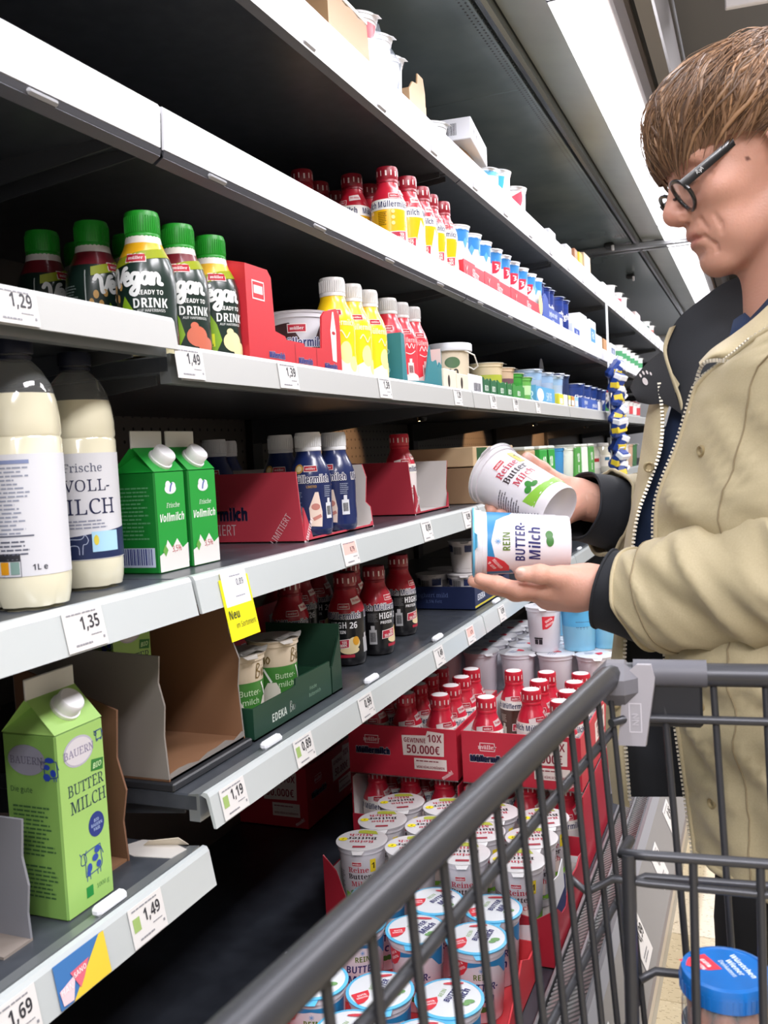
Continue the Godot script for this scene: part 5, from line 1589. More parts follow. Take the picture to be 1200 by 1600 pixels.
	for u in [968, 975, 982]:
		tagged(plain_cup(.13, .045, .055, ["cfae94", "4a7a52", "e2ddd2"][u % 3], "d8d4cc", "", ""), "tall_yoghurt_tub", "tall %s tub past the clip strip on the lower shelf" % ["tan", "dark green", "cream"][u % 3], "tub", Vector3(-.74, y, z_at(u, -.74, y + .08)), OUT, "tall tubs past the clip strip")

	# ---- shelf with the protein bottles
	y = S4
	var hp := milk_bottle("protein")
	for e in [[-.79, -1.69, .28], [-.768, -1.79, 1.35], [-.79, -1.99, 1.42]]:
		put(hp, "protein_drink_bottle", "black protein drink bottle turned sideways, %s" % ("between two others" if e[1] > -1.9 else "nearest the navy yoghurt tray") if e[2] > 1 else "black protein drink bottle with red cap facing forward with its white HIGH lettering", "bottle", "black protein bottles turned sideways" if e[2] > 1 else "", Vector3(e[0], y, e[1]), e[2])
	var hn := 0
	for e in [[-.87, -1.60], [-.865, -1.88], [-.94, -1.68], [-.94, -1.78], [-.95, -1.88]]:
		hn += 1
		put(hp, "protein_drink_bottle", "black protein drink bottle standing back in shade, %s of the rear ones" % nth(hn - 1), "bottle", "protein bottles standing back", Vector3(e[0], y, e[1]), .6)
	hp.free()
	o = thing("prize_carton", "dark red carton with 50.000€ prize print in deep shade behind the green tray", "carton", Vector3(-1.1, y, -1.60))
	prize_tray(o, .36, .3, .135)
	# dark green trays with organic cups
	for k in 2:
		o = thing("dark_green_tray", "dark green cardboard tray holding buttermilk cups, %s" % ["lettered in white on its front wall", "standing on end behind the lettered one"][k], "tray", Vector3([-0.79, -.79][k], y, [-1.315, -1.475][k]))
		if k == 0:
			walls(o, .15, .27, [.05, .05, [[0, 0], [1, 0], [1, .062], [.52, .062], [.51, .052], [.46, .05], [0, .05]], .05], "153f2c", "1b4a33")
			stick(o, "tray_words", bits([moved(words("EDEKA", .0125, "Droid Sans", true, .9), Vector2(-.055, -.006), .0), pen([[[-1, -1], [-.8, 1], [-.2, .8], [-.8, .1], [-.1, -.3], [-.6, -1]], [[.2, .2], [.2, -.9]], [[.8, .2], [.5, -.4], [.8, -.9], [1.1, -.3], [.8, .2]]], .0016, .008, Vector2(-.012, -.004))]), Vector3(.075, .026, 0), Vector3.FORWARD, Vector3.UP, "dde6dc", 1)
			stick(o, "tray_small_words", bits([moved(words("Frische", .006, "Droid Sans", false), Vector2(.065, .008)), moved(words("Buttermilch", .006, "Droid Sans", false), Vector2(.07, -.003))]), Vector3(.075, .026, 0), Vector3.FORWARD, Vector3.UP, "86a890", 1)
		else:
			walls(o, .15, .04, [.05, .12, [[0, 0], [1, 0], [1, .1], [0, .05]], .05], "123726", "163f2c")
	for e in [[-.775, -1.24], [-.775, -1.356], [-.872, -1.25]]:
		var a := lidded_cup(.12, .036, .0455, "d6c6ae", "c9c4bc", "", true)
		var pr: PackedVector2Array = a[1]
		for k in [.55, -1.0]:
			girth(a[0], "bio_word", pen([[[-1, -1], [-.7, 1], [-.1, .8], [-.7, .1], [0, -.3], [-.5, -1], [-1, -.9]], [[.4, .2], [.4, -.9]], [[.42, .6], [.43, .65]], [[1.0, .2], [.7, -.4], [1.0, -.9], [1.3, -.3], [1.0, .2]]], .0018, .0105), pr, k, .092, "6b5520", 2)
			girth(a[0], "milk_jug", patch([[-.014, -.028], [.016, -.028], [.014, .0], [.008, .012], [-.006, .012], [-.016, -.004]]), pr, k + .35, .038, "e4ded0", 2)
			girth(a[0], "green_word", bits([moved(words("Butter-", .009, "Droid Sans", false), Vector2(-.02, .008)), moved(words("milch", .009, "Droid Sans", false), Vector2(-.02, -.006))]), pr, k, .052, "cfe6c0", 3)
			girth(a[0], "straw", panel(.004, .0, .0035, .026, .5), pr, k + .1, .062, "eef0ea", 3)
		girth(a[0], "green_field", panel(0, 0, .27, .052), pr, 0, .05, "3f7f33", 1)
		girth(a[0], "cream_foot", panel(0, 0, .24, .02), pr, 0, .016, "d9d6c8", 1)
		part(a[0], "loose_foil", patch_sheet(.045, .121), mat("c4c0b8", .3, .5))
		tagged(a[0], "organic_buttermilk_cup", "beige and green organic buttermilk cup, %s" % {-1.24: "next to the torn brown carton", -1.356: "farther from the torn brown carton", -1.25: "behind the other two"}[e[1]], "cup", Vector3(e[0], y + .003, e[1]), OUT - .55, "organic buttermilk cups in the dark green tray")
	# brown carton at the shelf end, torn open, with a light green carton inside
	o = thing("torn_brown_carton", "brown torn-open carton with grey outside holding a light green carton", "carton", Vector3(-0.845, y + .012, -1.066))
	walls(o, .25, .19, [[[0, 0], [1, 0], [.985, .06], [1.0, .1], [.97, .13], [.985, .165], [.5, .17], [0, .19]], [[0, 0], [1, 0], [.98, .08], [1, .12], [.94, .16], [.93, .2], [0, .2]], [[0, 0], [1, 0]] + ragged(.008, 0, 1, 9, .004, 8), .19], "8b857f", "8a6448")
	part(o, "loose_flap", box(Vector3(.09, .055, .07), Vector3(.004, .11, .03), .001, Basis(Vector3.UP, .4)), mat("a8835c", .7))
	o = thing("shelf_riser", "dark grey plastic riser under the torn brown carton", "riser", Vector3(-0.845, y, -1.066))
	part(o, "riser_top", box(Vector3(0, .006, 0), Vector3(.27, .011, .2), .002), mat("2a2c30", .4))
	var bm := butter_carton()
	put(bm, "buttermilk_carton", "light green gable-top carton half hidden inside the torn brown carton", "carton", "", Vector3(-.86, y + .016, -1.05), OUT - .1)
	o = thing("navy_sales_tray", "navy cardboard tray with yellow foot line holding white plain yoghurt cups", "tray", Vector3(-.79, y, -2.49))
	walls(o, .17, .36, [.062, .05, [[0, 0], [1, 0], [1, .05], [.4, .05], [.35, .062], [0, .062]], .05], "17244c", "1c2b58")
	stick(o, "side_words", bits([moved(words("Joghurt mild", .011, "Droid Serif", false), Vector2(-.035, .004)), moved(words("3,5% Fett", .008, "Droid Sans", false), Vector2(-.03, -.012))]), Vector3(0, .034, .18), Vector3.RIGHT, Vector3.UP, "5a6a98", 1)
	stick(o, "tray_words", bits([moved(words("EDEKA", .016), Vector2(-.12, -.004)), moved(words("Joghurt", .012, "Droid Sans", false), Vector2(.0, .004)), moved(words("mild", .012, "Droid Sans", false), Vector2(.0, -.012))]), Vector3(.085, .034, 0), Vector3.FORWARD, Vector3.UP, "dfe4f0", 1)
	stick(o, "yellow_line", panel(0, 0, .36, .005), Vector3(.085, .008, 0), Vector3.FORWARD, Vector3.UP, "d8c832", 1)
	var wc := plain_cup(.085, .036, .046, "c8c4c4", "d6d2d2", "", "")
	for k in [0.3, -1.2, 1.6]:
		girth(wc, "navy_field", panel(0, 0, .026, .02), cup_profile(.085, .036, .046), k, .066, "1c2a58", 2)
		girth(wc, "code_field", bar_code(0, 0, .024, .02, 3), cup_profile(.085, .036, .046), k + .7, .06, "4a4a4e", 2)
	for e in [[-.755, -2.38], [-.845, -2.38], [-.755, -2.48], [-.845, -2.48], [-.755, -2.58], [-.755, -2.40, .088]]:
		put(wc, "plain_yoghurt_cup", "white plain yoghurt cup stacked on top of another" if e.size() > 2 else "white plain yoghurt cup in the navy tray, %s" % {-2.38: "by its lettered end wall, ", -2.48: "in its middle, ", -2.58: "at its far end, "}[e[1]] + ("aisle side" if e[0] > -.8 else "back side"), "cup", "" if e.size() > 2 else "white cups in the navy tray", Vector3(e[0], y + .004 + (e[2] if e.size() > 2 else 0.0), e[1]), .3)
	wc.free()

	# ---- lowest shelf end
	y = S5
	put(bm, "buttermilk_carton", "tall light green gable-top carton lettered BUTTER MILCH with a blue cow", "carton", "", Vector3(-.741, y, -.794), OUT)
	bm.free()
	o = thing("cardboard_sleeve", "brown upright cardboard sleeve wall beside the tall light green carton", "carton", Vector3(-.80, y, -.905))
	part(o, "wall_panel", prism([Vector2(-.1, 0), Vector2(.062, 0), Vector2(.058, .05), Vector2(.066, .09), Vector2(.055, .13), Vector2(.06, .19), Vector2(-.1, .24)], Transform3D(Basis.IDENTITY, Vector3(0, 0, 0)), .003), mat("7a5640", .7))
	part(o, "floor_panel", box(Vector3(-.02, .0015, .045), Vector3(.16, .003, .09)), mat("8a6448", .7))
	o = thing("grey_carton_edge", "grey torn carton edge beside the tall light green carton", "carton", Vector3(-.735, y, -.715))
	part(o, "wall_panel", prism([Vector2(-.1, 0), Vector2(.02, 0), Vector2(.018, .03), Vector2(.022, .06), Vector2(.016, .09), Vector2(.02, .13), Vector2(-.1, .13)], Transform3D(Basis.IDENTITY, Vector3(0, 0, 0)), .003), mat("7f8086", .7))
	part(o, "floor_panel", box(Vector3(-.04, .0015, .02), Vector3(.12, .003, .04)), mat("8a8078", .7))
	o = thing("paper_scrap", "torn white paper scrap lying on the low shelf end", "paper", Vector3(-.73, y, -.945))
	part(o, "sheet", prism([Vector2(-.05, -.02), Vector2(-.01, -.03), Vector2(.04, -.022), Vector2(.045, .005), Vector2(.01, .02), Vector2(-.03, .015)], Transform3D(Basis(Vector3.RIGHT, Vector3.FORWARD, Vector3.UP), Vector3.ZERO), .001), mat("c9c5bf", .8))
	part(o, "curl", prism([Vector2(-.03, 0), Vector2(.03, 0), Vector2(.02, .016), Vector2(-.02, .01)], Transform3D(Basis(Vector3(.95, 0, -.3), Vector3(0, .8, .6), Vector3(.2, -.5, .8)).orthonormalized(), Vector3(.01, .001, -.01)), .0008), mat("d6cbb8", .8))
	red.free()

func patch_sheet(r: float, y: float) -> ArrayMesh:
	# a half-lifted foil edge
	var m := Shape.new()
	for k in 10:
		var a := -1.2 + .24 * k
		var b := a + .24
		m.quad(Vector3(r * .6 * sin(a), y, r * .6 * cos(a)), Vector3(r * .6 * sin(b), y, r * .6 * cos(b)), Vector3(r * 1.1 * sin(b), y + .003 * (1 + sin(7 * b)), r * 1.1 * cos(b)), Vector3(r * 1.1 * sin(a), y + .003 * (1 + sin(7 * a)), r * 1.1 * cos(a)), Vector3.UP)
	return m.mesh()

func cow_lines(s: float, by: Vector2) -> PackedVector2Array:
	return pen([[[-1, .9], [-.9, .3], [-.9, -.9]], [[-1, .9], [-.5, 1.1], [1, 1.2]], [[1, 1.2], [1.05, .2], [.95, -.7], [-.9, -.9]], [[-.8, -.9], [-.8, -1.3]], [[-.4, -.85], [-.4, -1.25]], [[.5, -.8], [.5, -1.2]], [[.85, -.75], [.85, -1.15]], [[-1.4, .5], [-1.3, 1.0], [-1.05, 1.1], [-.8, .9], [-.75, .4], [-1.0, .2], [-1.35, .25], [-1.4, .5]], [[-1.35, 1.0], [-1.5, 1.25]], [[-.85, 1.0], [-.7, 1.25]], [[1.05, .9], [1.3, .3]]], .0011, s, by)

func butter_carton() -> Node3D:
	var w := .076
	var body := .205
	var o := gable_carton(w, .074, body, "9fc96c", "7ba552", .5)
	var f := Vector3(0, 0, .037)
	stick(o, "dairy_oval", oval(0, 0, .024, .017, 28), f + Vector3(-.004, .178, 0), Vector3.RIGHT, Vector3.UP, "b9b6c4", 2)
	stick(o, "dairy_oval_inner", oval(0, 0, .0215, .0148, 28), f + Vector3(-.004, .178, 0), Vector3.RIGHT, Vector3.UP, "d6d2d6", 3)
	stick(o, "dairy_name", words("BAUERN", .0085, "Droid Serif", false), f + Vector3(-.004, .178, 0), Vector3.RIGHT, Vector3.UP, "8d86a4", 4)
	stick(o, "bio_stamp", panel(0, 0, .02, .013, -.15), f + Vector3(.024, .154, 0), Vector3.RIGHT, Vector3.UP, "2f7a34", 2)
	stick(o, "bio_stamp_word", words("BIO", .006, "Droid Sans", true, 1.0, .2), f + Vector3(.024, .154, 0), Vector3.RIGHT, Vector3.UP, "bfe0a8", 3)
	stick(o, "name_words", bits([moved(words("BUTTER", .0125, "Droid Serif", false, .86), Vector2(.004, .01)), moved(words("MILCH", .014, "Droid Serif", false, .9), Vector2(.006, -.009))]), f + Vector3(0, .128, 0), Vector3.RIGHT, Vector3.UP, "1f3a4c", 2)
	stick(o, "blue_seal", oval(0, 0, .013, .014, 24), f + Vector3(.016, .088, 0), Vector3.RIGHT, Vector3.UP, "22357e", 2)
	stick(o, "blue_seal_words", bits([moved(words("BIO", .003), Vector2(0, .005)), moved(words("BAUERN", .003), Vector2(0, 0)), moved(words("FAIR", .003), Vector2(0, -.005))]), f + Vector3(.016, .088, 0), Vector3.RIGHT, Vector3.UP, "9fb2d8", 3)
	stick(o, "cow_outline", cow_lines(.0135, Vector2.ZERO), f + Vector3(.006, .048, 0), Vector3.RIGHT, Vector3.UP, "33508e", 2)
	stick(o, "cow_spots", bits([oval(-.006, -.004, .004, .005), oval(.004, .004, .005, .004), oval(.008, .012, .005, .004), oval(.009, -.005, .004, .004), oval(-.008, -.009, .003, .004)]), f + Vector3(.006, .048, 0), Vector3.RIGHT, Vector3.UP, "2c49a0", 3)
	stick(o, "green_stamp", panel(0, 0, .011, .012), f + Vector3(-.002, .018, 0), Vector3.RIGHT, Vector3.UP, "1f8a3c", 2)
	stick(o, "volume_words", words("1000 g", .005, "Droid Serif", false), f + Vector3(.02, .018, 0), Vector3.RIGHT, Vector3.UP, "5a8a4a", 2)
	var l := Vector3(-w / 2, 0, 0)
	stick(o, "side_oval", oval(0, 0, .026, .017, 28), l + Vector3(0, .176, -.004), Vector3.BACK, Vector3.UP, "8a8a98", 2)
	stick(o, "side_oval_name", words("BAUERN", .008, "Droid Serif", false), l + Vector3(0, .176, -.004), Vector3.BACK, Vector3.UP, "5a586c", 3)
	stick(o, "side_cow", cow_lines(.009, Vector2.ZERO), l + Vector3(0, .166, .028), Vector3.BACK, Vector3.UP, "2c4690", 2)
	stick(o, "side_cow_spots", bits([oval(-.004, .004, .004, .003), oval(.004, -.002, .004, .004), oval(-.005, -.007, .005, .004), oval(.0, .012, .006, .003)]), l + Vector3(0, .166, .028), Vector3.BACK, Vector3.UP, "2440a4", 3)
	stick(o, "side_words", moved(words("Die gute", .006, "Droid Sans", false), Vector2(-.014, 0)), l + Vector3(0, .142, 0), Vector3.BACK, Vector3.UP, "2f5034", 2)
	stick(o, "small_print", small_print(0, 0, .056, 12, .0048, 2), l + Vector3(0, .124, 0), Vector3.BACK, Vector3.UP, "3c6238", 2)
	stick(o, "small_print", small_print(0, -.066, .056, 8, .0048, 5), l + Vector3(0, .124, 0), Vector3.BACK, Vector3.UP, "3c6238", 2)
	stick(o, "top_cow", cow_lines(.005, Vector2.ZERO), f + Vector3(.03, .186, 0), Vector3.RIGHT, Vector3.UP, "33508e", 2)
	return o

func prize_tray(o: Node3D, dx: float, dz: float, h: float) -> void:
	# the red bottle tray with the prize print on its walls
	walls(o, dx, dz, [h, h, h, h], "c1263b", "e0dad8")
	for side in 2:
		var at := Vector3(0, 0, dz / 2) if side == 0 else Vector3(dx / 2, 0, 0)
		var ux := Vector3.RIGHT if side == 0 else Vector3.FORWARD
		var s := (dx if side == 0 else dz) / .27
		stick(o, "logo", frame2(-.075 * s, h * .72, .034, .018, .0016), at, ux, Vector3.UP, "f2d9da", 1)
		stick(o, "logo_name", moved(words("müller", .009, "Droid Serif"), Vector2(-.075 * s, h * .72)), at, ux, Vector3.UP, "f2d9da", 1)
		var nm := moved(milk_words(.0145), Vector2(-.073 * s, h * .5))
		stick(o, "brand_name_edge", haloed(nm, .0018), at, ux, Vector3.UP, "f2e4ea", 1)
		stick(o, "brand_name", nm, at, ux, Vector3.UP, "191c48", 2)
		stick(o, "prize_plate", bits([patch([[.004 * s, h * .45], [.104 * s, h * .47], [.106 * s, h * .92], [.066 * s, h * .95], [.062 * s, h * .86], [.002 * s, h * .84]]), panel(.07 * s, h * .3, .08, h * .22)]), at, ux, Vector3.UP, "eadcd6", 1)
		stick(o, "prize_words", bits([moved(words("GEWINNE", .0105, "Droid Sans", true, .8), Vector2(.034 * s, h * .755)), moved(words("10X", .0175, "Droid Sans", true, .85), Vector2(.083 * s, h * .81)), moved(words("50.000€", .02, "Droid Sans", true, .82), Vector2(.054 * s, h * .58)), moved(words("MINI KÜHLSCHRÄNKEN", .0055, "Droid Sans", true, .8), Vector2(.07 * s, h * .25)), small_print(.07 * s, h * .36, .07, 1, .006)]), at, ux, Vector3.UP, "8a2233", 2)
		stick(o, "corner_word", moved(words("muuh!", .009, "Droid Sans", true, .8), Vector2(.11 * s, h * .12), .6), at, ux, Vector3.UP, "f0dada", 1)

# ---- bottom deck
func goods_deck() -> void:
	var o: Node3D
	# value buttermilk cups in their red trays
	var vc := value_cup()
	var spots := [[-.455, -1.262], [-.563, -1.25], [-.672, -1.245], [-.465, -1.44], [-.573, -1.437], [-.682, -1.43], [-.466, -1.546], [-.574, -1.543], [-.683, -1.537], [-.458, -1.155], [-.566, -1.143]]
	for k in spots.size():
		var e: Array = spots[k]
		put(vc, "value_buttermilk_cup", "white buttermilk cup with pale blue lid edge, %s row, %s" % [["before the gap", "before the gap", "before the gap", "after the gap", "after the gap", "after the gap", "serif-cup", "serif-cup", "serif-cup", "outermost", "outermost"][k], ["aisle side", "middle", "back side"][k % 3]], "cup", "buttermilk cups with blue lid edges", Vector3(e[0], DECK + .004, e[1]), [.35, .5, .3, .42, .2, .6, .3, .1, .5, .4, .3][k])
	o = thing("bright_red_tray", "bright red cardboard tray with scooped walls under the blue-edged buttermilk cups", "tray", Vector3(-.568, DECK, -1.345))
	walls(o, .345, .505, [[[0, 0], [1, 0], [1, .07], [.8, .04], [.2, .04], [0, .07]], .05, [[0, 0], [1, 0], [1, .06], [.85, .06], [.75, .085], [.68, .06], [.55, .03], [.4, .05], [.3, .085], [.15, .05], [0, .09]], .05], "d8323c", "d94048")
	part(o, "divider", prism([Vector2(-.17, 0), Vector2(.17, 0), Vector2(.17, .03), Vector2(.1, .05), Vector2(.05, .03), Vector2(-.05, .05), Vector2(-.1, .03), Vector2(-.17, .05)], Transform3D(Basis.IDENTITY, Vector3(0, 0, .03)), .003), mat("d93a44", .6))
	# white serif-lettered cups on a higher layer
	var pc := pure_cup()
	var base := .355
	o = thing("white_red_carton", "red and white torn carton that lifts the serif-lettered buttermilk cups", "carton", Vector3(-.60, DECK, -1.776))
	walls(o, .46, .35, [[[0, 0], [1, 0]] + ragged(.09, .2, 1, 21, .02, 12) + [[.12, .05], [.06, .13], [0, .16]], .06, [[0, 0], [1, 0]] + ragged(.08, 0, 1, 7, .02, 9), .12], "a51f30", "e6e2e2")
	part(o, "torn_white_edge", prism([Vector2(-.14, .0), Vector2(.2, .0), Vector2(.2, .08), Vector2(.12, .07), Vector2(.06, .09), Vector2(-.02, .085), Vector2(-.07, .115), Vector2(-.1, .13), Vector2(-.13, .09)], Transform3D(Basis.IDENTITY, Vector3(0, 0, .1765)), .001), mat("e4e0e2", .7))
	part(o, "inner_block", box(Vector3(0, .026, 0), Vector3(.44, .046, .33), .002), mat("8c8480", .7))
	for i in 4:
		for j in 3:
			put(pc, "serif_buttermilk_cup", "silvery buttermilk cup with serif lettering, %s row from the blue-edged cups, %s from the aisle" % [nth(j), nth(3 - i)], "cup", "serif-lettered buttermilk cups", Vector3(-.768 + .108 * i + .002 * j, DECK + .05, -1.656 - .106 * j + .002 * i), .25 + .1 * ((i * 3 + j) % 3))
	
	# navy printed card between the cups
	o = thing("navy_card", "navy and white torn cardboard upright next to the serif-lettered cups", "cardboard", Vector3(-.372, DECK, -1.66))
	part(o, "card", prism([Vector2(-.07, 0), Vector2(.05, 0), Vector2(.05, .1), Vector2(.02, .13), Vector2(-.03, .15), Vector2(-.07, .12)], Transform3D(Basis(Vector3.BACK, Vector3.UP, Vector3.LEFT), Vector3.ZERO), .003), mat("1d2c5c", .6))
	part(o, "white_edge", prism([Vector2(-.05, .105), Vector2(.05, .1), Vector2(.045, .16), Vector2(0, .15), Vector2(-.04, .165)], Transform3D(Basis(Vector3.BACK, Vector3.UP, Vector3.LEFT), Vector3(.002, 0, 0)), .002), mat("dcdcde", .7))
	# red bottle trays, two high
	var red := milk_bottle("red")
	var coc := milk_bottle("cocoa")
	var ty := DECK + .19
	var fz := -1.975
	for t in 2:
		var cx: float = [-.80, -.515][t]
		o = thing("prize_tray", ["red bottle tray with prize print stacked towards the back of the deck", "red bottle tray with prize print stacked at the aisle side of the deck"][t], "tray", Vector3(cx, ty, fz - .18))
		prize_tray(o, .272, .36, .122)
		o = thing("prize_tray", ["red bottle tray under the stack towards the back of the deck", "red bottle tray under the stack at the aisle side of the deck"][t], "tray", Vector3(cx, DECK, fz - .18))
		walls(o, .272, .36, [.09, .09, .18, .18], "b72338", "e0dad8")
		for i in 3:
			for j in 4:
				var p := Vector3(cx - .088 + .086 * i, DECK + .003, fz - .05 - .086 * j)
				if j < 2 or i == 2:
					put(red, "red_milk_bottle", "red-capped bottle in the lower %s tray, row %s, column %s from the back" % [["back", "aisle-side"][t], nth(j), nth(i)], "bottle", "bottles in the lower trays", p, .4)
				if t == 1 and ((i == 0 and j in [1, 2]) or (i == 1 and j == 0)):
					continue
				var kind := coc if t == 1 and i == 0 else red
				put(kind, "red_milk_bottle", "red-capped bottle in the upper %s prize tray, row %s, column %s from the back" % [["back", "aisle-side"][t], nth(j), nth(i)], "bottle", "bottles in the back prize tray" if t == 0 else "bottles in the aisle-side prize tray", p + Vector3(0, .19, 0), .3 + .25 * ((i + j) % 3))
	# a tray in the dark further in
	var dk := on_level(480, 1300, DECK)
	o = thing("prize_tray", "dark red prize tray standing in shade under the grey-railed shelf", "tray", Vector3(dk.x - .13, DECK, dk.z - .16))
	prize_tray(o, .26, .3, .16)
	for i in 3:
		for j in 3:
			put(red, "red_milk_bottle", "red-capped bottle in the shaded prize tray, row %s column %s" % [nth(j), nth(i)], "bottle", "bottles in the shaded prize tray", Vector3(dk.x - .212 + .082 * i, DECK + .003, dk.z - .07 - .09 * j), .5)
	# white lidded cups stacked three high beyond the trays
	var wc := plain_cup(.125, .040, .0515, "d9d8e0", "e2e2e6", "", "")
	var wl: Node3D = wc.get_node("lid")
	stick(wl, "lid_badge", moved(value_badge(.022), Vector2(.014, .0), .4), Vector3(0, .1266, 0), Vector3.RIGHT, Vector3.FORWARD, "cc3046", 2)
	stick(wl, "lid_print", bits([small_print(-.012, .014, .03, 4, .006, 2)]), Vector3(0, .1266, 0), Vector3.RIGHT, Vector3.FORWARD, "8a90a8", 2)
	var gg: Node3D = wc.duplicate()
	var cp := cup_profile(.125, .040, .0515)
	girth(gg, "range_badge", moved(value_badge(.036), Vector2.ZERO, .0), cp, .3, .085, "d22c3c", 2)
	girth(gg, "range_badge_words", bits([moved(words("GUT&", .006), Vector2(0, .006), .5), moved(words("GÜNSTIG", .0055, "Droid Sans", true, .8), Vector2(.002, -.004), .5)]), cp, .3, .085, "fbeeee", 3)
	girth(gg, "energy_boxes", bits([panel(-.012, 0, .01, .014), panel(.0, 0, .01, .014), panel(-.006, .01, .024, .004)]), cp, -.25, .03, "2a2a30", 2)
	var top := DECK + .378
	for i in 5:
		for j in 5:
			var p := Vector3(-.86 + .107 * i, 0, -2.50 - .106 * j)
			for lay in ([0, 1, 2] if j < 2 or i == 4 else [2]):
				put(wc, "white_stacked_cup", "plain white stacked cup, %s layer, row %s past the trays, column %s from the back" % [["bottom", "middle", "top"][lay], nth(j), nth(i)], "cup", "white cups stacked three high", p + Vector3(0, DECK + .002 + .1265 * lay, 0), .3 + .4 * ((i + 2 * j) % 4))
	var bp := on_level(852, 1016, top + .002)
	tagged(gg, "badge_cup", "white cup with red badge standing on top of the stacked cups", "cup", Vector3(bp.x, top + .004, bp.z), .2)
	var lb := plain_cup(.125, .043, .0515, "7fc0e0", "e6eaee", "58aede", "", .75, .4)
	girth(lb, "print_field", panel(0, 0, .05, .05), cp, .3, .06, "e4eef4", 3)
	girth(lb, "small_print", small_print(0, .02, .044, 8, .005, 4), cp, .3, .062, "4a6a94", 4)
	for e in [[906, 1014], [950, 1010], [880, 990]]:
		var q := on_level(e[0], e[1], top + .002)
		put(lb, "light_blue_cup", "light blue cup on top of the white stacked cups, %s" % {906: "beside the badge cup", 950: "at the aisle side", 880: "farthest in"}[e[0]], "cup", "light blue cups on the stack", Vector3(q.x, top + .004, q.z), .2)
	lb.free(); wc.free(); vc.free(); pc.free(); red.free(); coc.free()
	# crumbs on the dark deck
	for e in [[404, 1555, .02], [448, 1490, .012], [262, 1430, .01], [470, 1478, .012], [440, 1500, .008]]:
		var p := on_level(e[0], e[1], DECK + .001)
		o = thing("paper_crumb", "tiny torn paper crumb on the dark deck, %s" % {404: "largest, alone", 448: "above the largest one", 262: "under the low shelf end", 470: "next to the red carton", 440: "smallest"}[e[0]], "paper scrap", p, e[0], "paper crumbs on the dark deck")
		part(o, "scrap", prism([Vector2(-.5, -.2) * e[2], Vector2(.3, -.3) * e[2], Vector2(.5, .2) * e[2], Vector2(-.1, .35) * e[2]], Transform3D(Basis(Vector3.RIGHT, Vector3(0, .25, -.97), Vector3(0, .97, .25)), Vector3(0, .0, 0)), .0008), mat("b9bcc4", .8))

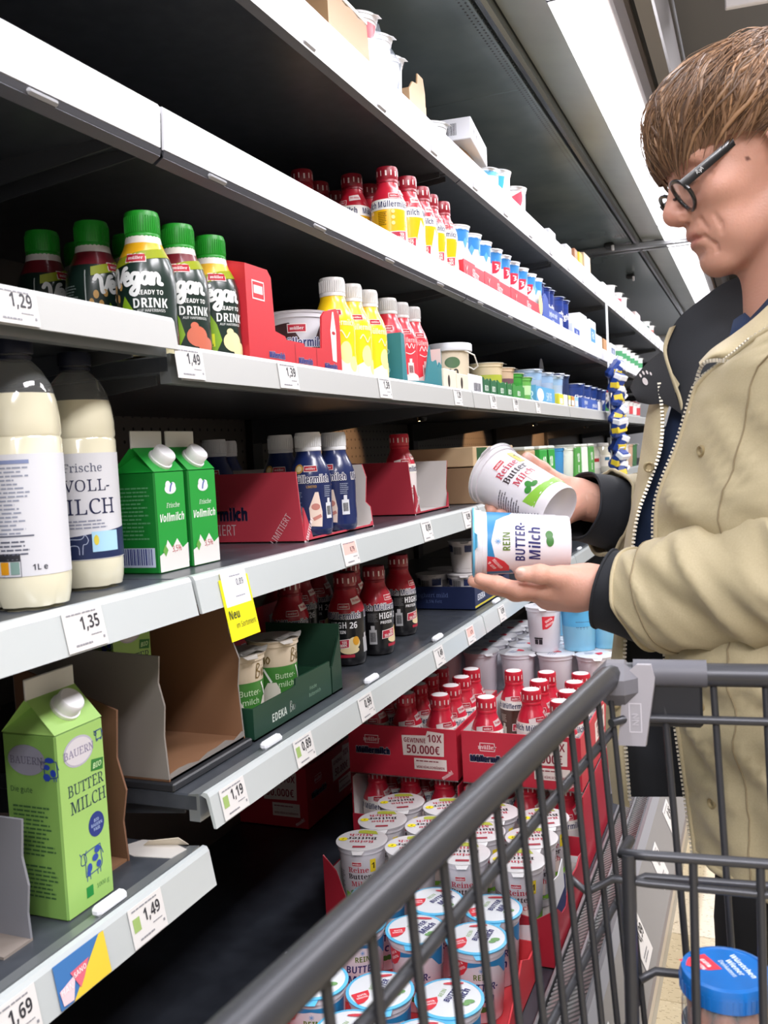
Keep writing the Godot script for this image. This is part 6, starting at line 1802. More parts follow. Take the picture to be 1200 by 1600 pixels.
# ---- price labels in the rails
func price_labels() -> void:
	var lip_up := (Vector3(-0.243, 0.405, 0) - Vector3(-0.2, 0.3, 0)).normalized()
	var lip_out := Vector3.FORWARD.cross(lip_up).normalized()
	var lips := [[1047, 1130, "0,95", "nearest the woman's jacket hem"], [1030, 1205, "1,25", "under the white stacked cups"], [1002, 1365, "0,99", "under the red prize trays"], [958, 1515, "0,95", "under the blue-edged buttermilk cups"]]
	for e in lips:
		var mid := Vector3(-0.2215, 0.3525, 0)
		mid.z = z_at(e[0], mid.x, mid.y)
		var o := thing("price_label", "white price label reading %s on the base lip %s" % [e[2], e[3].replace("woman's ", "")], "price label", mid + lip_out * .001)
		var card := Shape.new()
		add_box(card, Vector3.ZERO, Vector3(.085, .07, .0008), 0.0, Basis(Vector3.FORWARD, lip_up, lip_out))
		part(o, "card", card, mat("e6e4e4", .4))
		part(o, "price", flat_print(moved(words(e[2], .02, "Droid Sans", true, .82), Vector2(.012, .01)), lip_out * .0004, Vector3.FORWARD, lip_up, .0004), mat("2e2e34", .5))
		part(o, "small_print", flat_print(bits([small_print(0, .028, .07, 1, .005, 2), small_print(-.004, -.016, .05, 2, .007, 3)]), lip_out * .0004, Vector3.FORWARD, lip_up, .0004), mat("8a8a90", .5))
	var rows := [
		# column, shelf, price, style, where
		[22, S2L, "1,29", "", "under the shaded vegan bottles"], [296, S2, "1,49", "", "at the start of the middle rail"], [450, S2, "1,39", "", "under the brown tub"], [601, S2, "1,39", "", "under the teal carton"], [715, S2, "1,29", "", "under the yoghurt bucket"], [770, S2, "0,79", "", "under the green trays"], [805, S2, "0,99", "", "under the last green tray"], [840, S2, "1,19", "", "under the light blue tray"],
		[132, S3, "1,35", "", "under the litre milk bottles"], [366, S3, "0,89", "new", ""], [547, S3, "0,79", "sale", "under the navy bottles"], [667, S3, "0,89", "", "under the white-lined carton"], [730, S3, "0,99", "", "under the beige organic box"],
		[365, S4, "1,19", "bio", "under the torn brown carton"], [475, S4, "0,89", "bio", "under the dark green tray"], [572, S4, "0,99", "", "under the front protein bottle"], [686, S4, "1,49", "", "beside the empty shelf stretch"], [735, S4, "0,79", "sale", "just before the navy yoghurt tray"], [784, S4, "0,99", "", "under the navy yoghurt tray"],
		[22, S5, "1,69", "", "beside the blue and yellow advertising label"], [128, S5, "", "ad", ""], [230, S5, "1,49", "bio", "beyond the tall light green carton"]]
	for r in rows:
		var y: float = r[1]
		var top := y + (0.012 if y > 1.2 else 0.004)
		var h := {S2L: .040, S2: .044, S3: .048, S4: .046, S5: .05}[y] as float
		var tw := .005 if y > 1.2 else .009
		var tilt := Vector3(tw - .001, -h + .006, 0).normalized()
		var mid := Vector3(FRONT + lerpf(.001, tw, .5), top - h * .53, 0)
		mid.z = z_at(r[0], mid.x, mid.y)
		var up := -tilt
		var ux := Vector3.FORWARD
		var out := ux.cross(up).normalized()
		mid += out * .0012
		var w := .075 if r[3] == "ad" else .06
		var lh := h * .88
		var o := thing("price_label", {"": "white price label reading %s %s" % [r[2], r[4]], "bio": "white price label with green square reading %s %s" % [r[2], r[4]], "sale": "price label with pale red field reading %s %s" % [r[2], r[4]], "new": "yellow hanging price label reading Neu im Sortiment", "ad": "blue and yellow advertising label in the lowest rail"}[r[3]], "price label", mid)
		var card := Shape.new()
		add_box(card, Vector3.ZERO, Vector3(w, lh, .0008), 0.0, Basis(ux, up, out))
		part(o, "card", card, mat("3f74b0" if r[3] == "ad" else ("e8de28" if r[3] == "new" else "dcdad8"), .4))
		var f := out * .0004
		if r[3] == "new":
			var hang := Shape.new()
			add_box(hang, -up * .029, Vector3(w + .012, .062 + .02, .0009), 0.0, Basis(ux, up, out))
			part(o, "yellow_holder", hang, mat("f0e61e", .35))
			part(o, "white_field", flat_print(panel(0, -.002, w + .002, lh + .004), f, ux, up, .0004), mat("e2e2e8", .4))
			part(o, "price", flat_print(moved(words("0,89", .0085, "Droid Sans", false, .8), Vector2(.012, .004)), f, ux, up, .0008), mat("3a3a40", .5))
			part(o, "new_words", flat_print(bits([moved(words("Neu", .0115, "Droid Sans", true, .85), Vector2(-.018, -.036)), moved(words("im Sortiment", .0078, "Droid Sans", false, .78), Vector2(.006, -.051))]), f, ux, up, .0008), mat("3f4a1e", .5))
			part(o, "small_print", flat_print(bits([small_print(.006, .014, .034, 1, .004), small_print(.01, -.014, .03, 1, .004)]), f, ux, up, .0008), mat("a2a4ac", .5))
		elif r[3] == "ad":
			part(o, "yellow_corner", flat_print(patch([[-.02, -lh / 2], [.0375, -lh / 2], [.0375, lh / 2], [.03, lh / 2]]), f, ux, up, .0004), mat("e6c63c", .5))
			part(o, "pink_sign", flat_print(bits([patch([[-.036, -.004], [-.012, .002], [-.02, -.02], [-.034, -.019]])]), f, ux, up, .0008), mat("ecc9d0", .5))
			part(o, "red_sign", flat_print(bits([patch([[-.018, .006], [.01, .008], [.0, -.006], [-.008, -.014]])]), f, ux, up, .0008), mat("d8687a", .5))
			part(o, "sign_words", flat_print(bits([moved(words("HAN", .006), Vector2(-.026, -.006)), moved(words("SANO", .005), Vector2(-.005, .002), .1)]), f, ux, up, .0012), mat("f6e4e6", .5))
		else:
			part(o, "price", flat_print(moved(words(r[2], .0135 if r[3] != "sale" else .008, "Droid Sans", true, .82), Vector2(.008, .005)), f, ux, up, .0004), mat("2e2e34", .5))
			part(o, "small_print", flat_print(bits([small_print(0, lh * .4, .05, 1, .004, 2), small_print(-.004, -lh * .36, .03, 1, .005, 3), small_print(.016, -lh * .18, .02, 1, .003, 3), panel(.025, -lh * .3, .003, .003)]), f, ux, up, .0004), mat("8a8a90", .5))
			if r[3] == "bio":
				part(o, "green_square", flat_print(panel(-.02, .002, .012, .015), f, ux, up, .0004), mat("9ab56a", .5))
			if r[3] == "sale":
				part(o, "red_field", flat_print(panel(0, .008, .05, .02), f, ux, up, .0002), mat("eab9b0", .5))

# ------------------------------------------------------------------ the person: fields of tapered bones joined smoothly, meshed as surface nets
class Field:
	var kind := PackedInt32Array()      # 0 bone, 1 ellipsoid, 2 carved bone
	var a := PackedVector3Array()
	var b := PackedVector3Array()
	var ra := PackedFloat32Array()
	var rb := PackedFloat32Array()
	var k := PackedFloat32Array()
	var mid := PackedVector3Array()
	var reach := PackedFloat32Array()
	func bone(p: Vector3, q: Vector3, r0: float, r1: float, soft := 0.012, carve := false) -> void:
		kind.append(2 if carve else 0)
		a.append(p); b.append(q); ra.append(r0); rb.append(r1); k.append(soft)
		mid.append((p + q) / 2.0)
		reach.append(p.distance_to(q) / 2.0 + maxf(r0, r1))
	func egg(c: Vector3, r: Vector3, soft := 0.012) -> void:
		kind.append(1)
		a.append(c); b.append(r); ra.append(0); rb.append(0); k.append(soft)
		mid.append(c)
		reach.append(maxf(r.x, maxf(r.y, r.z)))
	func at(p: Vector3) -> float:
		var d := 1.0
		for i in kind.size():
			var far := p.distance_to(mid[i]) - reach[i]
			if kind[i] == 2:
				if far > k[i]:
					continue
				var c := _bone(i, p)
				var h2 := maxf(k[i] - absf(-c - d), 0.0) / k[i]
				d = maxf(d, -c) + h2 * h2 * k[i] * 0.25
				continue
			if far > d + k[i]:
				continue
			var e: float
			if kind[i] == 0:
				e = _bone(i, p)
			else:
				var q := p - a[i]
				var k0 := (q / b[i]).length()
				var k1 := (q / (b[i] * b[i])).length()
				e = k0 * (k0 - 1.0) / maxf(k1, 1e-6)
			var h := maxf(k[i] - absf(e - d), 0.0) / k[i]
			d = minf(d, e) - h * h * k[i] * 0.25
		return d
	func _bone(i: int, p: Vector3) -> float:
		var pa := p - a[i]
		var ba := b[i] - a[i]
		var h := clampf(pa.dot(ba) / maxf(ba.length_squared(), 1e-9), 0.0, 1.0)
		return (pa - ba * h).length() - lerpf(ra[i], rb[i], h)

func nets(m: Shape, f: Field, cell: float, place := Transform3D.IDENTITY, tint = null) -> void:
	# one vertex in each cell that the surface crosses, one quad round each crossed edge
	var lo := Vector3.ONE * 1e9
	var hi := -lo
	for i in f.mid.size():
		if f.kind[i] == 2:
			continue
		lo = lo.min(f.mid[i] - Vector3.ONE * f.reach[i])
		hi = hi.max(f.mid[i] + Vector3.ONE * f.reach[i])
	lo -= Vector3.ONE * cell * 3.0
	var bn := 5
	var nb := Vector3i(((hi - lo) / (cell * bn)).ceil()) + Vector3i.ONE
	var n := nb * bn + Vector3i.ONE
	var sx := 1
	var sy := n.x
	var sz := n.x * n.y
	var val := PackedFloat32Array()
	val.resize(n.x * n.y * n.z)
	val.fill(9.0)
	var vert := PackedInt32Array()
	vert.resize(val.size())
	vert.fill(-1)
	var live := []
	var half := cell * bn * 0.87 + cell
	for bz in nb.z:
		for by in nb.y:
			for bx in nb.x:
				var c := lo + (Vector3(bx, by, bz) + Vector3.ONE * 0.5) * cell * bn
				if absf(f.at(c)) > half * 1.25:
					continue
				live.append(Vector3i(bx, by, bz) * bn)
	for o in live:
		for z in range(o.z, o.z + bn + 1):
			for y in range(o.y, o.y + bn + 1):
				var row: int = y * sy + z * sz
				for x in range(o.x, o.x + bn + 1):
					if val[row + x] == 9.0:
						val[row + x] = f.at(lo + Vector3(x, y, z) * cell)
	var pts := PackedVector3Array()
	var nor := PackedVector3Array()
	var step := [0, sx, sy, sx + sy, sz, sx + sz, sy + sz, sx + sy + sz]
	var corner := [Vector3(0, 0, 0), Vector3(1, 0, 0), Vector3(0, 1, 0), Vector3(1, 1, 0), Vector3(0, 0, 1), Vector3(1, 0, 1), Vector3(0, 1, 1), Vector3(1, 1, 1)]
	var edges := [[0, 1], [2, 3], [4, 5], [6, 7], [0, 2], [1, 3], [4, 6], [5, 7], [0, 4], [1, 5], [2, 6], [3, 7]]
	for o in live:
		for z in range(o.z, o.z + bn):
			for y in range(o.y, o.y + bn):
				for x in range(o.x, o.x + bn):
					var i: int = x + y * sy + z * sz
					var inside := 0
					for q in 8:
						if val[i + step[q]] < 0.0:
							inside += 1
					if inside == 0 or inside == 8:
						continue
					var sum := Vector3.ZERO
					var cnt := 0
					for e in edges:
						var va := val[i + step[e[0]]]
						var vb := val[i + step[e[1]]]
						if (va < 0.0) != (vb < 0.0):
							sum += (corner[e[0]] as Vector3).lerp(corner[e[1]], va / (va - vb))
							cnt += 1
					var g := Vector3(val[i + sx] - val[i] + val[i + sx + sy + sz] - val[i + sy + sz], val[i + sy] - val[i] + val[i + sx + sy + sz] - val[i + sx + sz], val[i + sz] - val[i] + val[i + sx + sy + sz] - val[i + sx + sy])
					vert[i] = pts.size()
					pts.append(lo + (Vector3(x, y, z) + sum / cnt) * cell)
					nor.append(g.normalized())
	var tints := PackedColorArray()
	if tint != null:
		for p in pts:
			tints.append(tint.call(p))
	var world := PackedVector3Array()
	for i in pts.size():
		world.append(place * pts[i])
		nor[i] = (place.basis * nor[i]).normalized()
	var across := [[sx, sy, sz], [sy, sz, sx], [sz, sx, sy]]
	for o in live:
		for z in range(o.z, o.z + bn):
			for y in range(o.y, o.y + bn):
				for x in range(o.x, o.x + bn):
					var i: int = x + y * sy + z * sz
					if vert[i] < 0:
						continue
					for e in across:
						if (val[i] < 0.0) == (val[i + e[0]] < 0.0):
							continue
						var i1: int = i - e[1]
						var i2: int = i - e[2]
						var i3: int = i - e[1] - e[2]
						if i3 < 0 or vert[i1] < 0 or vert[i2] < 0 or vert[i3] < 0:
							continue
						var q0 := vert[i]
						var q1 := vert[i1]
						var q3 := vert[i3]
						var q2 := vert[i2]
						m.tri(world[q0], world[q1], world[q3], nor[q0], nor[q1], nor[q3])
						m.tri(world[q0], world[q3], world[q2], nor[q0], nor[q3], nor[q2])
						if tint != null:
							# tri() may swap its last two corners
							var s := m.v.size()
							for t in [s - 6, s - 3]:
								for w in 3:
									var p := m.v[t + w]
									m.c.append(tints[q0] if p == world[q0] else (tints[q1] if p == world[q1] else (tints[q3] if p == world[q3] else tints[q2])))

var head_at := Transform3D.IDENTITY
const FACING := 0.29        # how far she turns from the shelves towards the aisle
const BOW := 0.26

func skin(c: String) -> Color:
	return Color(c).srgb_to_linear()

func build_person() -> void:
	var c := cos(FACING)
	var s := sin(FACING)
	var ahead := Vector3(-c, 0, s)
	var left := Vector3(s, 0, c)
	var dip := ahead * cos(BOW) - Vector3.UP * sin(BOW)
	var crown := Vector3.UP * cos(BOW) + ahead * sin(BOW)
	var nose := at_depth(1043, 345, 1.15)
	head_at = Transform3D(Basis(left, crown, dip), nose - dip * 0.117 + crown * 0.031)
	var o := thing("person", "person with short brown hair and black glasses in a beige jacket comparing two cups", "person", Vector3.ZERO)
	var body := Shape.new()
	add_head(body)
	add_limbs(body)
	add_hands(body)
	var sm := StandardMaterial3D.new()
	sm.vertex_color_use_as_albedo = true
	sm.roughness = 0.5
	sm.subsurf_scatter_enabled = true
	sm.subsurf_scatter_strength = 0.12
	sm.normal_enabled = true
	sm.normal_texture = pore_normals()
	sm.normal_scale = 0.35
	sm.uv1_triplanar = true
	sm.uv1_scale = Vector3.ONE * 14.0
	part(o, "body", body, sm)
	add_hair(o)
	add_glasses(o)
	add_clothes(o)
	held_cups()

func pore_normals() -> ImageTexture:
	var f := FastNoiseLite.new()
	f.frequency = 0.06
	f.fractal_octaves = 4
	f.seed = 3
	var im := f.get_seamless_image(256, 256)
	im.convert(Image.FORMAT_RGBA8)
	im.bump_map_to_normal_map(3.0)
	return ImageTexture.create_from_image(im)

func add_head(m: Shape) -> void:
	var f := Field.new()
	f.egg(Vector3(0, 0.03, -0.012), Vector3(0.076, 0.088, 0.1), 0.02)
	f.egg(Vector3(0, -0.026, 0.034), Vector3(0.0575, 0.078, 0.059), 0.028)
	f.egg(Vector3(0, -0.074, 0.04), Vector3(0.043, 0.036, 0.046), 0.026)
	f.bone(Vector3(0.0535, -0.058, 0.0), Vector3(0.02, -0.1015, 0.064), 0.0115, 0.0115, 0.02)
	f.bone(Vector3(-0.0535, -0.058, 0.0), Vector3(-0.02, -0.1015, 0.064), 0.0115, 0.0115, 0.02)
	f.egg(Vector3(0, -0.098, 0.076), Vector3(0.023, 0.017, 0.0165), 0.02)
	f.egg(Vector3(0, -0.06, 0.068), Vector3(0.032, 0.026, 0.026), 0.02)
	for e in [-1.0, 1.0]:
		f.egg(Vector3(0.041 * e, -0.022, 0.060), Vector3(0.022, 0.018, 0.021), 0.022)
		f.egg(Vector3(0.034 * e, -0.066, 0.056), Vector3(0.016, 0.02, 0.017), 0.02)
		f.egg(Vector3(0.028 * e, 0.024, 0.078), Vector3(0.026, 0.011, 0.015), 0.02)
	f.egg(Vector3(0, 0.05, 0.06), Vector3(0.055, 0.04, 0.036), 0.03)
	for e in [-1.0, 1.0]:
		f.bone(Vector3(0.031 * e, 0.004, 0.104), Vector3(0.043 * e, 0.003, 0.093), 0.0105, 0.009, 0.016, true)
		f.egg(Vector3(0.031 * e, 0.003, 0.079), Vector3(0.0145, 0.0115, 0.0125), 0.006)
		f.bone(Vector3(0.019 * e, -0.0045, 0.0905), Vector3(0.044 * e, -0.0035, 0.082), 0.0022, 0.0018, 0.004)
	f.bone(Vector3(0, 0.018, 0.086), Vector3(0, -0.024, 0.109), 0.0085, 0.0105, 0.014)
	f.egg(Vector3(0, -0.030, 0.1075), Vector3(0.0125, 0.011, 0.0115), 0.01)
	for e in [-1.0, 1.0]:
		f.egg(Vector3(0.0125 * e, -0.0345, 0.0985), Vector3(0.0075, 0.0078, 0.0105), 0.007)
		f.bone(Vector3(0.006 * e, -0.0435, 0.106), Vector3(0.0095 * e, -0.0425, 0.097), 0.0022, 0.003, 0.003, true)
	f.egg(Vector3(0, -0.0575, 0.0892), Vector3(0.023, 0.0065, 0.0095), 0.006)
	f.egg(Vector3(0, -0.0718, 0.0872), Vector3(0.021, 0.0068, 0.0095), 0.006)
	f.bone(Vector3(-0.012, -0.0832, 0.0935), Vector3(0.012, -0.0832, 0.0935), 0.003, 0.003, 0.01, true)
	for e in [-1.0, 1.0]:
		f.bone(Vector3(0, -0.0642, 0.0995), Vector3(0.017 * e, -0.0648, 0.0935), 0.0019, 0.0019, 0.003, true)
		f.bone(Vector3(0.017 * e, -0.0648, 0.0935), Vector3(0.0275 * e, -0.0685, 0.0865), 0.0019, 0.0013, 0.004, true)
		# ears, under the hair
		f.egg(Vector3(0.077 * e, -0.006, -0.013), Vector3(0.005, 0.027, 0.015), 0.005)
		var rim := [[-0.006, 0.003], [0.012, 0.004], [0.023, -0.006], [0.022, -0.021], [0.006, -0.029], [-0.014, -0.025], [-0.029, -0.011]]
		for i in rim.size() - 1:
			f.bone(Vector3(0.0835 * e, rim[i][0], rim[i][1]), Vector3(0.0835 * e, rim[i + 1][0], rim[i + 1][1]), 0.0034, 0.0034, 0.003)
		f.egg(Vector3(0.0805 * e, -0.032, -0.007), Vector3(0.004, 0.008, 0.007), 0.004)
	# creases, laid on the surface: from the nostril round the mouth, beside the chin, under the eye, down the cheek
	for e in [-1.0, 1.0]:
		for l in [[[.019, -.036], [.028, -.047], [.035, -.06]], [[.0285, -.071], [.032, -.081], [.031, -.09]], [[.02, -.013], [.032, -.0185], [.044, -.017]], [[.046, -.05], [.048, -.062], [.0465, -.072]], [[.05, .008], [.057, .003]], [[.05, .004], [.057, -.004]]]:
			var deep := 0.0015 if l[0][0] < .02 else 0.0008
			for i in l.size() - 1:
				f.bone(on_face(f, l[i][0] * e, l[i][1]), on_face(f, l[i + 1][0] * e, l[i + 1][1]), deep, deep * 0.8, 0.006, true)
	var back := head_at.affine_inverse()
	var nb := back * at_depth(1252, 515, 1.17)
	f.bone(Vector3(0, -0.05, -0.035), nb, 0.049, 0.058, 0.022)
	f.bone(Vector3(0, -0.092, 0.02), nb + Vector3(0, 0.0, 0.04), 0.02, 0.028, 0.025)
	f.bone(Vector3(0.05, -0.07, -0.02), nb + Vector3(0.02, -0.01, 0.05), 0.012, 0.014, 0.03)
	var tint := func(p: Vector3) -> Color:
		var base := skin("c99581")
		var lip := smoothstep(1.0, 0.55, Vector2(p.x / 0.027, (p.y + 0.0645) / 0.0125).length()) * (1.0 if p.z > 0.07 else 0.0)
		base = base.lerp(skin("b06a62"), lip * 0.7)
		var n := smoothstep(0.03, 0.0, Vector3(p.x, p.y + 0.03, p.z - 0.11).length())
		base = base.lerp(skin("c98674"), n * 0.5)
		var brow := smoothstep(1.0, 0.6, Vector2((absf(p.x) - 0.033) / 0.02, (p.y - 0.026) / 0.006).length()) * (1.0 if p.z > 0.06 else 0.0)
		base = base.lerp(skin("6f4a3a"), brow * 0.7)
		var lash := smoothstep(1.0, 0.5, Vector2((absf(p.x) - 0.032) / 0.017, (p.y + 0.0042) / 0.0026).length()) * (1.0 if p.z > 0.07 else 0.0)
		base = base.lerp(skin("4a2e26"), lash * 0.85)
		var spot := smoothstep(0.0032, 0.002, Vector3(p.x - 0.066, p.y + 0.004, p.z - 0.028).length())
		return base.lerp(skin("6d4034"), spot)
	nets(m, f, 0.0025, head_at, tint)

func on_face(f: Field, x: float, y: float) -> Vector3:
	var p := Vector3(x, y, 0.13)
	while p.z > 0.0 and f.at(p) > 0.0:
		p.z -= 0.0007
	return p + Vector3(0, 0, 0.0006)

func add_limbs(m: Shape) -> void:
	# trunk, arms and legs under the clothes
	var f := Field.new()
	var hip := Vector3(0.085, 0.84, -1.25)
	var chest := Vector3(0.07, 1.25, -1.25)
	f.bone(hip, chest, 0.105, 0.105, 0.06)
	f.bone(chest, at_depth(1252, 515, 1.17) - Vector3(0, 0.02, 0), 0.1, 0.055, 0.05)
	var jl := arm_joints(0)
	var jr := arm_joints(1)
	for j in [jl, jr]:
		f.bone(chest + Vector3(0, 0.06, 0), j[0], 0.07, 0.055, 0.05)
		f.bone(j[0], j[1], 0.045, 0.038, 0.02)
		f.bone(j[1], j[2], 0.036, 0.027, 0.02)
	for e in [-1.0, 1.0]:
		var l := hip + Vector3(0.0, -0.02, 0.085 * e)
		var kn := Vector3(0.02, 0.47, -1.25 + 0.1 * e)
		var an := Vector3(0.05, 0.09, -1.25 + 0.1 * e)
		f.bone(l, kn, 0.085, 0.055, 0.04)
		f.bone(kn, an, 0.052, 0.036, 0.03)
		f.bone(an, an + Vector3(-0.14, -0.05, 0), 0.036, 0.028, 0.03)
	var tint := func(_p: Vector3) -> Color: return skin("c99581")
	nets(m, f, 0.013, Transform3D.IDENTITY, tint)

func arm_joints(side: int) -> Array:
	if side == 0:
		return [Vector3(0.125, 1.34, -1.09), at_depth(1300, 880, 0.985), at_depth(938, 915, 1.195)]
	return [Vector3(-0.005, 1.34, -1.43), at_depth(1120, 835, 1.43), at_depth(912, 785, 1.36)]

func finger(f: Field, joints: Array, r0: float, r1: float) -> void:
	for i in joints.size() - 1:
		var t0 := float(i) / (joints.size() - 1)
		var t1 := float(i + 1) / (joints.size() - 1)
		f.bone(joints[i], joints[i + 1], lerpf(r0, r1, t0), lerpf(r0, r1, t1), 0.005)
		if i > 0:
			f.egg(joints[i], Vector3.ONE * lerpf(r0, r1, t0) * 1.06, 0.004)

func add_hands(m: Shape) -> void:
	var px := func(u: float, v: float, w: float) -> Vector3: return at_depth(u, v, w)
	# her left hand: palm up under the lower cup, thumb along the cup's near side
	var f := Field.new()
	var wrist: Vector3 = px.call(945, 915, 1.192)
	f.bone(wrist, px.call(900, 918, 1.2), 0.0265, 0.025, 0.015)
	for e in [[852, 921, 1.203, 0.0145], [850, 927, 1.226, 0.0145], [852, 930, 1.25, 0.0135], [858, 930, 1.272, 0.0125]]:
		f.bone(px.call(915, 917, 1.2), px.call(e[0], e[1], e[2]), 0.019, e[3], 0.018)
	f.bone(px.call(900, 930, 1.22), px.call(860, 934, 1.245), 0.018, 0.013, 0.02)
	finger(f, [px.call(856, 922, 1.2), px.call(812, 921, 1.2), px.call(778, 912, 1.204), px.call(750, 904.5, 1.21)], 0.0108, 0.0082)
	finger(f, [px.call(852, 928, 1.226), px.call(805, 927, 1.23), px.call(769, 917, 1.236), px.call(740, 908, 1.242)], 0.0108, 0.0082)
	finger(f, [px.call(852, 930, 1.25), px.call(808, 928, 1.258), px.call(774, 919, 1.266), px.call(747, 910, 1.274)], 0.0102, 0.0078)
	finger(f, [px.call(858, 930, 1.272), px.call(822, 926, 1.285), px.call(796, 918, 1.296), px.call(776, 910, 1.305)], 0.009, 0.007)
	f.bone(px.call(918, 912, 1.188), px.call(878, 902, 1.183), 0.0195, 0.0155, 0.016)
	finger(f, [px.call(880, 902, 1.181), px.call(844, 897, 1.177), px.call(816, 897, 1.18)], 0.0132, 0.0102)
	f.egg(px.call(812, 893.5, 1.1725), Vector3(0.0066, 0.0045, 0.0035), 0.002)
	var tint_for := func(nail: Vector3):
		return func(p: Vector3) -> Color:
			var base := skin("d6a08c")
			return base.lerp(skin("dcb2a4"), smoothstep(0.009, 0.0055, p.distance_to(nail)))
	nets(m, f, 0.0026, Transform3D.IDENTITY, tint_for.call(px.call(812, 893, 1.171)))
	# her right hand: behind and under the upper cup, thumb along its far side
	f = Field.new()
	wrist = px.call(922, 782, 1.365)
	f.bone(wrist, px.call(894, 776, 1.37), 0.0265, 0.024, 0.015)
	for e in [[868, 790, 1.372, 0.0135], [866, 800, 1.352, 0.0135], [870, 808, 1.332, 0.013], [878, 812, 1.312, 0.012]]:
		f.bone(px.call(902, 780, 1.368), px.call(e[0], e[1], e[2]), 0.019, e[3], 0.018)
	f.bone(px.call(898, 772, 1.38), px.call(874, 757, 1.392), 0.0195, 0.0155, 0.016)
	finger(f, [px.call(876, 757, 1.393), px.call(846, 734, 1.392), px.call(824, 716, 1.386)], 0.0135, 0.0098)
	finger(f, [px.call(868, 790, 1.372), px.call(826, 798, 1.352), px.call(792, 798, 1.338), px.call(766, 792, 1.328)], 0.0105, 0.0082)
	finger(f, [px.call(866, 800, 1.352), px.call(824, 807, 1.335), px.call(792, 805, 1.322), px.call(768, 798, 1.314)], 0.0105, 0.0082)
	finger(f, [px.call(870, 808, 1.332), px.call(832, 813, 1.315), px.call(804, 810, 1.302), px.call(782, 803, 1.294)], 0.0098, 0.0076)
	finger(f, [px.call(878, 812, 1.312), px.call(850, 818, 1.298), px.call(828, 817, 1.288), px.call(812, 812, 1.28)], 0.009, 0.007)
	nets(m, f, 0.0028, Transform3D.IDENTITY, tint_for.call(px.call(824, 714, 1.378)))

func held_cups() -> void:
	var lo := value_cup(.128)
	var base := at_depth(888, 848, 1.245)
	var lid := at_depth(744, 849, 1.255)
	hold(lo, "held_value_cup", "white buttermilk cup with blue corners lying in the open palm", base, lid, 0.06)
	var up := pure_cup(.128)
	base = at_depth(874, 799, 1.262)
	lid = at_depth(776, 744, 1.338)
	hold(up, "held_serif_cup", "white buttermilk cup with serif lettering tilted above the other held cup", base, lid, 0.45)

func hold(o: Node3D, called: String, label: String, base: Vector3, lid: Vector3, spin: float) -> void:
	o.name = numbered(called)
	add_child(o)
	var y := (lid - base).normalized()
	var eye := (EYE - base).normalized()
	var z := (eye - y * eye.dot(y)).normalized()
	z = z.rotated(y, spin)
	o.transform = Transform3D(Basis(y.cross(z), y, z) * Basis.from_scale(Vector3(.92, 1, .92)), base)
	describe(o, label, "cup", "")

# ---- hair
const WHORL := 0.72          # the hair grows from a point this far behind the top of the head

func hair_edge(th: float) -> float:
	# how far down from the top the hair reaches, by direction round the head (0 = forehead, + = her left)
	var a := absf(wrapf(th, -PI, PI))
	var keys := [[0.0, 1.66], [0.4, 1.66], [0.7, 1.60], [1.0, 1.60], [1.3, 1.70], [1.6, 1.98], [1.9, 2.3], [2.3, 2.6], [2.7, 2.72], [PI, 2.76]]
	for i in keys.size() - 1:
		if a <= keys[i + 1][0]:
			return lerpf(keys[i][1], keys[i + 1][1], (a - keys[i][0]) / (keys[i + 1][0] - keys[i][0]))
	return 2.76

var hair_reach := PackedFloat32Array()

func hair_dir(th: float, pol: float) -> Vector3:
	return Vector3(sin(pol) * sin(th), cos(pol), sin(pol) * cos(th)).rotated(Vector3.RIGHT, -WHORL)

func hair_span(th: float) -> float:
	# the angle from the whorl at which that line of growth meets the hairline
	if hair_reach.is_empty():
		hair_reach.resize(361)
		for k in 361:
			var a := -PI + TAU * k / 360.0
			var pol := 0.3
			while pol < 3.0:
				var d := hair_dir(a, pol)
				if acos(clampf(d.y, -1, 1)) > hair_edge(atan2(d.x, d.z)):
					break
				pol += 0.01
			hair_reach[k] = pol
	var f := (wrapf(th, -PI, PI) + PI) / TAU * 360.0
	var i := int(f)
	return lerpf(hair_reach[mini(i, 360)], hair_reach[mini(i + 1, 360)], f - i)

func hair_point(th: float, t: float, lift: float, fn: FastNoiseLite) -> Vector3:
	# t runs from the whorl (0) to the tips (1)
	var flow := th + 0.22 * sin(t * 3.0) * sin(th * 1.0)
	var d := hair_dir(flow, t * hair_span(flow))
	var r := Vector3(0.077, 0.089, 0.102)
	var q := 1.0 / (d / r).length()
	var front := maxf(0.0, d.z)
	var thick := 0.0145 + 0.015 * sin(minf(t, 1.0) * PI * 0.9) + 0.012 * front * t
	if t > 0.75:
		thick *= lerpf(1.0, 0.22 + 0.35 * front, minf((t - 0.75) / 0.25, 1.2))
	var amp := smoothstep(0.0, 0.25, t)
	var wave := fn.get_noise_3d(cos(th) * 330.0, sin(th) * 330.0, t * 22.0)
	var lock := fn.get_noise_3d(cos(th) * 90.0 + 50.0, sin(th) * 90.0, t * 30.0)
	return Vector3(0, 0.03, -0.012) + d * (q + thick + amp * (0.004 * wave + 0.012 * lock * (0.4 + 0.6 * t)) + lift)

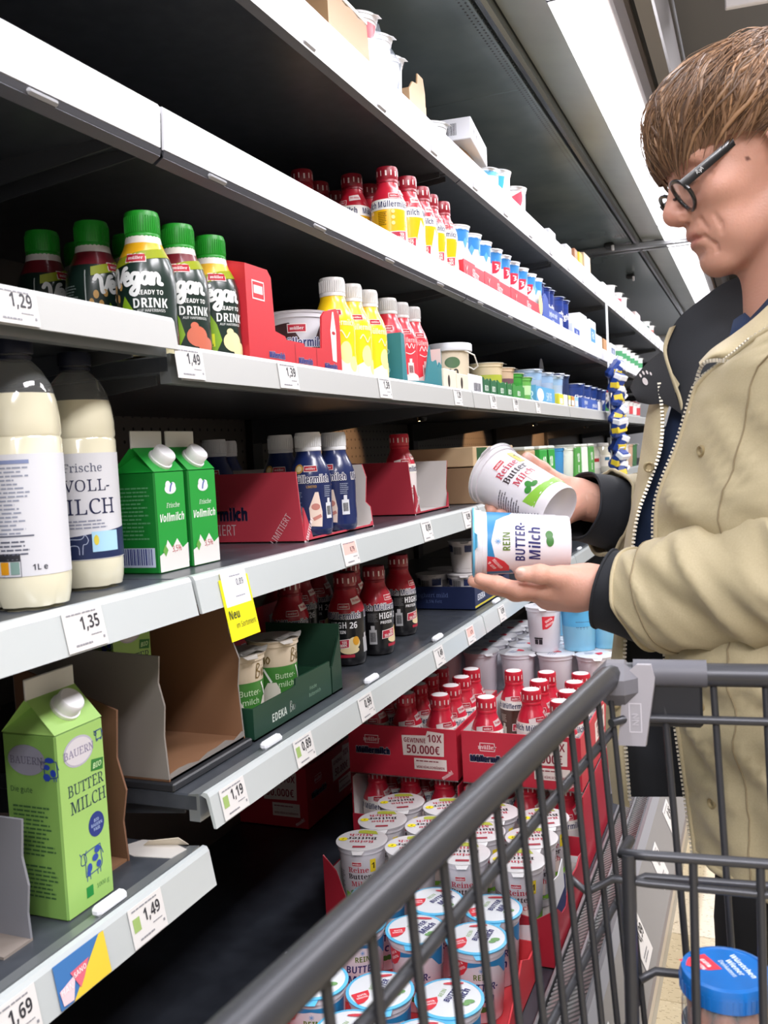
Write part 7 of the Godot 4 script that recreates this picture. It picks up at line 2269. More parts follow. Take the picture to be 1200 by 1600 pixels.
func add_hair(o: Node3D) -> void:
	var fn := FastNoiseLite.new()
	fn.seed = 8
	fn.frequency = 0.02
	fn.fractal_octaves = 2
	var m := Shape.new()
	var rows := []
	var nth := 240
	for i in 40:
		var line := []
		for k in nth:
			line.append(head_at * hair_point(TAU * k / nth - PI, i / 39.0, 0.0, fn))
		rows.append(line)
	add_grid(m, rows, true, false)
	# turn the edge inwards
	var inner := [rows[39]]
	for s in [0.75, 0.3]:
		var line := []
		for k in nth:
			line.append(head_at * hair_point(TAU * k / nth - PI, 0.98 - 0.06 * (1.0 - s), -0.02 * (1.0 - s), fn))
		inner.append(line)
	add_grid(m, inner, true, false)
	var hm := StandardMaterial3D.new()
	hm.vertex_color_use_as_albedo = true
	hm.roughness = 0.4
	hm.metallic_specular = 0.55
	var back := head_at.affine_inverse()
	for p in m.v:
		var q := (back * p - Vector3(0, 0.03, -0.012)).rotated(Vector3.RIGHT, WHORL)
		var th := atan2(q.x, q.z)
		var n := fn.get_noise_3d(cos(th) * 420.0, sin(th) * 420.0, q.y * 200.0) * 0.5 + 0.5
		m.c.append(skin("4a3226").lerp(skin("8a6248"), clampf(n, 0, 1)))
	var hair := part(o, "hair", m, hm)
	# locks and loose strands over the shell
	var g := RandomNumberGenerator.new()
	g.seed = 21
	for layer in 2:
		var st := Shape.new()
		for n in (520 if layer == 0 else 3600):
			var th := g.randf_range(-PI, PI)
			if n % 3 > 0:
				th = g.randf_range(-0.6, 2.4)
			var t0 := g.randf_range(0.0, 0.7)
			var t1 := minf(t0 + g.randf_range(0.22, 0.5), 1.0 + g.randf_range(-0.04, 0.10))
			var lift := g.randf_range(0.0005, 0.005) if layer else g.randf_range(-0.001, 0.003)
			if layer == 1 and n % 29 == 0:
				lift = 0.009
			var bend := g.randf_range(-0.22, 0.22)
			var curl := g.randf_range(-0.1, 0.1)
			var pts := []
			for k in 8:
				var s := k / 7.0
				pts.append(head_at * hair_point(th + bend * s + curl * sin(s * 5.0), lerpf(t0, t1, s), lift * sin(PI * (0.1 + 0.85 * s)), fn))
			var r := g.randf_range(0.0003, 0.0007) if layer else g.randf_range(0.0016, 0.0032)
			var from := st.v.size()
			add_tube(st, pts, [r * 0.3, r * 0.9, r, r, r, r * 0.9, r * 0.6, r * 0.1], 3 if layer else 6, false)
			var col := skin("4d3626").lerp(skin("a98260"), pow(g.randf(), 1.3))
			for i in st.v.size() - from:
				st.c.append(col)
		part(hair, "strands" if layer else "locks", st, hm)

# ---- glasses
func add_glasses(o: Node3D) -> void:
	var left := head_at.basis.x
	var near := at_depth(1066, 307, 1.112)
	var tip := at_depth(1146, 238, 1.085)
	var back := (tip - near)
	back = (back - left * back.dot(left)).normalized()
	var up := left.cross(back).normalized()
	if up.y < 0:
		up = -up
	var fm := mat("0e0e10", 0.25, 0.0, 0.5)
	var g := Node3D.new()
	g.name = "glasses"
	o.add_child(g)
	var lens_m := StandardMaterial3D.new()
	lens_m.albedo_color = Color(0.9, 0.92, 0.95, 0.12)
	lens_m.transparency = BaseMaterial3D.TRANSPARENCY_ALPHA
	lens_m.roughness = 0.04
	for e in [0, 1]:
		var c: Vector3 = near - left * 0.066 * e
		var ring := []
		for k in 25:
			var a := TAU * k / 24
			var r := Vector2(cos(a) * 0.0245, sin(a) * 0.0205)
			ring.append(c + left * r.x + up * r.y + back * 0.003 * absf(cos(a)))
		part(g, "rim", tube(ring, 0.0026, 8), fm)
		var l := Shape.new()
		for k in 24:
			l.flat(c - back * 0.001, ring[k], ring[k + 1], -back)
		part(g, "lens", l, lens_m)
	part(g, "bridge", tube([near - left * 0.0235 + up * 0.004, near - left * 0.033 + up * 0.007 - back * 0.002, near - left * 0.0425 + up * 0.004], 0.0019, 8), fm)
	for e in [0, 1]:
		var h: Vector3 = near + left * (0.0245 if e == 0 else -0.0905) + up * 0.009
		var out := left * (0.012 if e == 0 else -0.012)
		var arm := Shape.new()
		var rows := []
		for k in 8:
			var s := k / 7.0
			var p: Vector3 = h + back * 0.135 * s + out * sin(s * PI * 0.5) * 0.6
			var hh := lerpf(0.0056, 0.0042, s)
			rows.append([p + up * hh + left * 0.0011, p + up * hh - left * 0.0011, p - up * hh - left * 0.0011, p - up * hh + left * 0.0011])
		add_grid(arm, rows, true, false)
		part(g, "temple_arm", arm, fm)
		if e == 0:
			part(g, "hinge_script", flat_print(pen([[[-1, -.4], [-.7, .7], [-.4, .2], [-.7, -.1], [-.2, -.5]], [[0, .2], [.2, -.3], [.4, .2], [.2, -.8]], [[.6, -.4], [.9, .5], [1.2, -.4]]], .0007, .004), h + back * .024 + left * .0034, back, up, .0002), mat("d8d8d8", .4))

# ---- clothes
const TORSO_TURN := 0.36

func folds(p: Vector3, fn: FastNoiseLite, amount: float) -> float:
	# broad soft folds with sharper crests
	var u := Vector3(0.66, 0.72, 0.2).dot(p)
	var v := Vector3(-0.72, 0.66, 0.2).dot(p)
	var a := fn.get_noise_3d(u * 120.0, v * 34.0, p.z * 42.0)
	var b := fn.get_noise_3d(u * 300.0 + 40.0, v * 80.0, p.z * 90.0)
	return amount * (1.0 * (1.0 - 2.2 * absf(a)) + 0.28 * b)

func spline(keys: Array, t: float) -> Array:
	# smooth interpolation through rows of numbers; the first of each row is its place
	var i := 0
	while i < keys.size() - 2 and t > keys[i + 1][0]:
		i += 1
	var s := clampf((t - keys[i][0]) / (keys[i + 1][0] - keys[i][0]), 0.0, 1.0)
	var out := []
	for k in range(1, keys[i].size()):
		var a: float = keys[maxi(i - 1, 0)][k]
		var d: float = keys[mini(i + 2, keys.size() - 1)][k]
		out.append(cubic_interpolate(keys[i][k], keys[i + 1][k], a, d, s))
	return out

func pixel_curve(pts: Array, cnt: int) -> Array:
	# a smooth line through [column, row, depth] points
	var keys := []
	for i in pts.size():
		keys.append([float(i), pts[i][0], pts[i][1], pts[i][2]])
	var o := []
	for k in cnt:
		var q := spline(keys, (pts.size() - 1.0) * k / (cnt - 1.0))
		o.append(at_depth(q[0], q[1], q[2]))
	return o

func cloth_sheet(a: Array, b: Array, cnt: int, across: int, bulge: float, thick: float, fn: FastNoiseLite, amount := 0.002) -> Shape:
	# cloth stretched between two lines, with both faces and a rim
	var ca := pixel_curve(a, cnt)
	var cb := pixel_curve(b, cnt)
	var rows := []
	var back := []
	for i in cnt:
		var line := []
		var line2 := []
		for j in across:
			var s := j / (across - 1.0)
			var p: Vector3 = ca[i].lerp(cb[i], s)
			var to_eye := (EYE - p).normalized()
			p += to_eye * (bulge * sin(PI * s) + folds(p, fn, amount))
			line.append(p)
			line2.append(p - to_eye * thick)
		rows.append(line)
		back.append(line2)
	var m := Shape.new()
	var mid: Vector3 = rows[cnt / 2][across / 2]
	var g: Vector3 = (rows[cnt / 2 + 1][across / 2] - rows[cnt / 2 - 1][across / 2]).cross(rows[cnt / 2][across / 2 + 1] - rows[cnt / 2][across / 2 - 1])
	var f := g.dot(EYE - mid) < 0.0
	add_grid(m, rows, false, f)
	add_grid(m, back, false, not f)
	for i in cnt - 1:
		for j in [0, across - 1]:
			m.quad(rows[i][j], rows[i + 1][j], back[i + 1][j], back[i][j], rows[i][j] - rows[i][across - 1 - j])
	for j in across - 1:
		for i in [0, cnt - 1]:
			m.quad(rows[i][j], rows[i][j + 1], back[i][j + 1], back[i][j], rows[i][j] - rows[cnt - 1 - i][j])
	return m

func sleeve(keys: Array, cnt: int, seg: int, fn: FastNoiseLite, amount: float, squash := 1.0) -> Array:
	# rows of a sleeve: keys are [t, x, y, z, radius]
	var rows := []
	var pts := []
	var rad := []
	for i in cnt:
		var q := spline(keys, i / (cnt - 1.0))
		pts.append(Vector3(q[0], q[1], q[2]))
		rad.append(q[3])
	var side := Vector3.ZERO
	for i in cnt:
		var t: Vector3 = (pts[mini(i + 1, cnt - 1)] - pts[maxi(i - 1, 0)]).normalized()
		if i == 0:
			side = t.cross(Vector3.BACK).normalized()
		side = (side - t * side.dot(t)).normalized()
		var other := t.cross(side)
		var line := []
		for k in seg:
			var a := TAU * k / seg
			var d := side * cos(a) * squash + other * sin(a)
			var p: Vector3 = pts[i] + d * rad[i]
			line.append(p + d * folds(p, fn, amount))
		rows.append(line)
	return rows

func key_at(t: float, p: Vector3, r: float) -> Array:
	return [t, p.x, p.y, p.z, r]

var front_line := []

func edge_at(y: float) -> Vector3:
	if front_line.is_empty():
		front_line = pixel_curve([[1098, 566, 1.13], [1080, 630, 1.14], [1060, 695, 1.15], [1038, 750, 1.155], [1027, 790, 1.16], [1025, 845, 1.163], [1030, 920, 1.163], [1041, 990, 1.16], [1045, 1050, 1.157], [1057, 1120, 1.152], [1070, 1210, 1.148], [1082, 1300, 1.145], [1094, 1390, 1.14]], 120)
	for i in front_line.size() - 1:
		if front_line[i + 1].y <= y:
			return front_line[i].lerp(front_line[i + 1], clampf((front_line[i].y - y) / (front_line[i].y - front_line[i + 1].y), 0, 1))
	return front_line[front_line.size() - 1]

func add_clothes(o: Node3D) -> void:
	var fn := FastNoiseLite.new()
	fn.seed = 14
	fn.frequency = 0.11
	fn.fractal_octaves = 2
	var beige := grainy("jacket_cloth", "ac9e7d", "b9ac8a", 0.62, 24.0, 0.05)
	beige.rim_enabled = true
	beige.rim = 0.25
	beige.rim_tint = 0.5
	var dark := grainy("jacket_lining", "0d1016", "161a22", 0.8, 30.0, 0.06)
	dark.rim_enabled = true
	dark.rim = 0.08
	var navy := grainy("sweater", "14233f", "1d3152", 0.9, 60.0, 0.08)
	var black := grainy("trousers", "08080b", "0e0e12", 0.85, 50.0, 0.08)
	var teeth := mat("cdc6b6", 0.35, 0.3)
	var ahead := Vector3(-cos(TORSO_TURN), 0, sin(TORSO_TURN))
	var left := Vector3(sin(TORSO_TURN), 0, cos(TORSO_TURN))
	# body of the jacket: height, front-to-back, half width, forward shift
	var keys := [[0.70, .175, .225, .0], [0.80, .172, .222, .0], [0.95, .165, .215, .0], [1.10, .158, .212, .002], [1.22, .15, .213, .004], [1.32, .135, .205, .0], [1.38, .115, .175, -.008], [1.42, .095, .125, -.014], [1.45, .082, .088, -.018]]
	var centre := Vector3(0.075, 0, -1.262)
	var rows := []
	var edge_l := []
	var edge_y := []
	var nphi := 90
	for i in 64:
		var y := lerpf(0.738, 1.45, i / 63.0)
		var q := spline(keys, y)
		var line := []
		for k in nphi:
			var ph := lerpf(lerpf(0.2, 1.05, smoothstep(1.325, 1.44, y)), 4.75, k / (nphi - 1.0))
			var e := 2.4
			var cx := signf(cos(ph)) * pow(absf(cos(ph)), 2.0 / e)
			var sx := signf(sin(ph)) * pow(absf(sin(ph)), 2.0 / e)
			var p: Vector3 = centre + Vector3(0, y, 0) + ahead * (cx * q[0] + q[2]) + left * sx * q[1]
			var outw := (ahead * cx + left * sx).normalized()
			line.append(p + outw * folds(p, fn, 0.009 if y < 1.36 else 0.003))
		# the near front edge hangs where the photograph shows it
		if y < 1.36:
			var want := edge_at(y)
			var shift: Vector3 = (want - line[0]) * smoothstep(1.36, 1.31, y)
			for k in 34:
				line[k] += shift * pow(1.0 - k / 34.0, 1.6)
		rows.append(line)
	var m := Shape.new()
	add_grid(m, rows, false, true)
	var inside := []
	for r in rows:
		var line := []
		for k in nphi:
			var cc: Vector3 = centre + Vector3(0, r[k].y, 0)
			line.append(r[k] + (cc - r[k]).normalized() * 0.004)
		inside.append(line)
	var jacket := part(o, "jacket", m, beige)
	var lin := Shape.new()
	add_grid(lin, inside, false, false)
	part(jacket, "lining", lin, dark)
	# hem and front edge as a rolled seam
	var hem := []
	for k in nphi:
		hem.append(rows[0][k])
	part(jacket, "hem", tube(hem, .004, 6), beige)
	var front := []
	for r in rows:
		front.append(r[0])
	part(jacket, "front_edge", tube(front, .0035, 6), beige)
	zip_teeth(jacket, front, ahead * .003 - left * .003, teeth, 0.0052)
	# stitched seam a hand's breadth behind the edge and snap buttons on the placket
	var seam := []
	for r in rows:
		seam.append(r[9] + (r[9] - centre - Vector3(0, r[9].y, 0)).normalized() * .0006)
	part(jacket, "placket_seam", tube(seam.slice(0, 54), .0011, 5), mat("8a7c60", .7))
	for y in [.82, .93, 1.04, 1.135, 1.235]:
		var i := int(round((y - .738) / .712 * 63.0))
		snap_button(jacket, rows[i][4], (rows[i][4] - centre - Vector3(0, rows[i][4].y, 0)).normalized())
	# near sleeve
	var j := arm_joints(0)
	var cuff := at_depth(1006, 938, 1.165)
	var k0 := [key_at(0, j[0] + Vector3(-.015, .03, -.05), .075), key_at(.12, j[0] + Vector3(.01, .0, -.01), .088), key_at(.3, j[0].lerp(j[1], .45) + Vector3(.02, 0, 0), .08), key_at(.48, j[1] + Vector3(.02, .03, -.005), .074), key_at(.58, j[1] + Vector3(-.02, -.012, -.01), .073), key_at(.75, j[1].lerp(cuff, .5), .069), key_at(.9, j[1].lerp(cuff, .86), .0625), key_at(1.0, cuff, .0565)]
	rows = sleeve(k0, 80, 56, fn, .0105, 1.0)
	m = Shape.new()
	add_grid(m, rows, true, true)
	var sl := part(jacket, "sleeve", m, beige)
	part(sl, "cuff_seam", tube(rows[71] + [rows[71][0]], .0012, 5), mat("8a7c60", .7))
	part(sl, "cuff_edge", tube(rows[79] + [rows[79][0]], .003, 6), beige)
	inner_cuff(jacket, at_depth(1030, 943, 1.155), at_depth(946, 920, 1.19), .0545, .05, dark, fn)
	# far sleeve
	j = arm_joints(1)
	cuff = at_depth(952, 800, 1.375)
	k0 = [key_at(0, j[0] + Vector3(.02, .03, .05), .075), key_at(.15, j[0], .085), key_at(.35, j[0].lerp(j[1], .5), .078), key_at(.52, j[1] + Vector3(.01, .0, 0), .07), key_at(.72, j[1].lerp(cuff, .45), .066), key_at(.9, j[1].lerp(cuff, .85), .061), key_at(1.0, cuff, .058)]
	rows = sleeve(k0, 46, 48, fn, .009, 1.0)
	m = Shape.new()
	add_grid(m, rows, true, true)
	sl = part(jacket, "sleeve", m, beige)
	part(sl, "cuff_seam", tube(rows[41] + [rows[41][0]], .0012, 5), mat("8a7c60", .7))
	part(sl, "cuff_edge", tube(rows[45] + [rows[45][0]], .003, 6), beige)
	inner_cuff(jacket, at_depth(968, 805, 1.385), at_depth(908, 790, 1.36), .0545, .05, dark, fn)
	# far front panel, hanging open
	m = cloth_sheet([[1036, 560, 1.30], [1012, 640, 1.285], [1002, 700, 1.275], [994, 750, 1.27], [985, 800, 1.265], [974, 860, 1.26], [958, 1000, 1.25], [946, 1130, 1.25], [958, 1255, 1.25]], [[1062, 600, 1.24], [1040, 650, 1.236], [1034, 700, 1.23], [1016, 750, 1.228], [998, 800, 1.225], [989, 860, 1.222], [978, 1000, 1.215], [976, 1130, 1.215], [984, 1262, 1.215]], 44, 9, .008, .004, fn, .004)
	var flap := part(jacket, "open_front_panel", m, beige)
	var line := pixel_curve([[1030, 600, 1.25], [1035, 655, 1.234], [1031, 705, 1.227], [1014, 755, 1.224], [997, 803, 1.221], [988, 862, 1.218], [977, 1000, 1.211], [976, 1130, 1.211], [984, 1250, 1.211]], 70)
	zip_teeth(flap, line, (EYE - line[20]).normalized() * .002, teeth, .0052)
	for q in [[1014, 730, 1.225], [962, 1098, 1.225]]:
		var p := at_depth(q[0], q[1], q[2] - .012)
		snap_button(flap, p, (EYE - p).normalized())
	# dark inner side of the open collar and its flap with the paw print
	m = cloth_sheet([[1180, 426, 1.235], [1135, 440, 1.26], [1092, 470, 1.28], [1058, 500, 1.29], [1040, 540, 1.29], [1042, 565, 1.285]], [[1190, 500, 1.19], [1168, 528, 1.18], [1130, 560, 1.185], [1100, 600, 1.19], [1080, 640, 1.195], [1068, 660, 1.2]], 26, 12, -.012, .004, fn, .002)
	part(jacket, "collar_inside", m, dark)
	m = cloth_sheet([[1046, 512, 1.287], [1036, 545, 1.284], [1046, 585, 1.25], [1060, 625, 1.228], [1066, 655, 1.215]], [[1056, 508, 1.286], [1042, 545, 1.28], [1051, 583, 1.246], [1065, 622, 1.224], [1070, 655, 1.213]], 24, 4, .002, .003, fn, .0)
	part(jacket, "collar_piping", m, beige)
	m = cloth_sheet([[1034, 548, 1.282], [1012, 566, 1.29], [992, 590, 1.29], [984, 606, 1.288]], [[1066, 648, 1.216], [1040, 632, 1.235], [1014, 632, 1.25], [996, 628, 1.262]], 16, 12, .012, .003, fn, .002)
	var tab := part(jacket, "collar_tab", m, grainy("collar_tab", "1a1a1c", "26262a", .85, 40.0, .06))
	var pc := at_depth(1006, 592, 1.258)
	var px := (at_depth(1040, 575, 1.25) - at_depth(1006, 592, 1.258)).normalized()
	var py := (lens_down * -1.0 - px * (lens_down * -1.0).dot(px)).normalized()
	part(tab, "paw_print", flat_print(bits([oval(0, -.004, .0032, .0055), oval(-.002, .006, .0013, .0028), oval(.003, .0075, .0013, .003), oval(.0075, .006, .0013, .003), oval(.011, .002, .0012, .0026)]), pc, px, py, .001), mat("d8cfcf", .6))
	# near collar with its zip
	m = cloth_sheet([[1215, 462, 1.09], [1180, 495, 1.10], [1145, 522, 1.115], [1112, 545, 1.13], [1092, 566, 1.14]], [[1215, 548, 1.055], [1182, 560, 1.07], [1150, 562, 1.085], [1118, 560, 1.105], [1094, 574, 1.13]], 24, 10, .014, .004, fn, .003)
	var col := part(jacket, "near_collar", m, beige)
	line = pixel_curve([[1215, 550, 1.05], [1182, 563, 1.064], [1150, 566, 1.078], [1118, 563, 1.098], [1098, 570, 1.12], [1087, 600, 1.138], [1078, 650, 1.142]], 44)
	zip_teeth(col, line, (EYE - line[10]).normalized() * .002, teeth, .0052)
	# stand collar round the nape
	rows = []
	for i in 10:
		var s := i / 9.0
		var l3 := []
		for k in 40:
			var ph := lerpf(1.25, 4.75, k / 39.0)
			var base: Vector3 = centre + Vector3(0, 1.44 + .062 * s, 0) + ahead * (cos(ph) * (.085 + .006 * s) - .018 + .028 * s) + left * sin(ph) * (.09 - .008 * s)
			l3.append(base + (ahead * cos(ph) + left * sin(ph)) * folds(base, fn, .003))
		rows.append(l3)
	m = Shape.new()
	add_grid(m, rows, false, true)
	part(jacket, "back_collar", m, beige)
	m = Shape.new()
	for r in rows:
		for k in 40:
			r[k] -= (ahead * cos(lerpf(1.25, 4.75, k / 39.0)) + left * sin(lerpf(1.25, 4.75, k / 39.0))) * .004
	add_grid(m, rows, false, false)
	part(jacket, "back_collar_lining", m, dark)
	# sweater
	rows = []
	for i in 30:
		var y := lerpf(0.72, 1.44, i / 29.0)
		var q := spline(keys, y)
		var l2 := []
		for k in 48:
			var ph := TAU * k / 48
			var p: Vector3 = centre + Vector3(0, y, 0) + ahead * (cos(ph) * (q[0] - .016) + q[2]) + left * sin(ph) * (q[1] - .02)
			l2.append(p + (ahead * cos(ph) + left * sin(ph)) * folds(p, fn, .003))
		rows.append(l2)
	m = Shape.new()
	add_grid(m, rows, true, true)
	var sw := part(o, "sweater", m, navy)
	m = cloth_sheet([[1056, 610, 1.265], [1030, 700, 1.262], [1000, 780, 1.26], [985, 860, 1.258], [972, 1000, 1.25]], [[1110, 610, 1.2], [1090, 700, 1.2], [1070, 780, 1.2], [1060, 860, 1.2], [1070, 1000, 1.2]], 30, 10, .0, .004, fn, .003)
	part(sw, "sweater_front", m, navy)
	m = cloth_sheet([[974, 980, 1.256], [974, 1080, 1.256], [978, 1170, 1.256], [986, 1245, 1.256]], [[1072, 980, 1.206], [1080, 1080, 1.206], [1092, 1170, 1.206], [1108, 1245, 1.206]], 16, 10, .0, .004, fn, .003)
	part(jacket, "shaded_inner_fleece", m, dark)  # added dark sheet: black clothing with the shade there put into its colour
	m = cloth_sheet([[1215, 455, 1.19], [1190, 482, 1.17], [1165, 488, 1.165], [1146, 500, 1.17]], [[1215, 520, 1.14], [1185, 530, 1.135], [1160, 530, 1.14], [1136, 540, 1.15]], 14, 8, .01, .004, fn, .001)
	part(sw, "neck_band", m, navy)
	# trousers and shoes
	m = Shape.new()
	for e in [-1.0, 1.0]:
		var z: float = -1.262 + .1 * e
		var lk := [key_at(0, Vector3(.07, .9, -1.262 + .07 * e), .115), key_at(.3, Vector3(.035, .66, z), .1), key_at(.55, Vector3(.02, .46, z), .084), key_at(1, Vector3(.05, .06, z), .07)]
		add_grid(m, sleeve(lk, 30, 26, fn, .005), true, true)
	part(o, "trousers", m, black)
	for e in [-1.0, 1.0]:
		var z: float = -1.262 + .1 * e
		var shoe := Shape.new()
		var fsh := Field.new()
		fsh.bone(Vector3(.065, .05, z), Vector3(-.075, .036, z), .042, .03, .03)
		fsh.bone(Vector3(-.075, .036, z), Vector3(-.135, .032, z), .036, .028, .03)
		nets(shoe, fsh, .01)
		part(o, "shoe", shoe, mat("15151a", .5))

func inner_cuff(parent: Node3D, a: Vector3, b: Vector3, r0: float, r1: float, m: Material, fn: FastNoiseLite) -> void:
	var s := Shape.new()
	var rows := sleeve([key_at(0, a, r0), key_at(.5, a.lerp(b, .5), (r0 + r1) * .5), key_at(1, b, r1)], 16, 36, fn, .0022)
	add_grid(s, rows, true, true)
	var back := []
	for i in range(15, 7, -1):
		var line := []
		for k in 36:
			line.append(rows[i][k].lerp(a.lerp(b, i / 15.0), .1 if i < 15 else .05))
		back.append(line)
	add_grid(s, back, true, true)
	var c := part(parent, "inner_cuff", s, m)
	part(c, "cuff_edge", tube(rows[15] + [rows[15][0]], .0022, 6), m)

func zip_teeth(parent: Node3D, line: Array, off: Vector3, m: Material, pitch: float) -> void:
	# small blocks along a front edge
	var s := Shape.new()
	var left_over := 0.0
	for i in line.size() - 1:
		var a: Vector3 = line[i]
		var b: Vector3 = line[i + 1]
		var l := a.distance_to(b)
		var t := left_over
		while t < l:
			var d := (b - a) / l
			var side := d.cross((EYE - a).normalized()).normalized()
			add_box(s, a + d * t + off, Vector3(.0046, .0026, .003), .0, Basis(side, d, side.cross(d)))
			t += pitch
		left_over = t - l
	part(parent, "zip_teeth", s, m).set_meta("kind", "stuff")

func snap_button(parent: Node3D, at: Vector3, out: Vector3) -> void:
	var b := part(parent, "snap_button", lathe([[.0, .0], [.0072, .0], [.0072, .0022], [.0058, .0032], [.0042, .0024], [.003, .001], [.0, .0008]], 20), mat("a3936f", .35, .4), at)
	b.basis = Basis(Quaternion(Vector3.UP, out))

# ------------------------------------------------------------------ shopping cart
func build_cart() -> void:
	var coat := mat("45464a", .38, .55)
	var plastic := mat("1c1e24", .5)
	var grey := mat("8e8c92", .45)
	var o := thing("shopping_cart", "dark grey wire shopping cart with plastic corner guards beside the dairy cabinet", "cart")
	# rim: far left corner and how it runs back to the handle
	var far_l := at_depth(957, 1052, .91)
	var y := far_l.y
	var near_l := on_level(384, 1604, y)
	var back_dir := (near_l - far_l).normalized()
	var across := (on_level(1200, 1056, y) - far_l).normalized()
	var len := .98
	var width := .42
	var far_r := far_l + across * width
	var back_r := Vector3(-back_dir.x * .8, 0, back_dir.z).normalized()
	back_r = (back_dir - across * 2.0 * back_dir.dot(across)).normalized()
	var end_l := far_l + back_dir * len
	var end_r := far_r + back_r * len
	var round_rim := func(a: Vector3, c: Vector3, b: Vector3) -> Array:
		# bends the rod round the corner c
		var out := []
		for k in 7:
			var t := k / 6.0
			out.append((c + (a - c).normalized() * .03).lerp(c, t).lerp(c.lerp(c + (b - c).normalized() * .03, t), t))
		return out
	var rim: Array = [end_l]
	rim.append_array(round_rim.call(end_l, far_l, far_r))
	rim.append_array(round_rim.call(far_l, far_r, end_r))
	rim.append(end_r)
	part(o, "top_rim", tube(rim, .0115, 12), coat)
	# basket walls lean inwards and end on the sloping floor
	var floor_y := func(t: float) -> float: return lerpf(.62, .50, t)     # t: 0 at the nose, 1 at the handle
	var inward := across * .035
	var wire := .0029
	var n := 22
	for side in 2:
		var top0 := far_l if side == 0 else far_r
		var dir := back_dir if side == 0 else back_r
		var lean: Vector3 = inward if side == 0 else -inward
		for k in n:
			var t := (k + .35) / n
			var a: Vector3 = top0 + dir * len * t
			var b: Vector3 = a + lean
			b.y = floor_y.call(t)
			b += back_dir * .035 * (1.0 - t)
			part(o, "side_wire", tube([a, b], wire, 6), coat)
		for h in [.055, .2, .31]:
			var pts := []
			for k in 9:
				var t := k / 8.0
				var a: Vector3 = top0 + dir * len * t
				var depth: float = a.y - floor_y.call(t)
				var b: Vector3 = a + lean * h / depth + Vector3(0, -h, 0)
				b += -lean.normalized() * .005
				pts.append(b + back_dir * .035 * (h / depth) * (1.0 - t))
			part(o, "long_wire", tube(pts, .0042 if h < .1 else .0035, 8), coat)
	# nose grid
	for k in 8:
		var t := (k + 1.0) / 9.0
		var a := far_l.lerp(far_r, t)
		var b := (far_l + inward).lerp(far_r - inward, t) + back_dir * .035
		b.y = floor_y.call(0.0)
		part(o, "nose_wire", tube([a, b], .0034, 8), coat)
	for h in [.042, .195, .285, .36]:
		var f: float = h / (y - .62)
		var a := far_l + inward * f + back_dir * .035 * f + Vector3(0, -h, 0) + back_dir * .004
		var b := far_r - inward * f + back_dir * .035 * f + Vector3(0, -h, 0) + back_dir * .004
		part(o, "cross_wire", tube([a + back_dir * .02, a + across * .012, a.lerp(b, .5), b - across * .012, b + back_dir * .02], .0042, 8), coat)
	# inner divider that makes a small compartment in the nose
	var dv := back_dir * .155
	var dl := at_depth(972, 1334, .775)
	var dr := dl + across * .34
	var dtop := dl.y
	part(o, "divider_rod", tube([dl + back_dir * -.03, dl, dl + across * .02, dr - across * .02, dr], .0046, 8), coat)
	part(o, "divider_hook", tube([dl + Vector3(0, -.024, 0) - across * .045, dl + Vector3(0, -.036, 0) - across * .03, dl + Vector3(0, -.022, 0) - across * .008, dl + Vector3(0, -.024, 0) + across * .02, dr + Vector3(0, -.03, 0)], .0036, 8), coat)
	for k in 7:
		var a := dl.lerp(dr, (k + .1) / 6.6)
		part(o, "divider_wire", tube([a, a + Vector3(0, .52 - dtop + .06, 0) + back_dir * .02], .0036 if k else .006, 8), coat)
	# floor of the basket
	for k in 9:
		var t := (k + .5) / 9.0
		var a := (far_l + inward).lerp(far_r - inward, t) + back_dir * .035
		var b := (end_l + inward).lerp(end_r - inward, t)
		a.y = floor_y.call(0.0); b.y = floor_y.call(1.0)
		part(o, "floor_wire", tube([a, b], .003, 6), coat)
	for k in 8:
		var t := k / 7.0
		var a := far_l + inward + back_dir * len * t
		var b := far_r - inward + back_r * len * t
		a.y = floor_y.call(t) - .004; b.y = floor_y.call(t) - .004
		part(o, "floor_wire", tube([a, b], .0036, 6), coat)
	# handle, frame and castors
	part(o, "handle", tube([end_l + Vector3(0, .02, 0), end_r + Vector3(0, .02, 0)], .016, 14), mat("a02a30", .4))
	for side in 2:
		var e := end_l if side == 0 else end_r
		e += across * (.07 if side == 0 else -.07)
		var nf := (far_l + inward * 2.2 if side == 0 else far_r - inward * 2.2) + back_dir * .1
		part(o, "frame_tube", tube([e, e + Vector3(0, -.45, 0), Vector3(e.x, .16, e.z) - back_dir * .1, Vector3(nf.x, .14, nf.z), Vector3(nf.x, .1, nf.z)], .012, 10), coat)
		part(o, "frame_tube", tube([Vector3(e.x, .16, e.z) - back_dir * .1, Vector3(e.x, .1, e.z) - back_dir * .02], .012, 10), coat)
		for w in [Vector3(nf.x, .05, nf.z), Vector3(e.x, .05, e.z) - back_dir * .02]:
			var wheel := part(o, "castor_wheel", lathe([[0, -.014], [.045, -.014], [.05, -.008], [.05, .008], [.045, .014], [0, .014]], 20), mat("2a2a2c", .6), w)
			wheel.basis = Basis(Vector3.UP, across, across.cross(Vector3.UP) * -1.0).orthonormalized()
			part(o, "castor_fork", box(w + Vector3(0, .04, 0), Vector3(.03, .05, .03), .006), coat)
	# plastic guard on the corner, with a raised emblem, and the dark sign panel beside it
	var up := Vector3.UP
	var f := -back_dir
	var guard := Shape.new()
	add_box(guard, far_l + across * .004 - up * .008 + back_dir * .004, Vector3(.045, .042, .045), .014, Basis(across, up, across.cross(up)))
	part(o, "corner_guard", guard, mat("6d6c72", .5))
	var clip := part(o, "guard_clip", prism([Vector2(.0, -.068), Vector2(.026, -.068), Vector2(.037, .0), Vector2(.033, .012), Vector2(.02, .012), Vector2(.008, .002)], Transform3D(Basis(across, up, back_dir), far_l + back_dir * .008 + across * .006), .006), mat("a3a0a6", .5))
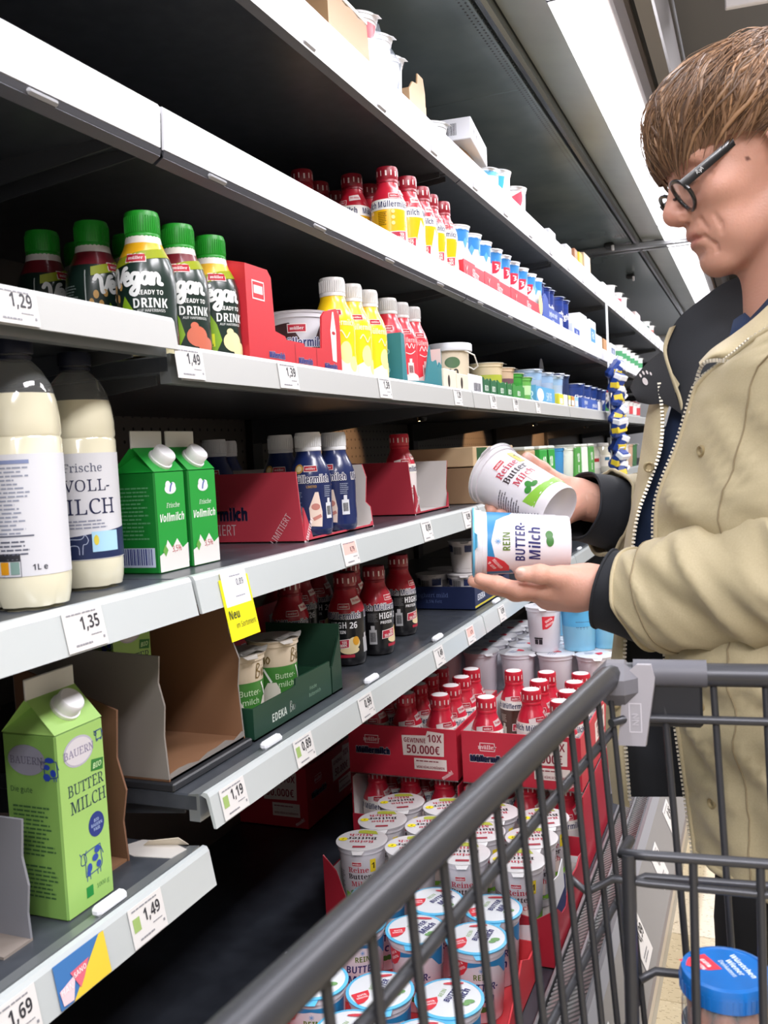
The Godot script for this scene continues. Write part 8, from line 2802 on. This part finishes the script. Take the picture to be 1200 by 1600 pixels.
	stick(clip, "emblem", bits([frame2(.0175, -.04, .011, .028, .001), pen([[[-.5, .9], [.4, .9], [-.4, .3], [.5, .3]], [[-.5, -.1], [.5, -.1], [-.4, -.8], [.4, -.8]]], .0011, .006, Vector2(.0175, -.042))]), far_l + back_dir * .0142 + across * .006, across, up, "cfccd2", 1)
	part(o, "sign_panel", box(far_l + across * .053 - up * .026 + back_dir * .003, Vector3(.062, .05, .006), .003, Basis(across, up, across.cross(up))), plastic)
	part(o, "rim_sleeve", tube([far_l + across * .02 + up * .001, far_l + across * .088 + up * .001], .0135, 12), mat("5b5b62", .5))
	sausage_jar(across, back_dir)

func sausage_jar(across: Vector3, back_dir: Vector3) -> void:
	var lid := at_depth(1134, 1512, .80)
	var h := .15
	var base := lid - Vector3(0, h, 0)
	var o := thing("sausage_jar", "glass jar of sausages with a bright blue lid in the cart's nose compartment", "jar", base, 0.2)
	var gm := StandardMaterial3D.new()
	gm.albedo_color = Color(.93, .95, .95, .14)
	gm.transparency = BaseMaterial3D.TRANSPARENCY_ALPHA
	gm.roughness = .05
	part(o, "glass", lathe([[0, .002], [.03, 0], [.037, .005], [.038, .012], [.038, h - .034], [.0365, h - .026], [.0345, h - .02]], 32), gm)
	for k in 7:
		var a := TAU * k / 7
		var r := .024 if k < 6 else 0.0
		part(o, "sausage", tube([Vector3(r * cos(a), .008, r * sin(a)), Vector3(r * cos(a) * 1.02, .02, r * sin(a) * 1.02), Vector3(r * cos(a), h * .5, r * sin(a)), Vector3(r * cos(a), h - .035, r * sin(a)), Vector3(r * cos(a) * .96, h - .026, r * sin(a) * .96)], [.006, .0105, .011, .0105, .006], 12), mat("9a5a42", .35, 0, .4))
	var blue := mat("1767b4", .28, 0, .5)
	var l := part(o, "lid", lathe([[.0365, h - .02], [.0385, h - .0195], [.0388, h - .006], [.037, h - .001], [.0335, h], [.0325, h - .0012], [.0, h - .0012]], 40), blue)
	var ribs := Shape.new()
	for k in 48:
		var a := TAU * k / 48
		add_box(ribs, Vector3(.0388 * cos(a), h - .013, .0388 * sin(a)), Vector3(.0008, .011, .0022), 0.0, Basis(Vector3.UP, -a))
	part(l, "ribs", ribs, blue)
	var at := Vector3(0, h - .0012, 0)
	var ux := Vector3(.35, 0, .94)
	var uy := Vector3.UP.cross(ux)
	stick(l, "lid_badge", moved(value_badge(.026), Vector2(-.012, -.016), .1), at, ux, uy, "cf3848", 1)
	stick(l, "lid_badge_words", bits([moved(words("GUT&", .0036), Vector2(-.012, -.012), .1), moved(words("GÜNSTIG", .0034, "Droid Sans", true, .85), Vector2(-.012, -.018), .1)]), at, ux, uy, "fbeeee", 2)
	stick(l, "lid_words", bits([moved(words("Delikatess", .0042, "Droid Sans", false), Vector2(0, .002)), moved(words("Wiener", .0052), Vector2(0, .009)), moved(words("Würstchen", .0052), Vector2(0, .0165))]), at, ux, uy, "d9e6f4", 1)
	var lab := part(o, "paper_label", lathe([[.0384, .02], [.0384, h - .05]], 32), mat("4a74b4", .5))
	girth(lab, "label_panel", panel(0, 0, .06, .03), profile([[.0384, 0], [.0384, .2]]), 0.2, .055, "e6e2da", 1)
	girth(lab, "label_word", words("Würstchen", .007), profile([[.0384, 0], [.0384, .2]]), 0.2, .055, "a02c34", 2)
